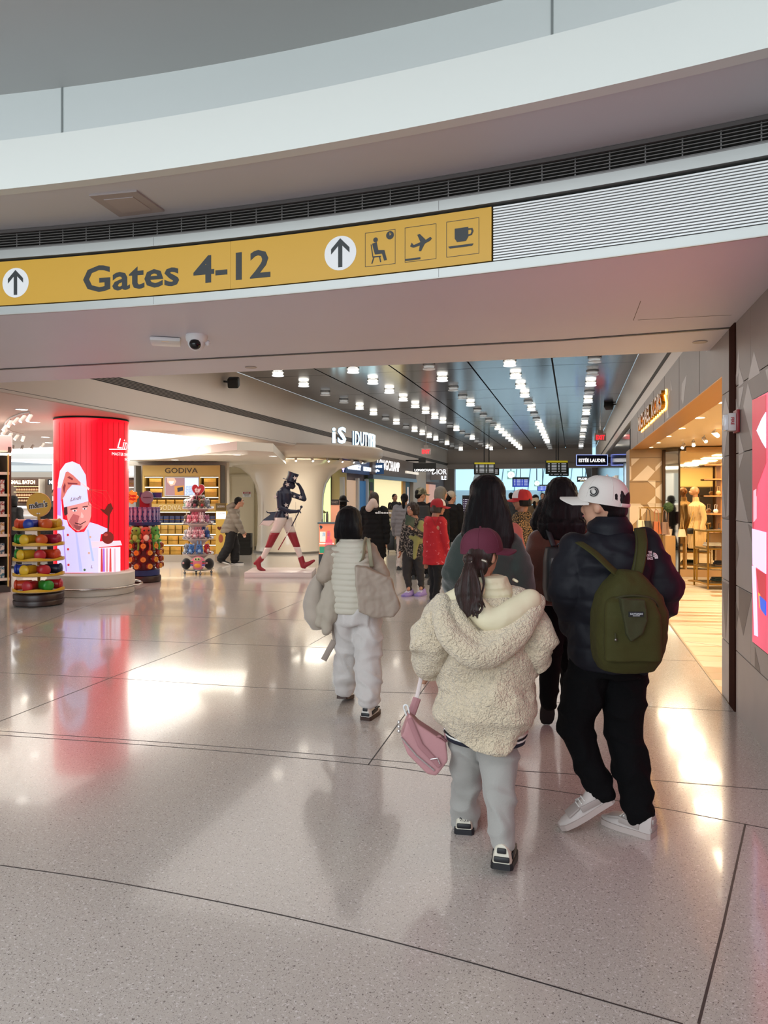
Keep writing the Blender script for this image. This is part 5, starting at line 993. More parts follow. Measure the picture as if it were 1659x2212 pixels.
# shelf unit at the right edge of the view into the shop
f = Fr(1560, 14.3); t = thing('wooden_shelf_unit', 'tan wooden wall shelves at the right of the shop view', 'shelf', f.loc, TH)
cb('upright', 1552, 1556, 1000, 1215, -.1, .1, M('a9753e', .4), t, f); cb('upright', 1590, 1595, 1000, 1215, -.1, .1, M('a9753e', .4), t, f)
for y_, x_ in ((1003, 1527), (1034, 1527), (1070, 1526), (1109, 1527), (1150, 1527)): cb('shelf', x_, 1600, y_, y_ + 3, -.14, .12, M('c98d52', .4), t, f)
for px, py, c, nm in ((1542, 1109, 'f0dcc8', 'round cream bag on the wooden shelf'), (1548, 1070, 'c9a468', 'folded tan wallet on the wooden shelf'), (1550, 1150, '20242c', 'dark small bag on the lowest wooden shelf')):
    q = thing('small_handbag', nm, 'handbag', f.loc + RV * f.x(px) + FV * -.08 + Vector((0, 0, f.z(py))), TH); B().ball((0, 0, .045), (.05, .03, .045), 12).build('body', M(c, .5), q, True); B().tube([(-.02, 0, .08), (-.02, 0, .17), (.025, 0, .17), (.02, 0, .08)], .005).build('handle', M(c, .5), q)
# rail with four hanging handbags
f = Fr(1412, 13.2); t = thing('brass_bag_rail', 'brass rail with handbags hanging in front of the patterned pier', 'rack', f.loc, TH)
bar((f.x(1381), 0, f.z(1097)), (f.x(1432), 0, f.z(1097)), .008); bar((f.x(1383), 0, .0), (f.x(1383), 0, f.z(1097)), .008); bar((f.x(1430), 0, .0), (f.x(1430), 0, f.z(1097)), .008); bar((f.x(1378), -.1, .01), (f.x(1432), .1, .01), .008)
for k, (px, c, nm) in enumerate(((1382, 'd8c4a0', 'cream'), (1398, '23211d', 'black'), (1416, 'a5562a', 'chestnut'), (1434, '7d5f4c', 'grey-brown'))):
    q = thing('hanging_handbag', nm + ' leather tote hanging on the brass rail before the patterned pier', 'handbag', f.loc + RV * f.x(px) + FV * -.03 + Vector((0, 0, f.z(1150 + k * 1.5))), TH, 'totes on the brass rail')
    B().loft([((.01, 0, 0), (.075, 0, 0), (0, .05, 0)), ((0, 0, .22), (.055, 0, 0), (0, .035, 0))], 20, 6).build('body', M(c, .45, bump=.1), q, 30); B().box((.03, -.04, .11), (.006, .02, .2)).build('side_seam', M('3a2a20', .5), q)
    B().tube([(-.04, -.02, .21), (-.03, -.01, .40), (-.005, 0, .44), (.03, -.01, .40), (.04, -.02, .21)], .006).build('handle', M(c, .5), q)
# potted topiary balls
for px, py, d_, lab in ((1487, 1095, 14.8, 'round clipped green topiary ball behind the mannequin'), (1444, 1096, 14.7, 'small round topiary ball by the narrow mirror')):
    f = Fr(px, d_); q = thing('topiary', lab, 'plant', f.loc, TH); z_ = f.z(py); me = remesh(B().ball((0, 0, z_), .10, 20), .014, 2); displace(me, lambda c, n: .012 * noise.noise(c * 40)); link(me, 'foliage', M('2b4019', .85, var=.3, vscale=40), q); B().tube([(0, 0, .9), (0, 0, z_)], .01).build('stem', M('5a4028', .7), q)
    B().lathe([(.06, .82), (.075, .95), (0, .95)], n=18).build('pot', M('d8c8b0', .5), q, 40); B().box((0, 0, .41), (.2, .2, .82)).build('plinth', M('b98f5a', .5), q)
# shop downlights, spots and dome
t_ = thing('shop_downlight', 'round recessed downlight in the accessory shop ceiling', 'light', (0, 0, 0), 0, 'recessed downlights of the accessory shop')
B().lathe([(.0, -.004), (.085, -.004), (.085, 0), (0, 0)], n=24).build('lamp', M('fff6e4', .4, emit=6), t_); B().lathe([(.085, -.008), (.1, -.006), (.102, 0), (.085, 0)], n=24, cap=False).build('rim', M('f3e2c4', .4), t_, 40)
for k, (px, py) in enumerate(((1550, 869), (1507, 902), (1468, 925), (1439, 942), (1417, 956), (1402, 966))):
    l = onZ(px, py, 2.588)
    if k: copy_tree(t_, None, l)
    else: t_.location = l
s1 = None
for k, (px, py) in enumerate(((1545, 930), (1522, 943), (1498, 952), (1476, 958))):
    l = onZ(px, py - 3, 2.588)
    if s1 is None: s1 = spot('white spotlight in the accessory shop ceiling near the mirrors', 'spotlights of the accessory shop', l, .5, 1.0)
    else: copy_tree(s1, None, l, .5 - k * .3)
q = thing('ceiling_camera', 'small white dome camera in the accessory shop ceiling', 'camera', onZ(1494, 970, 2.588)); B().lathe([(.08, 0), (.08, -.03), (.05, -.05), (0, -.05)], n=20).build('base', WHT, q, 40); B().ball((0, 0, -.05), .05, 14).build('dome', M('151515', .1), q, True)
# brass letters with warm backlight on the header
t = thing('brass_letters', 'backlit brass shop letters on the taupe header', 'sign', (XR, onX(1400, 900, XR).y, 2.86))
yl0, yl1 = onX(1441, 880, XR).y - t.location.y, onX(1387, 900, XR).y - t.location.y
me = textmesh('MICHAEL KORS', .235, .05, .02, width=yl1 - yl0)
for v in me.vertices: v.co = Vector((-.02 - v.co.z, (yl0 + yl1) / 2 - v.co.x, v.co.y))
link(me, 'lettering', M('a8741f', .25, .8), t)
me = textmesh('MICHAEL KORS', .25, .006, .035, width=yl1 - yl0 + .1)
for v in me.vertices: v.co = Vector((-.008 - v.co.z, (yl0 + yl1) / 2 - v.co.x, v.co.y - .006))
link(me, 'backlight', M('ffc860', .3, emit=4.5), t)
# fire alarm strobe on the tiled wall
l = onX(1594, 911, XR); t = thing('fire_alarm', 'red and white fire alarm strobe on the tiled right wall', 'alarm', l - Vector((.002, 0, 0)))
B().box((-.012, -.02, 0), (.022, .13, .165), bev=.004).build('red_base', M('8c1f2a', .4), t, 30); B().box((-.045, -.01, -.005), (.05, .1, .13), bev=.006).build('white_body', M('c9c4c4', .4), t, 30); B().box((-.082, 0, -.005), (.035, .075, .12), bev=.012).build('strobe_lens', M('d9dde0', .08), t, 30)
me = textmesh('FIRE', .022, .002, .02)
for v in me.vertices: v.co = Vector((-.071, -.063 + v.co.y * 0, 0)) + Vector((v.co.y, -.0, v.co.x * -1)) * 1.0 + Vector((.025, 0, 0)) - Vector((0, v.co.z, 0))
link(me, 'lettering', M('a8202a', .4), t)
# LED wall screen on the right
y1_, zt, zb = onX(1628, 862, XR).y, 2.25, .62
t = thing('led_wall_screen', 'large glowing pink and red advertising screen on the tiled right wall', 'screen', (XR + .036, y1_, 0))
B().box((-.02, -1.25, (zt + zb) / 2), (.04, 2.5, zt - zb)).build('bezel', BLACKM, t); B().box((-.043, -1.25, (zt + zb) / 2), (.006, 2.48, zt - zb - .02)).build('led_panel', None, t)
sm = two_tone('e0506a', 'b8405c', 1.6, .35, .65, .4, stretch=(1, 1, .35)); N_, L_, b_2 = nodes_of(sm); L_.new(b_2.inputs['Base Color'].links[0].from_socket, b_2.inputs['Emission Color']); b_2.inputs['Emission Strength'].default_value = .75; t.children[-1].data.materials.append(sm)
def wpic(pxs, c, h, em=.75):
    b = B(); pts = [onX(px, py, XR) for px, py in pxs]; b.prism([(p.y - y1_, p.z) for p in pts], -.047 - h, -.046, lambda y, z, hh: Vector((hh, y, z))); b.build('screen_image', M(c, .4, emit=em), t)
wpic([(1629, 864), (1659, 852), (1659, 1000), (1640, 1050), (1630, 1160)], 'a8323f', .001); wpic([(1650, 905), (1659, 890), (1659, 968), (1651, 955), (1639, 930)], 'cfd6f2', .003); wpic([(1629, 1142), (1659, 1150), (1659, 1240), (1630, 1220)], 'e0c4ea', .002)
wpic([(1629, 1222), (1636, 1222), (1641, 1375), (1634, 1372)], 'e8c8f4', .003); wpic([(1637, 1228), (1659, 1240), (1659, 1300), (1645, 1290)], 'b0303c', .002); wpic([(1645, 1286), (1659, 1298), (1659, 1330), (1648, 1315)], '2a55c8', .004); wpic([(1643, 1280), (1647, 1284), (1649, 1318), (1646, 1312)], 'e0a040', .004); wpic([(1632, 1060), (1638, 1056), (1638, 1120), (1632, 1128)], 'e8a4b4', .002)
# ================================================================ people
SKIN = M('c08f75', .5); SKIN2 = M('a8775e', .5); SKINL = M('c9a08a', .5)
HAIRB = M('0d0b0d', .5, spec=.22, bump=.5, bscale=90, wave='X'); HAIRBR = M('2a1b16', .42, bump=.5, bscale=90, wave='X'); HAIRG = M('6b665e', .6)
def V(*a): return Vector(a)
class Person:
    def __init__(s, label, px0, d0, H=1.65, yaw=14, group=None, skin=None, hyaw=None, vox=.010):
        s.d0 = d0; s.lat = (px0 - CX) / FPX * d0; s.H = H; s.skin = skin or SKIN; s.vox = vox
        s.root = thing('person', label, 'person', W(s.lat, d0, 0), TH, group)
        y = radians(yaw); s.f = V(sin(y), cos(y), 0); s.r = V(cos(y), -sin(y), 0)
        h = radians(hyaw if hyaw is not None else yaw); s.hf = V(sin(h), cos(h), 0); s.hr = V(cos(h), -sin(h), 0)
        j = s.j = {}; f, r = s.f, s.r; Z = V(0, 0, 1)
        j['head'] = Z * .925 * H; j['neck'] = Z * .845 * H
        for k, sg in (('L', -1), ('R', 1)):
            j['sh' + k] = r * sg * .105 * H + Z * .80 * H; j['el' + k] = r * sg * .14 * H + Z * .61 * H - f * .02; j['wr' + k] = r * sg * .14 * H + Z * .46 * H + f * .05
            j['hip' + k] = r * sg * .052 * H + Z * .51 * H; j['kn' + k] = r * sg * .058 * H + Z * .275 * H + f * .02; j['an' + k] = r * sg * .058 * H + Z * .055 * H
    def L(s, px, py, dd=0):
        d = s.d0 + dd; return V((px - CX) / FPX * d - s.lat, dd, EYE - (py - HZ) / FPX * d)
    def set(s, **kw):
        for k, v in kw.items(): s.j[k] = s.L(*v) if not isinstance(v, Vector) else v
        return s
    def stride(s, a):
        """walking step: a > 0 puts the right foot forward"""
        for k, sg in (('L', -1), ('R', 1)):
            s.j['an' + k] = s.j['an' + k] + s.f * a * sg; s.j['kn' + k] = s.j['kn' + k] + s.f * (a * sg * .5 + .03)
            s.j['wr' + k] = s.j['wr' + k] - s.f * a * sg * .5
        return s
    def HP(s, x, y, z):
        """head frame: x right, y forward, z up"""
        return s.j['head'] + (s.hr * x + s.hf * y + V(0, 0, z)) * s.hs
    def body(s, hs=1.0, face=True, hands=True, thick=1.0, curl=.5):
        s.hs = hs * s.H / 1.68; j = s.j; b = B(); q = s.hs
        R = Matrix((s.hr, s.hf, V(0, 0, 1))).transposed()
        def hb(c, r, n=14): b.ball(s.HP(*c), [x * q for x in r], n, R)
        hb((0, -.008, .02), (.077, .096, .098), 20); hb((0, .028, -.045), (.06, .062, .062), 16); hb((0, .062, -.088), (.028, .026, .022), 10); hb((0, .045, -.01), (.066, .05, .06), 14)
        b.tube([s.HP(0, .086, .012), s.HP(0, .108, -.022)], [.008 * q, .0155 * q], 8); b.ball(s.HP(0, .102, -.026), .0165 * q, 8); hb((0, .086, -.058), (.026, .014, .010), 10); hb((0, .088, .035), (.05, .014, .012), 10)
        for x in (-1, 1): hb((x * .077, -.006, -.01), (.011, .020, .033), 10)
        b.limb([s.HP(0, -.02, -.06), j['neck'] - V(0, 0, .02), (j['neck'] + j['shL'] + j['shR']) / 3 - V(0, 0, .06)], [.052 * q, .056 * q, .08], 14)
        hm = (j['hipL'] + j['hipR']) / 2; sm = (j['shL'] + j['shR']) / 2; t = thick
        b.loft([(hm - V(0, 0, .04), s.r * .12 * t, s.f * .08 * t), (hm.lerp(sm, .35), s.r * .105 * t, s.f * .075 * t), (hm.lerp(sm, .8), s.r * .13 * t, s.f * .085 * t), (sm, s.r * .11 * t, s.f * .06 * t)], 16)
        for k in 'LR':
            b.limb([j['sh' + k] - V(0, 0, .02), j['el' + k], j['wr' + k]], [.045, .036, .026], 12)
            b.limb([j['hip' + k], j['kn' + k], j['an' + k]], [.07, .048, .034], 12)
            b.limb([j['an' + k], j['an' + k] + V(0, 0, -.02) + s.f * .06], [.034, .028], 8)
            if hands:
                w = j['wr' + k]; d = (w - j['el' + k]).normalized(); sg = -1 if k == 'L' else 1
                side = s.f - d * s.f.dot(d); side = side.normalized() if side.length > .05 else V(0, 0, 1); nrm = d.cross(side).normalized() * (-sg)
                Rm = Matrix((side, nrm, d)).transposed(); b.ball(w + d * .05, (.038, .018, .048), 12, Rm)
                for i, (o, ln) in enumerate(((.028, .062), (.010, .070), (-.009, .066), (-.027, .052))):
                    p0 = w + d * .08 + side * o; p1 = p0 + d * ln * .5 + nrm * -.004; p2 = p1 + d * ln * .4 * cos(curl) - nrm * ln * .6 * sin(curl); b.limb([p0, p1, p2], [.0095, .009, .0075], 8)
                p0 = w + d * .03 + side * .03; b.limb([p0, p0 + side * .03 + d * .03, p0 + side * .034 + d * .06], [.0125, .011, .009], 8)
        me = remesh(b, s.vox, 3, .4); link(me, 'body', s.skin, s.root, True)
        if face:
            for x in (-1, 1):
                B().ball(s.HP(x * .031, .083, .012), .0125 * q, 12).build('eye', M('e9e4e0', .2), s.root, True)
                B().ball(s.HP(x * .031, .0935, .012), .0055 * q, 8).build('iris', M('1a100c', .1), s.root, True)
                B().tube([s.HP(x * .014, .098, .036), s.HP(x * .035, .097, .041), s.HP(x * .052, .082, .035)], .0035 * q, 6).build('eyebrow', M('1c1412', .7), s.root)
            B().loft([(s.HP(0, .093, -.052), s.hr * .022 * q, V(0, 0, .006) * q), (s.HP(0, .1015, -.053), s.hr * .016 * q, V(0, 0, .004) * q)], 12).build('lips', M('a8585a', .4), s.root, True)
        return s
    def garment(s, name, rings, m, sleeves=None, extra=None, vox=None, disp=None, smooth=5, wrinkle=.006, wscale=9, p=2.3, n=30):
        """rings: (z, half width, half depth, offset right, offset forward)"""
        b = B(); rs = []
        for rr in rings:
            z, hw, hd = rr[:3]; ox, oy = (list(rr[3:5]) + [0, 0])[:2]; rs.append((V(0, 0, z) + s.r * ox + s.f * oy, s.r * hw, s.f * hd))
        b.loft(rs, n, p)
        if sleeves:
            for k, rad in sleeves.items():
                pts = [s.j['sh' + k], s.j['el' + k], s.j['wr' + k]]
                if len(rad) == 5: pts = [pts[0], pts[0].lerp(pts[1], .5), pts[1], pts[1].lerp(pts[2], .5), pts[2]]
                b.limb(pts, rad, 18)
        if extra: extra(b)
        me = remesh(b, vox or s.vox * 1.2, smooth)
        def fn(c, nn):
            w = (noise.noise(V(c.x * wscale, c.y * wscale, c.z * wscale * .55) + V(s.lat, 0, 0)) + .5 * noise.noise(c * wscale * 2.3)) * wrinkle
            w += 1.1 * wrinkle * max(0, 1 - 3.2 * abs(noise.noise(V(c.x * 5.5, c.y * 5.5, c.z * 8) + V(s.lat, 3, 0))))
            return w + (disp(c, nn) if disp else 0)
        displace(me, fn); return link(me, name, m, s.root, True)
    def trousers(s, m, rad=(.095, .085, .07, .062, .058), top=None, wrinkle=.006, name='trousers', radR=None, stack=.005, pel=(.155, .115), end=1.0):
        j = s.j; b = B(); hm = (j['hipL'] + j['hipR']) / 2
        b.loft([(hm + V(0, 0, -.05), s.r * pel[0], s.f * pel[1]), (hm + V(0, 0, .05), s.r * pel[0], s.f * pel[1]), (hm + V(0, 0, .14), s.r * pel[0] * .88, s.f * pel[1] * .92)], 24, 2.4)
        for k in 'LR':
            h_, kn, an = j['hip' + k], j['kn' + k], j['kn' + k].lerp(j['an' + k], end); rr = (radR or rad) if k == 'R' else rad
            b.limb([h_, h_.lerp(kn, .5), kn, kn.lerp(an, .55), an], rr, 18)
        me = remesh(b, s.vox * 1.1, 4); za = min(j['anL'].z, j['anR'].z)
        displace(me, lambda c, nn: wrinkle * noise.noise(V(c.x * 14, c.y * 14, c.z * 9)) + 1.3 * wrinkle * max(0, 1 - 3.5 * abs(noise.noise(V(c.x * 7 + c.z * 3, c.y * 6, c.z * 7) + V(s.lat, 1, 0)))) + stack * sin(c.z * 75 + 3 * noise.noise(c * 8)) * max(0, 1 - (c.z - za) / .22))
        return link(me, name, m, s.root, True)
    def shoe(s, k, yaw, m, sole='e8e6e2', pitch=0, L=.27, accent=None, roll=0, high=0, wid=1.0, socks=None, label=None):
        """yaw: pointing direction; pitch > 0 lifts the heel"""
        a = s.j['an' + k]; b = B(); w = .047 * wid
        prof = [(-.075, .030, .034), (-.06, .04, .040), (0, .041, .042), (.07, .047, .047), (.13, .045, .046), (.175, .034, .036), (.195, .015, .018)]; kx = L / .27
        sl = B(); sl.rings([[V(x * wid, y * kx, z) for x, z in ((-hw - .004, 0), (hw + .004, 0), (hw + .003, .026), (-hw - .003, .026))] for y, hw, _ in prof])
        up = B(); hs_ = [(-.074, .031, .088 + high), (-.058, .038, .092 + high), (-.01, .038, .082 + high), (.05, .042, .072), (.11, .043, .052), (.165, .034, .044), (.19, .014, .034)]
        rr = []
        for y, hw, hz in hs_: rr.append([V(cos(t) * hw * wid * (1 if sin(t) < .3 else .92), y * kx, .024 + max(0, sin(t)) ** .6 * (hz - .024) if sin(t) > 0 else .022) for t in [2 * pi * i / 16 for i in range(16)]])
        up.rings(rr)
        y_ = radians(yaw); Rz = Matrix.Rotation(-y_, 4, 'Z'); Rp = Matrix.Translation(V(0, .15 * kx, 0)) @ Matrix.Rotation(-radians(pitch), 4, 'X') @ Matrix.Translation(V(0, -.15 * kx, 0))
        base = V(a.x, a.y, 0); T = Matrix.Translation(base) @ Rz @ Rp
        sh = sl.mesh('shoe'); sh.transform(T); u = up.mesh('upper'); u.transform(T)
        zlow = min((v.co.z for v in sh.vertices)); dz = Matrix.Translation(V(0, 0, -zlow + .001)); sh.transform(dz); u.transform(dz); T = dz @ T; s.T = T
        o = link(u, 'shoe', m, s.root, 45); so = link(sh, 'sole', M(sole, .6), o, 30)
        if label: o['label'] = label
        def acc(shape, c, nm): me = shape.mesh(nm); me.transform(T); return link(me, nm, M(c, .5), o, 40)
        if accent:
            acc(B().box((0, -.076 * kx, .078), (.036 * wid, .012, .022), bev=.004), accent, 'heel_tab'); acc(B().box((0, -.072 * kx, .042), (.062 * wid, .016, .024), bev=.006), accent, 'heel_counter')
            for x in (-1, 1): acc(B().box((x * .040 * wid, .03, .05), (.008, .10, .028), rz=-x * .06, rx=.1, bev=.003), accent, 'side_panel')
            acc(B().box((0, .115, .053), (.07 * wid, .07, .012), rx=-.2, bev=.005), accent, 'toe_panel')
        for i in range(4): acc(B().box((0, .045 + i * .018, .076 - i * .006), (.05 * wid, .005, .006)), 'f0efec', 'lace')
        return o
    def hair(s, fn, m, name='hair', vox=None, disp=.004, smooth=4):
        b = B(); fn(b); me = remesh(b, vox or s.vox, smooth); displace(me, lambda c, nn: disp * noise.noise(V(c.x * 60, c.y * 60, c.z * 8))); return link(me, name, m, s.root, True)
    def cap(s, m, yaw=None, tilt=.0, brim=None, panel=None, size=1.0, bucket=False, z=.03, strap=False):
        h = radians(yaw) if yaw is not None else atan2(s.hf.x, s.hf.y); f = V(sin(h), cos(h), 0); r = V(cos(h), -sin(h), 0); q = s.hs * size; up = V(0, 0, 1)
        R = Matrix((r, f, up)).transposed() @ Matrix.Rotation(tilt, 3, 'X'); c0 = s.j['head'] + V(0, 0, z * q)
        T = Matrix.Translation(c0) @ R.to_4x4(); rs = []
        for i in range(10):
            t = i / 9 * pi / 2; rs.append([V(.089 * q * cos(t) ** .75 * cos(a), .108 * q * cos(t) ** .75 * sin(a), .098 * q * sin(t) + .0) for a in [2 * pi * k / 36 for k in range(36)]] if i < 9 else [V(.001 * cos(a), .001 * sin(a), .098 * q) for a in [2 * pi * k / 36 for k in range(36)]])
        b = B(); b.rings([[V(v.x * 1.0, v.y, -.022 * q) for v in rs[0]]] + rs); me = b.mesh('cap'); me.transform(T); cp = link(me, 'cap', m, s.root, 50)
        def sub(bb, nm, mm, sm=40): me = bb.mesh(nm); me.transform(T); return link(me, nm, mm, cp, sm)
        if bucket:
            b = B().lathe([(.088 * q, .0), (.10 * q, -.02 * q), (.15 * q, -.06 * q), (.148 * q, -.066 * q), (.09 * q, -.02 * q)], n=32, cap=False); sub(b, 'brim', m)
        else:
            rg = []
            for i in range(13):
                a = radians(-62 + i * 124 / 12); x = .092 * q * sin(a); y0 = .100 * q * cos(a); ln = .085 * q * cos(a * .9) ** .6; dz_ = -.010 * q - 0.22 * q * (x ** 2) / (.09 * q)
                rg.append([V(x, y0 - .01, dz_ + .004), V(x * .95, y0 + ln, dz_ - .012 * q), V(x * .95, y0 + ln, dz_ - .018 * q), V(x, y0 - .01, dz_ - .006)])
            sub(B().rings(rg), 'brim', brim or m)
            if panel:
                fp = B(); n_ = 9; g_ = []
                for i in range(7):
                    t = i / 6 * 1.2; g_.append([V(.0915 * q * cos(t) ** .75 * sin(a), .1105 * q * cos(t) ** .75 * cos(a), .1 * q * sin(t) + .001) for a in [radians(-62 + 124 * k / (n_ - 1)) for k in range(n_)]])
                vs = [p for row in g_ for p in row]; fp.add(vs, [(i * n_ + k, i * n_ + k + 1, (i + 1) * n_ + k + 1, (i + 1) * n_ + k) for i in range(6) for k in range(n_ - 1)]); sub(fp, 'front_panel', panel)
            sub(B().ball((0, 0, .1 * q), .006, 8), 'button', m)
            for k in range(6):
                a = pi / 6 + k * pi / 3; sub(B().tube([V(.0895 * q * cos(t) ** .75 * cos(a), .1085 * q * cos(t) ** .75 * sin(a), .0985 * q * sin(t)) for t in [i * .19 for i in range(8)]], .0013, 4), 'seam', m)
            if strap:
                g_ = B(); n_ = 13; G_ = []
                for i in range(6):
                    row = []
                    for k in range(n_):
                        a = radians(-36 + 72 * k / (n_ - 1)); t_ = (i - 1) / 4 * .46 * max(0, cos(a * 90 / 37)) ** .5 if i else 0
                        row.append(V(.092 * q * cos(t_) ** .75 * sin(a), -.111 * q * cos(t_) ** .75 * cos(a), .1 * q * sin(t_) - (.02 * q if i == 0 else 0)))
                    G_.append(row)
                g_.add([v for r_ in G_ for v in r_], [(i * n_ + k, i * n_ + k + 1, (i + 1) * n_ + k + 1, (i + 1) * n_ + k) for i in range(5) for k in range(n_ - 1)]); sub(g_, 'strap_opening', HAIRB); sub(B().tube([V(.094 * q * sin(a), -.1135 * q * cos(a), -.013 * q) for a in [radians(-38 + 76 * k / 8) for k in range(9)]], .0085, 8, flat=(.3, 1)), 'strap', m)
        s.capT = T; s.capo = cp; return cp
def bob(p, w=.095, back=.11, down=-.13, d=.10):
    return lambda b: (b.ball(p.HP(0, -.012, .03), [w * p.hs, d * 1.06 * p.hs, .10 * p.hs], 20, Matrix((p.hr, p.hf, V(0, 0, 1))).transposed()),
                      b.loft([(p.HP(0, -.025, .04), p.hr * w * p.hs, p.hf * .085 * p.hs), (p.HP(0, -.035, -.05), p.hr * (w + .012) * p.hs, p.hf * .08 * p.hs), (p.HP(0, -.03, down), p.hr * (w + .012) * p.hs, p.hf * .065 * p.hs)], 22, 2.6))
def shorth(p): return lambda b: (b.ball(p.HP(0, -.022, .036), [.086 * p.hs, .098 * p.hs, .094 * p.hs], 20, Matrix((p.hr, p.hf, V(0, 0, 1))).transposed()), b.ball(p.HP(0, -.055, -.02), [.07 * p.hs, .05 * p.hs, .06 * p.hs], 14))
def longh(p, w=.11, down=-.40, d=.07):
    return lambda b: (b.ball(p.HP(0, -.012, .035), [.095 * p.hs, .108 * p.hs, .105 * p.hs], 20, Matrix((p.hr, p.hf, V(0, 0, 1))).transposed()),
                      b.loft([(p.HP(0, -.02, .05), p.hr * .092 * p.hs, p.hf * .09 * p.hs), (p.HP(0, -.04, -.08), p.hr * w * p.hs, p.hf * .085 * p.hs), (p.HP(0, -.07, down * .6), p.hr * w * 1.12 * p.hs, p.hf * d * p.hs), (p.HP(0, -.08, down), p.hr * w * .92 * p.hs, p.hf * d * .7 * p.hs)], 24, 2.4))
# ---------------------------------------------------------------- 1: girl in sherpa jacket
IV = M('dccbb0', .95, sheen=.4, bump=1.0, bscale=70, wave='curl', var=.05, vscale=9); IVS = M('dad0b2', .8, bump=.2, bscale=25); GREYJ = M('a19f9b', .85, sheen=.3, bump=.25, bscale=220)
p = Person('girl in cream fleece jacket, grey trousers and maroon cap, walking with a pink bag', 1048, 3.4, 1.46, 20, hyaw=42, vox=.008)
p.set(head=(1040, 1199, .02), neck=(1040, 1262, .0), shL=(968, 1318, .0), shR=(1120, 1312, .0), elL=(928, 1385, -.06), elR=(1158, 1385, -.05), wrL=(925, 1440, .08), wrR=(1125, 1438, .12),
      hipL=(1012, 1560, .0), hipR=(1074, 1560, .0), knL=(1008, 1675, .10), knR=(1078, 1690, -.08), anL=(1004, 1766, .16), anR=(1087, 1822, -.22))
p.body(1.02, curl=1.2)
p.trousers(GREYJ, (.082, .08, .066, .062, .060), radR=(.088, .09, .078, .062, .050), pel=(.15, .11), wrinkle=.010)
def gx(b):
    b.limb([p.L(960, 1322, .02), p.L(1035, 1300, .05), p.L(1130, 1316, .02)], [.085, .09, .085], 18)
def zz(py): return p.L(1048, py, 0).z
rings = [(zz(1585), .18, .15, .0, -.03), (zz(1560), .215, .17, .0, -.01), (zz(1510), .222, .175, .01, 0), (zz(1450), .215, .168), (zz(1390), .205, .16), (zz(1330), .19, .145), (zz(1295), .14, .11), (zz(1280), .09, .08)]
def curl(c, n): return .0016 * noise.noise(c * 45)
def gfold(c, n):
    a = c.x - .0; u = (c.z - zz(1500)) + .55 * abs(a - .02); return .017 * sin(u * 26 + 1.2) * max(0, min(1, (zz(1380) - c.z) / .06)) * (1 if c.y < 0 else .2) + curl(c, n)
jk = p.garment('fleece_jacket', rings, IV, {'L': [.085, .092, .094, .088, .066], 'R': [.085, .094, .10, .094, .070]}, gx, vox=.0085, disp=gfold, wrinkle=.012, wscale=7)
zh = zz(1480)
for v in jk.data.vertices:
    if v.co.z < zh: u = (zh - v.co.z) / (zh - zz(1590)); v.co.z -= (.088 * max(0, 1 - ((v.co.x - .005) / .20) ** 2) - .045) * u * (1 if v.co.y < .03 else .3)
def part_remesh(fn, name, m, parent, vox=.008, disp=None, smooth=4, sm=True):
    b = B(); fn(b); me = remesh(b, vox, smooth)
    if disp: displace(me, disp)
    return link(me, name, m, parent, sm)
# hood hanging down the back: thick V-shaped roll with smooth lining on its right
def roll(pts, rad, k=8):
    return lambda b: b.limb(smoothpath([p.L(*q) for q in pts], k), [rad(t / (len(smoothpath([p.L(*q) for q in pts], k)) - 1)) for t in range(len(smoothpath([p.L(*q) for q in pts], k)))], 12)
part_remesh(lambda b: (roll([(955, 1300, -.08), (958, 1345, -.15), (985, 1390, -.195), (1034, 1418, -.215), (1090, 1392, -.20), (1135, 1345, -.16), (1160, 1300, -.08)], lambda t: .042 + .018 * sin(pi * t))(b), roll([(985, 1320, -.09), (1000, 1360, -.14), (1036, 1392, -.165), (1090, 1360, -.15), (1120, 1320, -.10)], lambda t: .055)(b)), 'hood', IV, jk, disp=lambda c, n: curl(c, n) + .006 * noise.noise(c * 12))
part_remesh(lambda b: b.limb(smoothpath([p.L(*q) for q in ((1030, 1315, -.12), (1062, 1340, -.155), (1100, 1325, -.15), (1146, 1298, -.10))]), [.055] * 19, 14), 'hood_lining', IVS, jk, disp=lambda c, n: .006 * noise.noise(c * 14))
part_remesh(lambda b: b.limb(smoothpath([p.L(*q) for q in ((1118, 1342, -.175), (1140, 1326, -.16), (1160, 1304, -.12), (1167, 1296, -.1))]), [.013] * 19, 8), 'hood_fringe', IV, jk, vox=.005, disp=lambda c, n: .008 * abs(noise.noise(c * 90)))
def collar(b):
    for k, (py, hw) in enumerate(((1296, .105), (1280, .098), (1266, .088), (1254, .078))):
        c_ = p.L(1062 - k * 1.0, py, -.01); b.loft([(c_ - V(0, 0, .021), p.r * hw * .96, p.f * .085), (c_, p.r * (hw + .007), p.f * .095), (c_ + V(0, 0, .021), p.r * hw * .96, p.f * .085)], 24)
part_remesh(collar, 'quilted_collar', IVS, jk, vox=.006, smooth=2, disp=lambda c, n: .004 * noise.noise(c * 25))
part_remesh(lambda b: b.limb(smoothpath([p.L(*q) for q in ((968, 1298, -.05), (1000, 1282, -.08), (1030, 1275, -.09))]), [.04] * 13, 12), 'quilted_yoke', IVS, jk, disp=lambda c, n: .006 * noise.noise(c * 14))
B().limb([p.L(1110, 1252, .0), p.L(1117, 1256, -.02)], [.007, .006]).build('drawcord_toggle', IVS, jk, True)
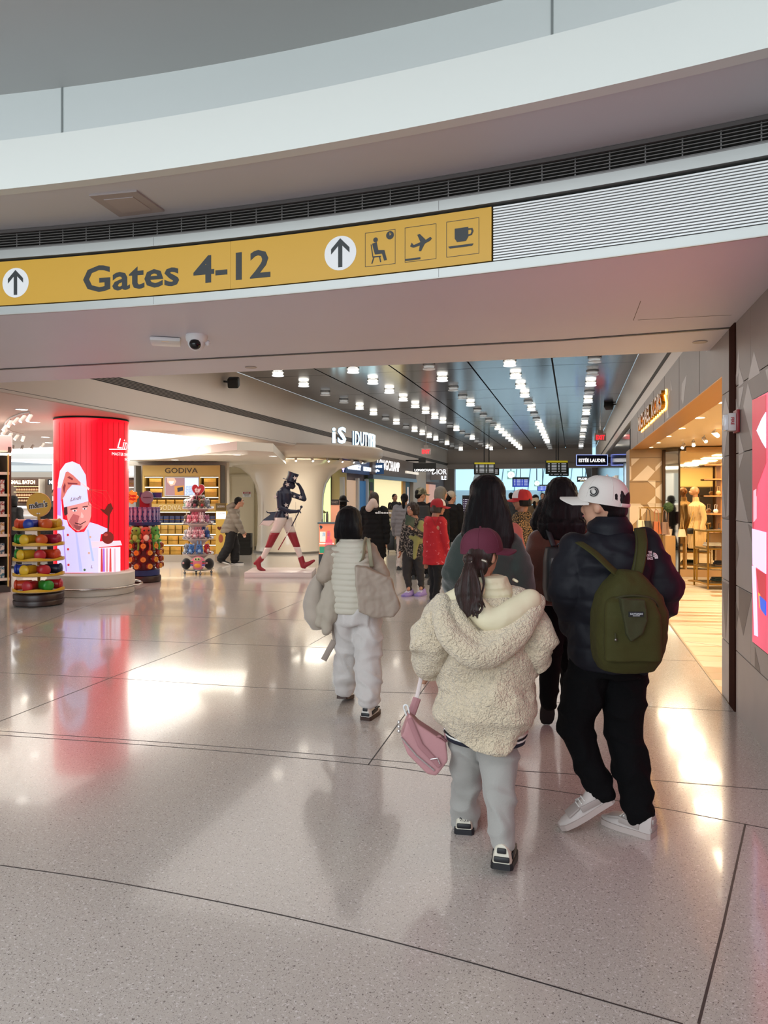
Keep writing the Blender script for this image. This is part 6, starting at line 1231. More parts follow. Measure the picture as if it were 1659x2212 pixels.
# striped rib hem
for k, (c_, dz_) in enumerate((('1b1d2c', .0), ('e6e4de', .011), ('15161c', .022), ('dedbcf', .040))):
    b = B(); z_ = zz(1592) + dz_ * .8; b.loft([(V(0, -.0, z_ - .009) , p.r * .182, p.f * .15), (V(0, -.0, z_ + .009), p.r * (.185 + .004 * k), p.f * .154)], 40); b.build('striped_hem', M(c_, .85), jk, True)
p.hair(lambda b: (b.ball(p.HP(0, -.012, .01), [.086 * p.hs, .10 * p.hs, .09 * p.hs], 18, Matrix((p.hr, p.hf, V(0, 0, 1))).transposed()), b.ball(p.L(1030, 1225, -.03), [.055, .05, .05], 12)), HAIRBR)
def pony(b):
    random.seed(5)
    b.ball(p.L(1012, 1208, -.10), (.028, .03, .026), 12)
    for k in range(30):
        o = random.uniform(-1, 1); q = random.uniform(-1, 1); e = random.uniform(0, 1)
        b.limb(smoothpath([p.L(1012, 1208, -.10), p.L(1014 + o * 12, 1240, -.135 - .012 * q), p.L(1012 + o * 20 + q * 4, 1275, -.15 - .012 * q), p.L(1014 + o * 16 + 6 * e, 1300 + 8 * e, -.17), p.L(1010 + o * 12 + 12 * e, 1318 + 18 * e, -.19)], 4), [.013] * 5 + [.012] * 5 + [.009] * 4 + [.006, .0045, .003], 6)
    for a in (((1040, 1232, -.10), (1045, 1262, -.13), (1040, 1290, -.15), (1048, 1312, -.18)), ((1035, 1300, -.17), (1042, 1312, -.20), (1034, 1324, -.21), (1024, 1318, -.21)), ((1000, 1240, -.13), (984, 1270, -.14), (990, 1300, -.16), (998, 1318, -.18))):
        pp = smoothpath([p.L(*q) for q in a], 5); b.limb(pp, [.0085 - .004 * i / len(pp) for i in range(len(pp))], 6)
p.hair(pony, HAIRBR, 'ponytail', vox=.0045, disp=.002, smooth=2)
cm = M('5a1f33', .85, bump=.15, bscale=240); p.cap(cm, yaw=72, tilt=.06, size=1.06, z=.036)
for px in (1010, 1042): B().limb([p.L(px, 1210, -.115), p.L(px + 8, 1213, -.12)], [.006, .006]).build('hair_clip', M('8f8478', .2, .5), p.root)
p.shoe('L', 10, M('ddd8c8', .5), '1b1c22', 0, .235, '17171b', high=.015, wid=1.08, label='black and cream low sneaker'); text_T = p.T
me = textmesh('NIKE', .012, .001, .03)
for v in me.vertices: v.co = V(v.co.x, -.0835 * .87 - v.co.z, v.co.y + .074)
me.transform(p.T); link(me, 'lettering', M('cfcabc', .5), p.root)
p.shoe('R', 16, M('ddd8c8', .5), '15151a', 6, .235, '17171b', high=.015, wid=1.08, label='black and cream low sneaker')
girl = p
# pink shoulder bag hanging from her hand
bx = p.L(915, 1600, .02); t = thing('handbag', 'dusty pink shoulder bag with silver zip hanging from the girl in the fleece jacket', 'handbag', p.root.location + RV * bx.x + Vector((0, 0, 0)), TH)
def bl(px, py, dd=0): v = p.L(px, py, dd); return V(v.x - bx.x, v.y, v.z)
PK = M('bd8a8e', .55, bump=.12, bscale=140); PK2 = M('a9777c', .55, bump=.12, bscale=140)
def bagm(b):
    pts = [(884, 1538), (905, 1562), (963, 1600), (967, 1640), (942, 1672), (922, 1668), (880, 1626), (866, 1590)]
    b.prism([(bl(*q).x, bl(*q).z) for q in pts], -.05, .05, lambda x, z, h: V(x, h + .02, z))
bo = part_remesh(bagm, 'bag_body', PK, t, vox=.0055, smooth=10)
B().tube([bl(866, 1592, -.035), bl(900, 1632, -.035), bl(938, 1664, -.035)], .004).build('zip_line', M('d9d4d4', .2, .9), bo); B().tube([bl(884, 1552, -.038), bl(908, 1610, -.04), bl(950, 1655, -.036)], .005, flat=(2.5, .6)).build('front_flap', PK2, bo)
B().tube([bl(930, 1640, -.042), bl(945, 1638, -.042), bl(950, 1650, -.042)], .003).build('zip_pull', M('e6e2e2', .2, .8), bo)
B().tube([bl(963, 1600, -.0), bl(950, 1590, -.01), bl(940, 1593, -.01)], .014, flat=(1.4, .4)).build('side_tab', PK2, bo)
B().tube([bl(889, 1542, .02), bl(897, 1520, .03), bl(901, 1508, .04)], .016, flat=(1.2, .35)).build('strap_base', PK2, t); B().tube([bl(900, 1510, .04), bl(915, 1437, .07), bl(925, 1432, .08)], .006, flat=(1.6, .5)).build('strap', M('d8c9c8', .6), t)
B().tube([bl(964, 1600, .0), bl(964, 1578, .02), bl(966, 1560, .05)], .007, flat=(1.4, .5)).build('strap', PK2, t)
rr_ = [bl(964, 1578, -.005) + V(.012 * cos(a), 0, .012 * sin(a)) for a in [2 * pi * k / 12 for k in range(13)]]; B().tube(rr_, .003).build('ring', M('9a8f8c', .2, .9), t)
B().limb(smoothpath([bl(878, 1545, -.02), bl(872, 1526, -.02), bl(880, 1524, -.02), bl(884, 1540, -.02)]), [.004] * 19, 6).build('white_loop', WHT, t, True)
for z_ in (0, .02, .04): B().ball(bl(862, 1560, -.04) + V(0, 0, -z_), .009, 8).build('charm', M('d6d2d0', .2, .7), t, True)
# ---------------------------------------------------------------- 2: man in navy puffer with green backpack
NVY = M('0f1019', .62, bump=.15, bscale=30, spec=.25); BLK = M('070709', .9, bump=.2, bscale=180, spec=.15)
p = Person('man in navy puffer jacket, black trousers and white baseball cap, green backpack on', 1318, 3.62, 1.72, 14, hyaw=-48, skin=M('bd9078', .5), vox=.009)
p.set(head=(1303, 1092, .04), neck=(1312, 1140, .03), shL=(1246, 1190, .03), shR=(1386, 1180, .0), elL=(1226, 1278, .0), elR=(1428, 1268, -.05), wrL=(1245, 1350, .1), wrR=(1418, 1335, .10),
      hipL=(1275, 1430, .0), hipR=(1352, 1430, .0), knL=(1240, 1570, .02), knR=(1349, 1590, .0), anL=(1302, 1718, -.06), anR=(1380, 1752, -.10))
p.body(1.0, curl=1.2)
p.trousers(BLK, (.10, .098, .080, .068, .056), radR=(.10, .098, .088, .080, .064), pel=(.175, .13), wrinkle=.010)
def zz(py): return p.L(1318, py, 0).z
def puff(c, n, z0=0, sp=.11, am=.008): return am * (abs(sin(pi * (c.z - z0 + .012 * noise.noise(c * 6)) / sp)) ** .6 - .6)
jk = p.garment('puffer_jacket', [(zz(1442), .185, .15), (zz(1410), .20, .16), (zz(1340), .195, .16), (zz(1260), .205, .165), (zz(1200), .205, .15), (zz(1170), .16, .12), (zz(1150), .10, .09)], NVY, {'L': [.085, .095, .095, .085, .07], 'R': [.09, .10, .10, .085, .06]}, vox=.010, disp=lambda c, n: puff(c, n), wrinkle=.010)
part_remesh(lambda b: b.loft([(p.L(1316, 1176, .01), p.r * .135, p.f * .12), (p.L(1318, 1150, .02), p.r * .115, p.f * .115), (p.L(1316, 1128, .03), p.r * .095, p.f * .10), (p.L(1318, 1112, .035), p.r * .088, p.f * .095)], 26), 'collar', NVY, jk, disp=lambda c, n: .007 * sin(c.z * 70))
p.hair(shorth(p), HAIRB); p.cap(M('cfc9c4', .75, bump=.12, bscale=220), yaw=-62, tilt=.16, size=1.12, z=.03, strap=True)
# cap emblem: concentric arcs
em = B(); 
for r_, a0, a1 in ((.022, .4, 5.4), (.014, 1.8, 6.6)):
    em.tube([V(-.1015 * p.hs * 1.0, r_ * cos(a) + .03, r_ * sin(a) + .030) for a in [a0 + (a1 - a0) * i / 16 for i in range(17)]], .0028, 6)
me = em.mesh('emblem'); me.transform(p.capT); link(me, 'emblem', INK, p.capo)
def patch(parent, pr, s_, px, py, dd, h, m, width, yawp=0, tilt=0, bold=.02):
    me = textmesh(s_, h, .002, bold, width=width); R = Matrix.Rotation(yawp, 3, 'Z') @ Matrix.Rotation(tilt, 3, 'X'); o = pr.L(px, py, dd)
    for v in me.vertices: v.co = o + R @ V(v.co.x, -v.co.z, v.co.y)
    return link(me, 'lettering', m, parent)
for k, (s_, w_) in enumerate((('THE', .022), ('NORTH', .040), ('FACE', .032))): patch(jk, p, s_, 1404 - (3 if k == 1 else 0) + 0, 1193 + 6.6 * k, -.163, .0115, WHT, w_, .42, -.1)
for r_ in (.026, .019, .012): o = p.L(1411, 1207, -.160); B().tube([o + Matrix.Rotation(.42, 3, 'Z') @ V(r_ * sin(a), -.001, r_ * cos(a) + .0) for a in [i * pi / 2 / 8 for i in range(9)]], .0026, 5).build('emblem_arc', WHT, jk)
B().limb([p.L(1448, 1282, -.10), p.L(1449, 1296, -.10)], [.004, .003]).build('cuff_tab', WHT, jk, True)
SH = M('bcb3af', .55)
p.shoe('R', -46, SH, 'b7aaa5', 0, .265, 'a69c98', high=.03, wid=1.1, label='pale grey low sneaker, flat on the floor'); p.shoe('L', -92, SH, 'b7aaa5', 30, .29, 'a69c98', high=.03, wid=1.1, label='pale grey low sneaker with lifted heel')
man = p
GR = M('383613', .8, bump=.2, bscale=180, spec=.3); GR2 = M('2f2f12', .8, bump=.2, bscale=180)
bx = p.L(1358, 1350, -.2); t = thing('backpack', 'olive green canvas backpack worn by the man in the white cap', 'backpack', p.root.location + RV * bx.x + FV * bx.y, TH)
def bl(px, py, dd=0): v = p.L(px, py, dd); return V(v.x - bx.x, v.y - bx.y, v.z)
def bagm(b):
    rows = [(1445, 1292, 1408, .09), (1425, 1284, 1422, .12), (1370, 1278, 1434, .14), (1320, 1280, 1434, .14), (1285, 1290, 1424, .12), (1260, 1308, 1402, .10), (1242, 1326, 1386, .07), (1232, 1338, 1376, .045)]
    b.loft([(bl((a + c) / 2, y, -.24), V((c - a) / 2 / FPX * 3.38, 0, 0), V(0, d_ * .95, 0)) for y, a, c, d_ in rows], 32, 3.2)
bo = part_remesh(bagm, 'bag_body', GR, t, vox=.008, smooth=5, disp=lambda c, n: .010 * noise.noise(c * 8) + .003 * noise.noise(c * 30))
part_remesh(lambda b: b.loft([(bl(1368, 1428, -.375), V(.125, 0, 0), V(0, .03, 0)), (bl(1366, 1330, -.385), V(.125, 0, 0), V(0, .035, 0)), (bl(1362, 1300, -.365), V(.11, 0, 0), V(0, .03, 0)), (bl(1360, 1288, -.35), V(.08, 0, 0), V(0, .02, 0))], 28, 3.4), 'front_pocket', GR, t, vox=.007, disp=lambda c, n: .005 * noise.noise(c * 14))
B().tube(smoothpath([bl(*q) for q in ((1312, 1352, -.36), (1316, 1308, -.37), (1340, 1290, -.37), (1385, 1288, -.37), (1416, 1300, -.35), (1428, 1330, -.33))]), .006, 8).build('zip_seam', GR2, t, True)
part_remesh(lambda b: b.prism([(bl(*q, -.42).x, bl(*q, -.42).z) for q in ((1340, 1292), (1392, 1296), (1398, 1340), (1386, 1368), (1362, 1386), (1352, 1370), (1342, 1316))], bl(0, 0, -.435).y, bl(0, 0, -.395).y, lambda x, z, h: V(x, h, z)), 'folded_flap', GR2, t, vox=.006, smooth=3, disp=lambda c, n: .003 * noise.noise(c * 25))
q = bl(1374, 1327, -.437); lo_ = B().box((q.x, q.y, q.z), (.064, .004, .022)).build('brand_label', M('101216', .6), t); text('lettering', 'DAYTAMAN', .008, M('c9cdd2', .5), lo_, (q.x, q.y - .003, q.z + .002), width=.052); B().box((q.x, q.y - .003, q.z - .006), (.03, .002, .0015)).build('underline', WHT, lo_)
def strapf(pts, w, name, m=GR): o = B().tube(smoothpath([bl(*q) for q in pts]), w, 10, flat=(1, .22)).build(name, m, t, True); return o
strapf([(1252, 1172, -.10), (1285, 1195, -.20), (1318, 1226, -.235), (1338, 1243, -.24)], .027, 'shoulder_strap'); strapf([(1382, 1142, -.07), (1386, 1172, -.18), (1382, 1210, -.235), (1374, 1243, -.24)], .027, 'shoulder_strap')
for dx in (-.014, .014):
    strapf([(1382 + dx * 700, 1143, -.078), (1386 + dx * 700, 1172, -.190), (1382 + dx * 700, 1210, -.245), (1374 + dx * 500, 1240, -.25)], .0022, 'strap_stitching', GR2)
for a in ((1316, 1328, -.385), (1330, 1382, -.42)): B().ball(bl(*a), .0075, 10).build('zip_pull', M('6d6a62', .25, .8), t, True); B().tube([bl(*a), bl(a[0] - 1, a[1] - 14, a[2])], .0035).build('zip_cord', GR2, t)
# ---------------------------------------------------------------- 3: woman in rust coat with grey backpack
p = Person('woman in rust brown coat with long black hair and grey-black backpack', 1206, 4.95, 1.70, 10, vox=.010)
p.set(head=(1212, 1079, .03), neck=(1210, 1130, .02), shL=(1166, 1168, .0), shR=(1262, 1168, 0), elL=(1158, 1240, -.02), elR=(1275, 1240, 0), wrL=(1158, 1295, .12), wrR=(1270, 1290, .15), hipL=(1188, 1320, 0), hipR=(1228, 1320, 0), knL=(1188, 1435, .0), knR=(1232, 1440, .2), anL=(1185, 1520, .06), anR=(1230, 1545, .35))
p.body(1.1, curl=1.0); RU = M('54281a', .9, sheen=.5, bump=.2, bscale=120); p.trousers(BLK, (.10, .09, .072, .062, .056), pel=(.16, .12))
zz = lambda py: p.L(1206, py, 0).z
p.garment('coat', [(zz(1305), .19, .14), (zz(1280), .20, .15), (zz(1220), .185, .14), (zz(1170), .165, .12), (zz(1148), .12, .09), (zz(1138), .07, .07)], RU, {'L': [.08, .085, .082, .075, .06], 'R': [.08, .085, .08, .07, .055]}, wrinkle=.010)
p.hair(lambda b: (longh(p, .135, -.235, .10)(b), b.limb([p.HP(-.10, -.02, -.05), p.HP(-.15, -.03, -.14), p.HP(-.14, -.02, -.2)], [.05, .045, .02]), b.ball(p.HP(.02, -.07, -.1), (.145, .09, .15), 16)), HAIRB, disp=.008)
p.shoe('L', 8, M('101012', .35), '0c0c0e', 52, .27, label='black sneaker with raised sole'); p.shoe('R', 8, M('101012', .5), '0c0c0e', 0, .27)
bx = p.L(1212, 1240, -.2); t = thing('backpack', 'grey and black structured backpack on the woman in the rust coat', 'backpack', p.root.location + RV * bx.x + FV * bx.y, TH)
def bl(px, py, dd=0): v = p.L(px, py, dd); return V(v.x - bx.x, v.y - bx.y, v.z)
BK2 = M('1b1e22', .55); part_remesh(lambda b: b.loft([(bl(1215, 1298, -.22), V(.105, 0, 0), V(0, .07, 0)), (bl(1215, 1270, -.24), V(.12, 0, 0), V(0, .085, 0)), (bl(1215, 1210, -.23), V(.118, 0, 0), V(0, .08, 0)), (bl(1215, 1182, -.2), V(.105, 0, 0), V(0, .06, 0))], 30, 4.5), 'bag_body', BK2, t, vox=.009)
B().box(tuple(bl(1212, 1250, -.325)), (.125, .02, .26), bev=.008).build('front_panel', M('4a4d50', .5), t, 30); B().box(tuple(bl(1208, 1228, -.338)), (.008, .006, .06), bev=.002).build('zip_pull', BLACKM, t); B().tube([bl(1203, 1180, -.23), bl(1205, 1175, -.24), bl(1225, 1175, -.24), bl(1227, 1180, -.23)], .006).build('handle', M('3c3c40', .2, .6), t, True)
B().tube(smoothpath([bl(*q) for q in ((1180, 1128, -.04), (1186, 1150, -.12), (1196, 1180, -.17))]), .018, 8, flat=(1, .3)).build('shoulder_strap', BK2, t, True)
# ---------------------------------------------------------------- 4: woman in teal coat
p = Person('woman in dark teal coat with very long straight black hair, ahead of the girl', 1052, 4.45, 1.68, 8, vox=.010)
p.set(head=(1053, 1080, .03), neck=(1053, 1135, .02), shL=(1008, 1172, 0), shR=(1098, 1172, 0), elL=(990, 1235, -.02), elR=(1118, 1235, -.02), wrL=(985, 1285, .08), wrR=(1125, 1290, .06)); p.stride(.12)
p.body(1.05, curl=1.0); TE = M('29332f', .9, sheen=.4, bump=.15, bscale=100); p.trousers(BLK)
zz = lambda py: p.L(1052, py, 0).z
p.garment('coat', [(zz(1330), .20, .15), (zz(1290), .205, .15), (zz(1220), .175, .14), (zz(1172), .145, .12), (zz(1152), .11, .09), (zz(1140), .07, .07)], TE, {'L': [.07, .085, .095, .09, .075], 'R': [.07, .085, .095, .09, .075]}, wrinkle=.010)
p.hair(lambda b: (longh(p, .135, -.33, .08)(b), b.ball(p.HP(0, -.01, .05), [.105 * p.hs, .105 * p.hs, .10 * p.hs], 16)), HAIRB, disp=.006); p.shoe('L', 8, M('1a1a1c', .5), '222222', 20); p.shoe('R', 8, M('1a1a1c', .5), '222222', 0)
# ---------------------------------------------------------------- 5: woman in cream quilted vest
p = Person('woman with black bob in cream quilted vest and off-white joggers carrying beige bags', 762, 5.5, 1.56, 16, vox=.010)
p.set(head=(755, 1128, .03), neck=(755, 1170, .02), shL=(716, 1195, 0), shR=(798, 1190, 0), elL=(700, 1243, -.03), elR=(826, 1245, -.02), wrL=(712, 1268, .12), wrR=(812, 1285, .08),
      hipL=(746, 1330, 0), hipR=(793, 1330, 0), knL=(750, 1415, .1), knR=(797, 1425, -.05), anL=(743, 1492, .22), anR=(796, 1522, -.16))
p.body(1.02, curl=1.0); OW = M('c9c3c0', .95, sheen=.5, bump=.25, bscale=150); p.trousers(OW, (.095, .09, .082, .088, .075), radR=(.10, .105, .098, .095, .082), pel=(.165, .125), wrinkle=.012, stack=.006, end=.86)
zz = lambda py: p.L(762, py, 0).z
BE = M('a8998a', .85, bump=.15, bscale=60); VE = M('c4bdae', .6, sheen=.2)
p.garment('jacket_sleeves', [(zz(1290), .14, .11), (zz(1240), .15, .12), (zz(1190), .15, .11), (zz(1170), .09, .07)], BE, {'L': [.058, .058, .054, .05, .042], 'R': [.058, .058, .054, .05, .042]}, wrinkle=.009, wscale=18)
vs_ = p.garment('quilted_vest', [(zz(1322), .165, .135, -.01), (zz(1310), .17, .14, -.01), (zz(1250), .165, .135, -.005), (zz(1200), .158, .125), (zz(1178), .125, .10), (zz(1165), .075, .07)], VE, None, lambda b: b.limb([p.j['shL'] + V(.02, 0, -.01), p.j['shR'] - V(.02, 0, .01)], [.062, .062], 14), vox=.007, disp=lambda c, n: .0095 * (abs(sin(pi * (c.z - .02 * abs(c.x)) / .041)) ** .55 - .6), wrinkle=.004, smooth=3)
B().loft([(p.L(755, 1178, .01), p.r * .085, p.f * .085), (p.L(755, 1164, .015), p.r * .072, p.f * .075)], 24).build('collar', VE, vs_, True)
p.hair(lambda b: (bob(p, .10, .11, -.13)(b), b.ball(p.HP(0, -.03, -.03), [.108 * p.hs, .10 * p.hs, .11 * p.hs], 18)), HAIRB, disp=.005)
p.shoe('L', 14, M('d4d0ca', .5), '3a241c', 12, .24, '16161a', label='white sneaker with black heel and brown sole'); p.shoe('R', 20, M('d4d0ca', .5), '3a241c', 0, .24, '16161a', label='white sneaker with black heel and brown sole')
for k in 'LR': B().tube([p.j['an' + k] + V(0, 0, -.02), p.j['an' + k] + V(0, 0, .03)], .038, 14).build('sock', OW, p.root, True)
bx = p.L(815, 1270, -.12); t = thing('tote_bag', 'large beige nylon tote on the right shoulder of the woman in the vest', 'tote bag', p.root.location + RV * bx.x + FV * bx.y, TH)
def bl(px, py, dd=0): v = p.L(px, py, dd); return V(v.x - bx.x, v.y - bx.y, v.z)
TB = M('a89a8c', .65, bump=.2, bscale=30)
bo = part_remesh(lambda b: b.prism([(bl(*q).x, bl(*q).z) for q in ((769, 1216), (792, 1220), (845, 1246), (864, 1305), (850, 1324), (815, 1326), (778, 1312), (772, 1270))], -.075, .075, lambda x, z, h: V(x, h - .02 + x * .2, z)), 'bag_body', TB, t, vox=.008, smooth=6, disp=lambda c, n: .012 * noise.noise(c * 11) + .004 * noise.noise(c * 30))
part_remesh(lambda b: b.limb(smoothpath([bl(*q) for q in ((778, 1312, -.11), (815, 1303, -.13), (862, 1306, -.08))]), [.012] * 13, 8), 'base_piping', M('b9ac9e', .6), bo, vox=.006)
B().tube(smoothpath([bl(*q) for q in ((771, 1222, -.10), (784, 1205, -.14), (787, 1178, -.13), (790, 1165, -.04), (796, 1166, .05))]), .018, 8, flat=(1, .25)).build('handle', M('96917a', .7), t, True); B().tube(smoothpath([bl(*q) for q in ((803, 1225, -.10), (800, 1200, -.14), (797, 1176, -.13), (795, 1165, -.04), (798, 1166, .05))]), .016, 8, flat=(1, .25)).build('handle', M('96917a', .7), t, True)
bx = p.L(690, 1300, .02); t = thing('fabric_bag', 'soft beige drawstring bag carried on the left arm of the woman in the vest', 'bag', p.root.location + RV * bx.x + FV * bx.y, TH)
part_remesh(lambda b: b.loft([(bl(688, 1360, .02), V(.05, 0, 0), V(0, .05, 0)), (bl(680, 1335, .02), V(.085, 0, 0), V(0, .08, 0)), (bl(676, 1295, .02), V(.075, 0, 0), V(0, .08, 0)), (bl(684, 1255, .04), V(.05, 0, 0), V(0, .05, 0)), (bl(694, 1238, .05), V(.025, 0, 0), V(0, .03, 0))], 20), 'bag_body', M('b0a396', .9, sheen=.5), t, vox=.009, disp=lambda c, n: .012 * noise.noise(c * 12))
B().tube([bl(722, 1384, .03), bl(712, 1402, .02), bl(699, 1426, .01)], .024, 8, flat=(.35, 1)).build('dangling_strap', M('a3968c', .8), t)
B().tube([bl(694, 1238, .05), bl(700, 1230, .06), bl(706, 1255, .06)], .012, 8).build('handle', M('a3968c', .8), t, True); B().tube([bl(722, 1384, .03), bl(716, 1340, .04), bl(700, 1300, .04)], .010, 8, flat=(1, .3)).build('strap', M('a3968c', .8), t)
bx = p.L(708, 1310, -.05); t = thing('folded_coat', 'folded beige coat draped over the left forearm of the woman in the vest', 'coat', p.root.location + RV * bx.x + FV * bx.y, TH)
part_remesh(lambda b: (b.limb([bl(712, 1268, -.02), bl(700, 1310, -.05), bl(690, 1345, -.04)], [.045, .055, .04], 12), b.limb([bl(716, 1275, -.05), bl(712, 1320, -.07), bl(706, 1362, -.06)], [.04, .05, .035], 12), b.limb([bl(712, 1258, -.02), bl(722, 1290, -.05), bl(718, 1335, -.06)], [.045, .045, .04], 12)), 'cloth', M('b0a596', .8, bump=.2, bscale=40), t, vox=.008, disp=lambda c, n: .010 * noise.noise(c * 16))
# ---------------------------------------------------------------- others in the hall
JEAN = M('2c2a2c', .8); DKG = M('151417', .85, spec=.2)
# 6 woman in red sweater
p = Person('woman in red printed sweater, black leggings and red-white cap holding a green bottle', 941, 10.8, 1.62, 62, hyaw=75, skin=M('b5826a', .5), vox=.009)
p.set(head=(946, 1097, 0), neck=(940, 1113, 0), shL=(925, 1124, .04), shR=(952, 1126, -.1), elL=(922, 1170, .05), elR=(962, 1170, -.1), wrL=(921, 1208, 0), wrR=(966, 1195, -.05), hipL=(935, 1195, .06), hipR=(945, 1195, -.06), knL=(936, 1248, .06), knR=(946, 1250, -.06), anL=(934, 1296, .05), anR=(941, 1296, -.02))
p.body(1.0); p.trousers(M('101014', .85), (.085, .08, .058, .05, .042), pel=(.13, .13)); zz = lambda py: p.L(941, py, 0).z
p.garment('red_sweater', [(zz(1218), .155, .19), (zz(1190), .15, .18), (zz(1150), .14, .17), (zz(1125), .135, .16), (zz(1116), .095, .11)], two_tone('b3202b', 'd0707a', 22, .64, .70, .9), {'L': [.06, .058, .055, .05, .045], 'R': [.06, .058, .055, .05, .045]}, wrinkle=.008)
p.hair(lambda b: (bob(p, .088, .1, -.075)(b)), HAIRBR); p.cap(M('a01c26', .8), z=.03, panel=M('d8cfd0', .8), size=1.1)
p.shoe('L', 60, M('8a8284', .6), 'b8b2b0'); p.shoe('R', 60, M('8a8284', .6), 'b8b2b0')
B().tube([p.L(932, 1116, -.12), p.L(940, 1135, -.19), p.L(948, 1116, -.14)], .005).build('neck_cord', M('8a1a22', .7), p.root)
t = thing('water_bottle', 'white and green water bottle hanging from the hand of the woman in red', 'bottle', W((922 - CX) / FPX * 10.75, 10.75, .67), TH)
B().lathe([(0, 0), (.036, 0), (.036, .13), (0, .13)], n=18).build('lower_body', M('8fc36a', .4), t, 40); B().lathe([(0, .13), (.036, .13), (.036, .2), (.028, .22), (0, .22)], n=18).build('upper_body', M('dfe8dc', .4), t, 40); B().tube([(-.02, 0, .21), (0, 0, .27), (.02, 0, .21)], .006).build('handle', M('dfe8dc', .4), t)
# 7 woman reading a phone, purple clogs
p = Person('woman in patterned jacket and lilac clogs, yellow sweater at her waist, looking at a phone', 893, 12.0, 1.60, 200, hyaw=222, skin=M('b5826a', .5), vox=.010)
p.set(head=(890, 1100, 0), neck=(897, 1118, 0), shL=(912, 1128, 0), shR=(878, 1128, 0), elL=(912, 1160, -.1), elR=(870, 1165, 0), wrL=(893, 1142, -.28), wrR=(866, 1188, -.05), hipL=(905, 1200, 0), hipR=(882, 1200, 0), knL=(908, 1240, -.03), knR=(879, 1240, 0), anL=(911, 1268, -.0), anR=(884, 1270, -.05))
p.body(1.0); p.trousers(M('2d2a2b', .85), (.09, .085, .065, .055, .045)); zz = lambda py: p.L(893, py, 0).z
p.garment('patterned_jacket', [(zz(1206), .15, .12), (zz(1170), .145, .12), (zz(1130), .14, .11), (zz(1120), .08, .08)], two_tone('1d191a', '8d8076', 42, .50, .62, .85), {'L': [.06, .06, .055, .05, .045], 'R': [.06, .06, .055, .05, .045]}, wrinkle=.008)
p.hair(lambda b: (bob(p, .095, .1, -.10)(b), b.ball(p.HP(0, -.02, .02), [.11 * p.hs, .115 * p.hs, .11 * p.hs], 16)), HAIRBR, disp=.012)
part_remesh(lambda b: (b.limb([p.L(910, 1130, -.08), p.L(900, 1165, -.16), p.L(895, 1205, -.15)], [.05, .05, .03], 12), b.limb([p.L(915, 1135, -.05), p.L(908, 1170, -.14), p.L(886, 1160, -.16)], [.05, .045, .03], 12)), 'yellow_sweater', M('8d8b55', .85), p.root, vox=.012)
for k in 'LR': o = p.shoe(k, 205, M('8f7cb8', .6), '8472ae', 0, .30, high=.015, wid=1.5)
t = thing('phone_case', 'dark green phone wallet held by the woman in the patterned jacket', 'phone', p.root.location + RV * p.L(884, 1126).x + FV * -.33 + Vector((0, 0, p.L(884, 1126, -.33).z)), TH)
B().box((0, 0, 0), (.17, .012, .17), rz=.5, ry=.35, rx=-.3, bev=.004).build('cover', M('16352c', .5), t, 30); B().box((.012, .012, 0), (.14, .006, .14), rz=.5, ry=.35, rx=-.3).build('phone', BLACKM, t)
# generic walkers
def walker(label, px, d, H, yaw, top, mtop, legs, hair, mh, hyaw=None, st=.15, coat=0.54, group=None, bulk=1.0, capm=None, panel=None, bucket=False, beanie=False, skin=None, puffy=False, shoes='1a1a1c'):
    p = Person(label, px, d, H, yaw, group, skin, hyaw, .011 if d < 20 else .014); p.stride(st); p.body(1.0); p.trousers(legs)
    h = H; k = bulk
    p.garment(top, [(h * (1 - coat + .0) + .0, .17 * k, .14 * k), (h * .52, .17 * k, .14 * k), (h * .66, .155 * k, .13 * k), (h * .78, .165 * k, .125 * k), (h * .825, .12, .09), (h * .845, .07, .07)], mtop, {'L': [.065 * k, .065 * k, .06 * k, .055 * k, .05 * k], 'R': [.065 * k, .065 * k, .06 * k, .055 * k, .05 * k]}, wrinkle=.008, disp=(lambda c, n: .010 * (abs(sin(pi * c.z / .09)) ** .6 - .5)) if puffy else None)
    if hair == 'short': p.hair(shorth(p), mh)
    elif hair == 'bob': p.hair(bob(p), mh)
    elif hair == 'long': p.hair(longh(p, .10, -.26), mh)
    elif hair == 'pony': p.hair(lambda b: (shorth(p)(b), b.limb([p.HP(0, -.09, .02), p.HP(0, -.13, -.08), p.HP(0, -.11, -.24)], [.035, .04, .02])), mh)
    if capm: p.cap(capm, z=.03, panel=panel, bucket=bucket, size=1.06)
    for q in 'LR': p.shoe(q, yaw, M(shoes, .5), '2a2a2a' if shoes[0] < '5' else 'd8d4d0', 0)
    return p
BLKP = M('0c0b0d', .8, spec=.25)
p = walker('woman in long black padded coat with pale hood lining, white word on her sleeve', 808, 13.8, 1.67, 10, 'padded_coat', BLKP, DKG, 'long', M('24130f', .5, bump=.4, bscale=90), coat=.72, bulk=1.28, puffy=True)
part_remesh(lambda b: b.limb([p.L(797, 1098, -.16), p.L(806, 1085, -.17), p.L(812, 1092, -.17)], [.07, .075, .05], 12), 'hood_lining', M('c4b0a6', .8), p.root, vox=.012); patch(p.root, p, 'ellesse', 828, 1107, -.26, .045, WHT, .30, .0)
p = walker('person in black jacket and black bucket hat with a maroon backpack', 741, 18.4, 1.62, 8, 'jacket', BLKP, DKG, 'bob', HAIRB, capm=M('141416', .8), bucket=True, bulk=1.1)
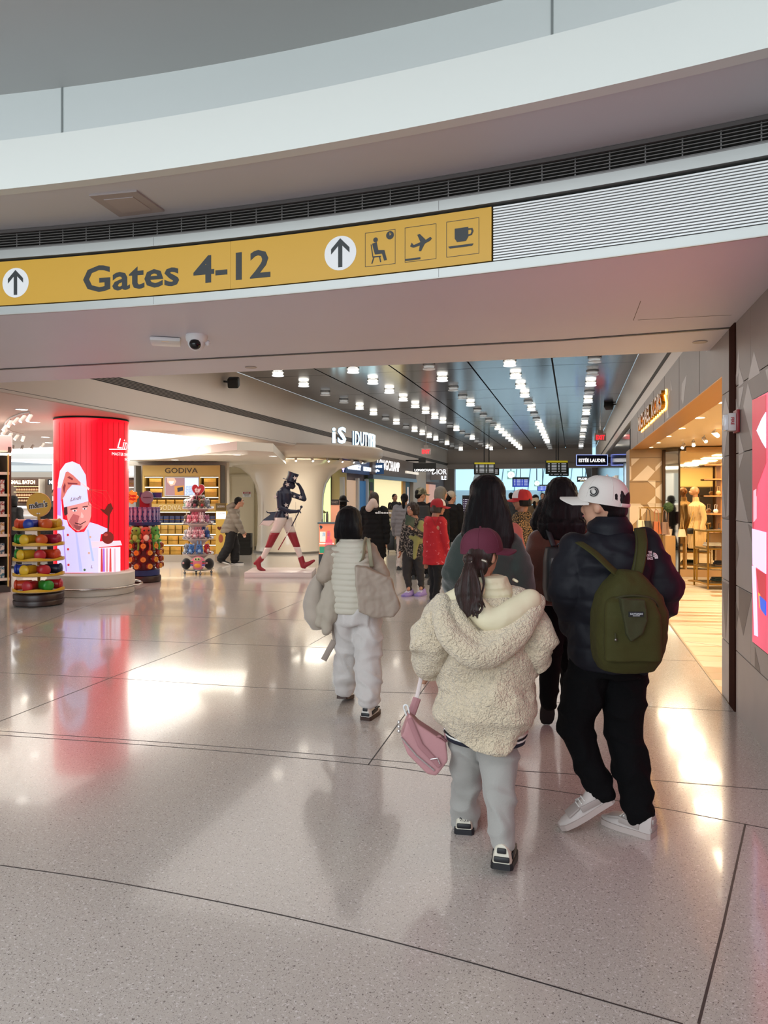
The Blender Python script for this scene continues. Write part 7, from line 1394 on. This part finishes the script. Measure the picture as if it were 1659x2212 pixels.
t = thing('backpack', 'small maroon backpack on the person in the bucket hat', 'backpack', p.root.location + RV * -.12 + FV * -.2, TH); part_remesh(lambda b: b.loft([(V(0, 0, .78), V(.13, 0, 0), V(0, .07, 0)), (V(0, 0, .95), V(.15, 0, 0), V(0, .09, 0)), (V(0, 0, 1.15), V(.12, 0, 0), V(0, .06, 0))], 20, 3), 'bag_body', M('3f1d22', .6), t, vox=.014); B().tube([V(-.02, 0, 1.14), V(0, 0, 1.2), V(.03, 0, 1.14)], .008).build('handle', M('3f1d22', .6), t)
p = walker('woman in pale grey padded jacket with black ponytail near the shop window', 874, 16.2, 1.66, 12, 'padded_jacket', M('77777c', .7), M('b5aca8', .8), 'pony', HAIRB, bulk=1.25, puffy=True, coat=.55)
p = walker('man in camouflage cap and black jacket carrying a black backpack', 909, 14.4, 1.76, 14, 'jacket', BLKP, DKG, 'short', HAIRB, capm=two_tone('4c4a38', '8a8670', 14, .45, .55), hyaw=60, bulk=1.15)
t = thing('backpack', 'black backpack on the man in the camouflage cap', 'backpack', p.root.location + FV * -.22 + RV * .04, TH); part_remesh(lambda b: b.loft([(V(0, 0, 1.0), V(.14, 0, 0), V(0, .07, 0)), (V(0, 0, 1.2), V(.15, 0, 0), V(0, .1, 0)), (V(0, 0, 1.42), V(.11, 0, 0), V(0, .06, 0))], 20, 3), 'bag_body', M('17171a', .6), t, vox=.014); B().box((0, -.1, 1.15), (.2, .02, .16), bev=.01).build('front_pocket', M('202024', .6), t, 30)
p = walker('grey-haired person in black behind the woman in the red sweater', 953, 13.3, 1.78, 80, 'jacket', BLKP, M('1f2024', .8), 'bob', HAIRG, hyaw=70, bulk=1.05)
p = walker('person in black coat and beige knitted beanie at the left side of the gate opening', 975, 15.6, 1.70, 30, 'coat', BLKP, DKG, 'short', HAIRB, hyaw=60, bulk=1.3, capm=None, coat=.62)
part_remesh(lambda b: b.ball(p.HP(0, -.01, .055), [.098, .108, .092], 18), 'beanie', M('a89c8c', .9, bump=.4, bscale=60), p.root, vox=.010)
# man in coral shirt hidden behind the teal coat
p = walker('person in coral shirt and red cap, mostly hidden behind the long-haired woman in teal', 1062, 6.3, 1.60, 15, 'coral_shirt', M('b5625a', .8), DKG, 'short', HAIRB, capm=M('b01c22', .8), bulk=1.45)
p = Person('woman in leopard print jacket and red-white trucker cap seen in profile facing left', 1128, 9.4, 1.66, -72, hyaw=-84, skin=M('9a6a52', .5), vox=.009)
p.stride(.08); p.body(1.05); p.trousers(DKG); h = p.H; LEO = two_tone('b08a55', '1a120e', 70, .30, .48, .85, 'voronoi')
p.garment('leopard_jacket', [(h * .42, .19, .17), (h * .52, .18, .17), (h * .66, .17, .16), (h * .78, .165, .15), (h * .825, .12, .11), (h * .845, .08, .08)], LEO, {'L': [.075, .078, .07, .06, .055], 'R': [.075, .078, .07, .06, .055]}, wrinkle=.008)
p.hair(lambda b: bob(p, .086, .1, -.06)(b), HAIRB); p.cap(M('a81c22', .75), z=.035, panel=M('dcd2d2', .8), size=1.12)
B().ball(p.HP(-.082, -.005, -.05), .010, 10).build('earring', M('c9973f', .2, 1), p.root, True)
for q in 'LR': p.shoe(q, -72, M('2a2a2a', .6), '2a2a2a')
p = walker('person in olive coat with cream collar carrying a white plastic bag', 1157, 17.5, 1.64, 25, 'olive_coat', M('5a4c38', .85), DKG, 'pony', HAIRB, bulk=1.15)
part_remesh(lambda b: b.limb([p.L(1148, 1083, -.05), p.L(1158, 1080, -.08)], [.07, .07], 12), 'cream_collar', M('b8ad98', .9), p.root, vox=.014)
t = thing('plastic_bag', 'white plastic carrier bag over the shoulder of the person in the olive coat', 'bag', p.root.location + FV * -.24 + RV * -.02, TH); part_remesh(lambda b: b.loft([(V(0, 0, .72), V(.13, 0, 0), V(0, .07, 0)), (V(0, 0, .95), V(.14, 0, 0), V(0, .08, 0)), (V(0, 0, 1.2), V(.05, 0, 0), V(0, .03, 0)), (V(.02, 0, 1.33), V(.02, 0, 0), V(0, .015, 0))], 18), 'bag_body', M('a8a6ae', .5), t, vox=.014, disp=lambda c, n: .02 * noise.noise(c * 9))
text('printed_mark', 'A', .06, M('4a4a8a', .5), t, (0, -.1, .95))
p = walker('man in dark grey coat walking away in the gate hall', 1104, 24, 1.72, 5, 'coat', M('33383c', .8), DKG, 'short', HAIRB, coat=.6)
p = walker('man in black T-shirt and jeans facing the camera in the gate hall', 1172, 31, 1.74, 185, 'shirt', M('15161a', .8), M('3c5670', .8), 'short', HAIRB, st=.05, hyaw=180)
p = walker('shop assistant in black suit standing in the cream window of the fashion shop', 853, 24.5, 1.68, 150, 'suit_jacket', M('0f1014', .7), M('0f1014', .8), 'short', HAIRB, st=.02, skin=SKIN2)
p = walker('shop worker with black hair and black shirt at the far left behind the candy stand', 30, 16.4, 1.62, 20, 'shirt', M('111114', .8), DKG, 'bob', HAIRB, st=.05)
p = walker('shop worker in black half hidden by the left edge of the red column', 122, 15.6, 1.78, 160, 'shirt', M('131217', .8), DKG, 'short', HAIRB, st=.03, bulk=1.25)
# 20 man in taupe puffer by the gold cabinet
p = Person('man in taupe hooded puffer jacket, wide black trousers and black-white sneakers, walking right', 505, 17.35, 1.64, 88, hyaw=80, vox=.010)
p.set(head=(517, 1085, 0), neck=(510, 1097, 0), shL=(504, 1106, .14), shR=(502, 1106, -.14), elL=(512, 1130, .15), elR=(513, 1128, -.18), wrL=(523, 1148, .12), wrR=(524, 1150, -.15), hipL=(500, 1150, .08), hipR=(500, 1150, -.08), knL=(508, 1180, .08), knR=(494, 1180, -.08), anL=(507, 1208, .08), anR=(478, 1206, -.08))
p.body(1.02, curl=.8); p.trousers(M('101013', .85), (.105, .11, .11, .11, .10), pel=(.13, .14)); zz = lambda py: p.L(505, py, 0).z
p.garment('puffer_jacket', [(zz(1150), .17, .20, 0, -.10), (zz(1142), .19, .21, 0, -.08), (zz(1125), .19, .17, 0, -.03), (zz(1107), .17, .13, 0, 0), (zz(1100), .10, .10, 0, .02)], M('7d7468', .6), {'L': [.085, .09, .08, .07, .055], 'R': [.09, .09, .08, .07, .055]}, lambda b: b.limb([p.L(497, 1097, 0), p.L(503, 1092, 0)], [.09, .08], 12), disp=lambda c, n: .014 * (abs(sin(pi * (c.z) / .12)) ** .6 - .5))
p.hair(shorth(p), HAIRB)
for q, pt_ in (('L', 0), ('R', 18)): p.shoe(q, 88, M('1a1a1d', .6), 'd8d6d2', pt_, .29)
# ---------------------------------------------------------------- striding figure statue (plain generic figure in stars and stripes)
f = Fr(612, 14.9); t = thing('striding_statue', 'painted statue of a striding gentleman in starred navy tailcoat, striped trousers and top hat', 'statue', f.loc, TH)
def S(px, py, dd=0): d = f.d + dd; return V((px - CX) / FPX * d - (612 - CX) / FPX * f.d, dd, EYE - (py - HZ) / FPX * d)
SN = M('1b1f38', .4); SW_ = M('dccdc6', .45); SR = M('8e1626', .45)
b = B(); zt = S(612, 1122).z
b.loft([(S(612, 1122), V(.115, 0, 0), V(0, .12, 0)), (S(611, 1100), V(.10, 0, 0), V(0, .11, 0)), (S(614, 1080), V(.15, 0, 0), V(0, .15, 0)), (S(614, 1066), V(.155, 0, 0), V(0, .16, 0)), (S(615, 1056), V(.10, 0, 0), V(0, .12, 0)), (S(617, 1050), V(.055, 0, 0), V(0, .06, 0))], 24)
b.loft([(S(597, 1124), V(.11, 0, .0), V(0, .13, 0)), (S(605, 1105), V(.11, 0, 0), V(0, .13, 0))], 20)
b.limb([S(603, 1066, -.14), S(604, 1096, -.2), S(626, 1105, -.16), S(640, 1105, -.12)], [.06, .05, .045, .035]); b.ball(S(645, 1104, -.12), (.035, .04, .035), 10)
b.limb([S(630, 1068, .12), S(657, 1078, .14), S(652, 1060, .12), S(647, 1049, .08)], [.06, .052, .042, .03]); b.ball(S(644, 1046, .06), (.04, .03, .03), 10)
for k in range(4): b.limb([S(645, 1046 - k * .8, .06 - k * .015), S(639, 1044, .05 - k * .02)], [.012, .009], 6); b.limb([S(646, 1104, -.13 - k * .012), S(650, 1106 + k, -.13 - k * .01)], [.012, .010], 6)
b.tube([S(618, 1053), S(624, 1046)], [.06, .055], 12); b.ball(S(626, 1045), (.095, .08, .105), 16); b.ball(S(631, 1050), (.07, .06, .06), 12); b.ball(S(637, 1050), (.02, .015, .02), 8); b.ball(S(632, 1055), (.03, .03, .022), 8)
me = remesh(b, .011, 4); coat = link(me, 'tailcoat', SN, t, True)
b = B(); b.prism([(S(*q).x, S(*q).z) for q in ((605, 1105), (580, 1106), (575, 1101), (578, 1108), (587, 1110), (570, 1122), (560, 1137), (566, 1131), (582, 1136), (596, 1122), (612, 1122))], -.10, -.06, lambda x, z, h: V(x, h, z)); tl = remesh(b, .011, 3); link(tl, 'coat_tail', SN, t, True)
b = B(); b.prism([(S(*q).x, S(*q).z) for q in ((570, 1124), (559, 1139), (566, 1133), (583, 1137), (597, 1123))], -.105, -.055, lambda x, z, h: V(x, h, z)); link(remesh(b, .011, 2), 'tail_lining', SW_, t, True)
def legs(z0, z1, m, nm):
    for pts in ([S(606, 1124, -.07), S(582, 1178, -.07), S(563, 1214, -.07)], [S(618, 1124, .08), S(640, 1178, .08), S(652, 1212, .08)]):
        rad = [.125, .075, .048]; out = []; zs = [q.z for q in pts]
        def at(z):
            for i in (0, 1):
                if zs[i + 1] <= z <= zs[i]: u = (zs[i] - z) / (zs[i] - zs[i + 1]); return pts[i].lerp(pts[i + 1], u), rad[i] + (rad[i + 1] - rad[i]) * u
            return (pts[0], rad[0]) if z > zs[0] else (pts[2], rad[2])
        rs = []
        for i in range(7): c, r = at(z0 + (z1 - z0) * i / 6); c = c.copy(); c.z = z0 + (z1 - z0) * i / 6; rs.append((c, V(r, 0, 0), V(0, r, 0)))
        B().loft(rs, 22).build(nm, m, t, True)
zb = [S(612, y).z for y in (1120, 1150, 1182, 1206)]
legs(zb[1], zb[0] + .02, SW_, 'upper_trouser_band'); legs(zb[2], zb[1], SR, 'red_trouser_band'); legs(zb[3], zb[2], SW_, 'lower_trouser_band')
for pts in ([(564, 1207, -.07), (557, 1214, -.07), (551, 1217, -.07), (560, 1227, -.07), (571, 1232, -.07)], [(650, 1205, .08), (655, 1222, .08), (658, 1225, .08), (668, 1217, .08), (678, 1211, .08)]):
    b = B(); q = [S(*a) for a in pts]; b.limb([q[0], q[1], q[3], q[4]], [.062, .058, .045, .028]); b.limb([q[1], q[2]], [.05, .035]); link(remesh(b, .010, 3), 'boot', SR, t, True)
hb_ = B(); hv = (S(634, 1023) - S(628, 1040)).normalized(); hu = V(hv.z, 0, -hv.x); c0 = S(628, 1039); hb_.loft([(c0, hu * .105, V(0, .10, 0)), (c0 + hv * .10, hu * .10, V(0, .095, 0)), (c0 + hv * .175, hu * .118, V(0, .11, 0))], 26); hat = hb_.build('top_hat', SN, t, 50)
B().loft([(c0 - hv * .006, hu * .17, V(0, .15, 0)), (c0 + hv * .008, hu * .17, V(0, .15, 0))], 28).build('hat_brim', SN, hat, 40)
for px, py in ((618, 1042), (616, 1047)): B().ball(S(px - 1, py), .04, 8).build('hair_curl', SN, t, True)
def star(cx, cy, cz, r, rot=0): return [(cx + rr * sin(a + rot), cz + rr * cos(a + rot)) for k in range(10) for a, rr in [(k * pi / 5, r if k % 2 == 0 else r * .42)]]
bpy.context.view_layer.update()
for px, py, r in ((598, 1073, .036), (620, 1071, .045), (620, 1091, .04), (614, 1096, .045), (602, 1100, .03), (621, 1112, .036), (648, 1074, .036), (635, 1072, .028), (639, 1033, .04), (622, 1047, .042)):
    o_ = S(px, py, -.6); hit = coat.ray_cast(o_, V(0, 1, 0)); y = hit[1].y if hit[0] else -.14
    B().prism(star(S(px, py).x, 0, S(px, py).z, r * 1.25, random.uniform(-.3, .3)), y - .012, y + .012, lambda x, z, h: V(x, h, z)).build('star', SW_, t)
B().tube([S(651, 1096, -.14), S(630, 1137, -.14)], .011, 8).build('cane_upper', SN, t); B().tube([S(630, 1137, -.14), S(617, 1160, -.14)], .010, 8).build('cane_white', SW_, t); B().tube([S(617, 1160, -.14), S(601, 1188, -.14)], .010, 8).build('cane_tip', SR, t); B().ball(S(651, 1095, -.14), .028, 10).build('cane_knob', SN, t, True)
t = thing('statue_plinth', 'low white rectangular plinth under the striding statue', 'plinth', W((608 - CX) / FPX * 15.0, 15.0), TH)
B().box((0, 0, .055), (1.32, 1.0, .11), bev=.006).build('block', M('d8cac6', .35), t, 30); B().box((0, -.502, .1), (1.3, .004, .004)).build('joint_line', M('a89a98', .5), t)
# luggage by the shop window
for px, d, lab in ((849, 21, 'black upright suitcase at the left of the fashion shop window'), (866, 20.5, 'second black upright suitcase near the woman with the ponytail')):
    t = thing('suitcase', lab, 'suitcase', W((px - CX) / FPX * d, d), TH); B().box((0, 0, .36), (.34, .24, .56), bev=.04).build('shell', M('141517', .4), t, 40)
    for x in (-.08, .08): B().tube([(x, .08, .62), (x, .08, .98)], .008).build('handle_tube', CHROME, t)
    B().tube([(-.09, .08, .98), (.09, .08, .98)], .014).build('grip', BLACKM, t)
    for x in (-.13, .13):
        for y in (-.08, .08): B().ball((x, y, .036), (.016, .034, .034), 10).build('wheel', BLACKM, t, True)
t = thing('handbag_display', 'small cream handbags on a stand in the fashion shop window', 'display', W((850 - CX) / FPX * 23.5, 23.5), TH)
B().box((0, 0, .45), (.5, .3, .9)).build('plinth', M('d8cdb0', .5), t); B().box((-.1, 0, 1.05), (.26, .12, .24), bev=.02).build('handbag', M('a8977a', .5), t, 30); B().tube([(-.18, 0, 1.16), (-.1, 0, 1.36), (-.02, 0, 1.16)], .01).build('bag_handle', M('5a4a38', .5), t)
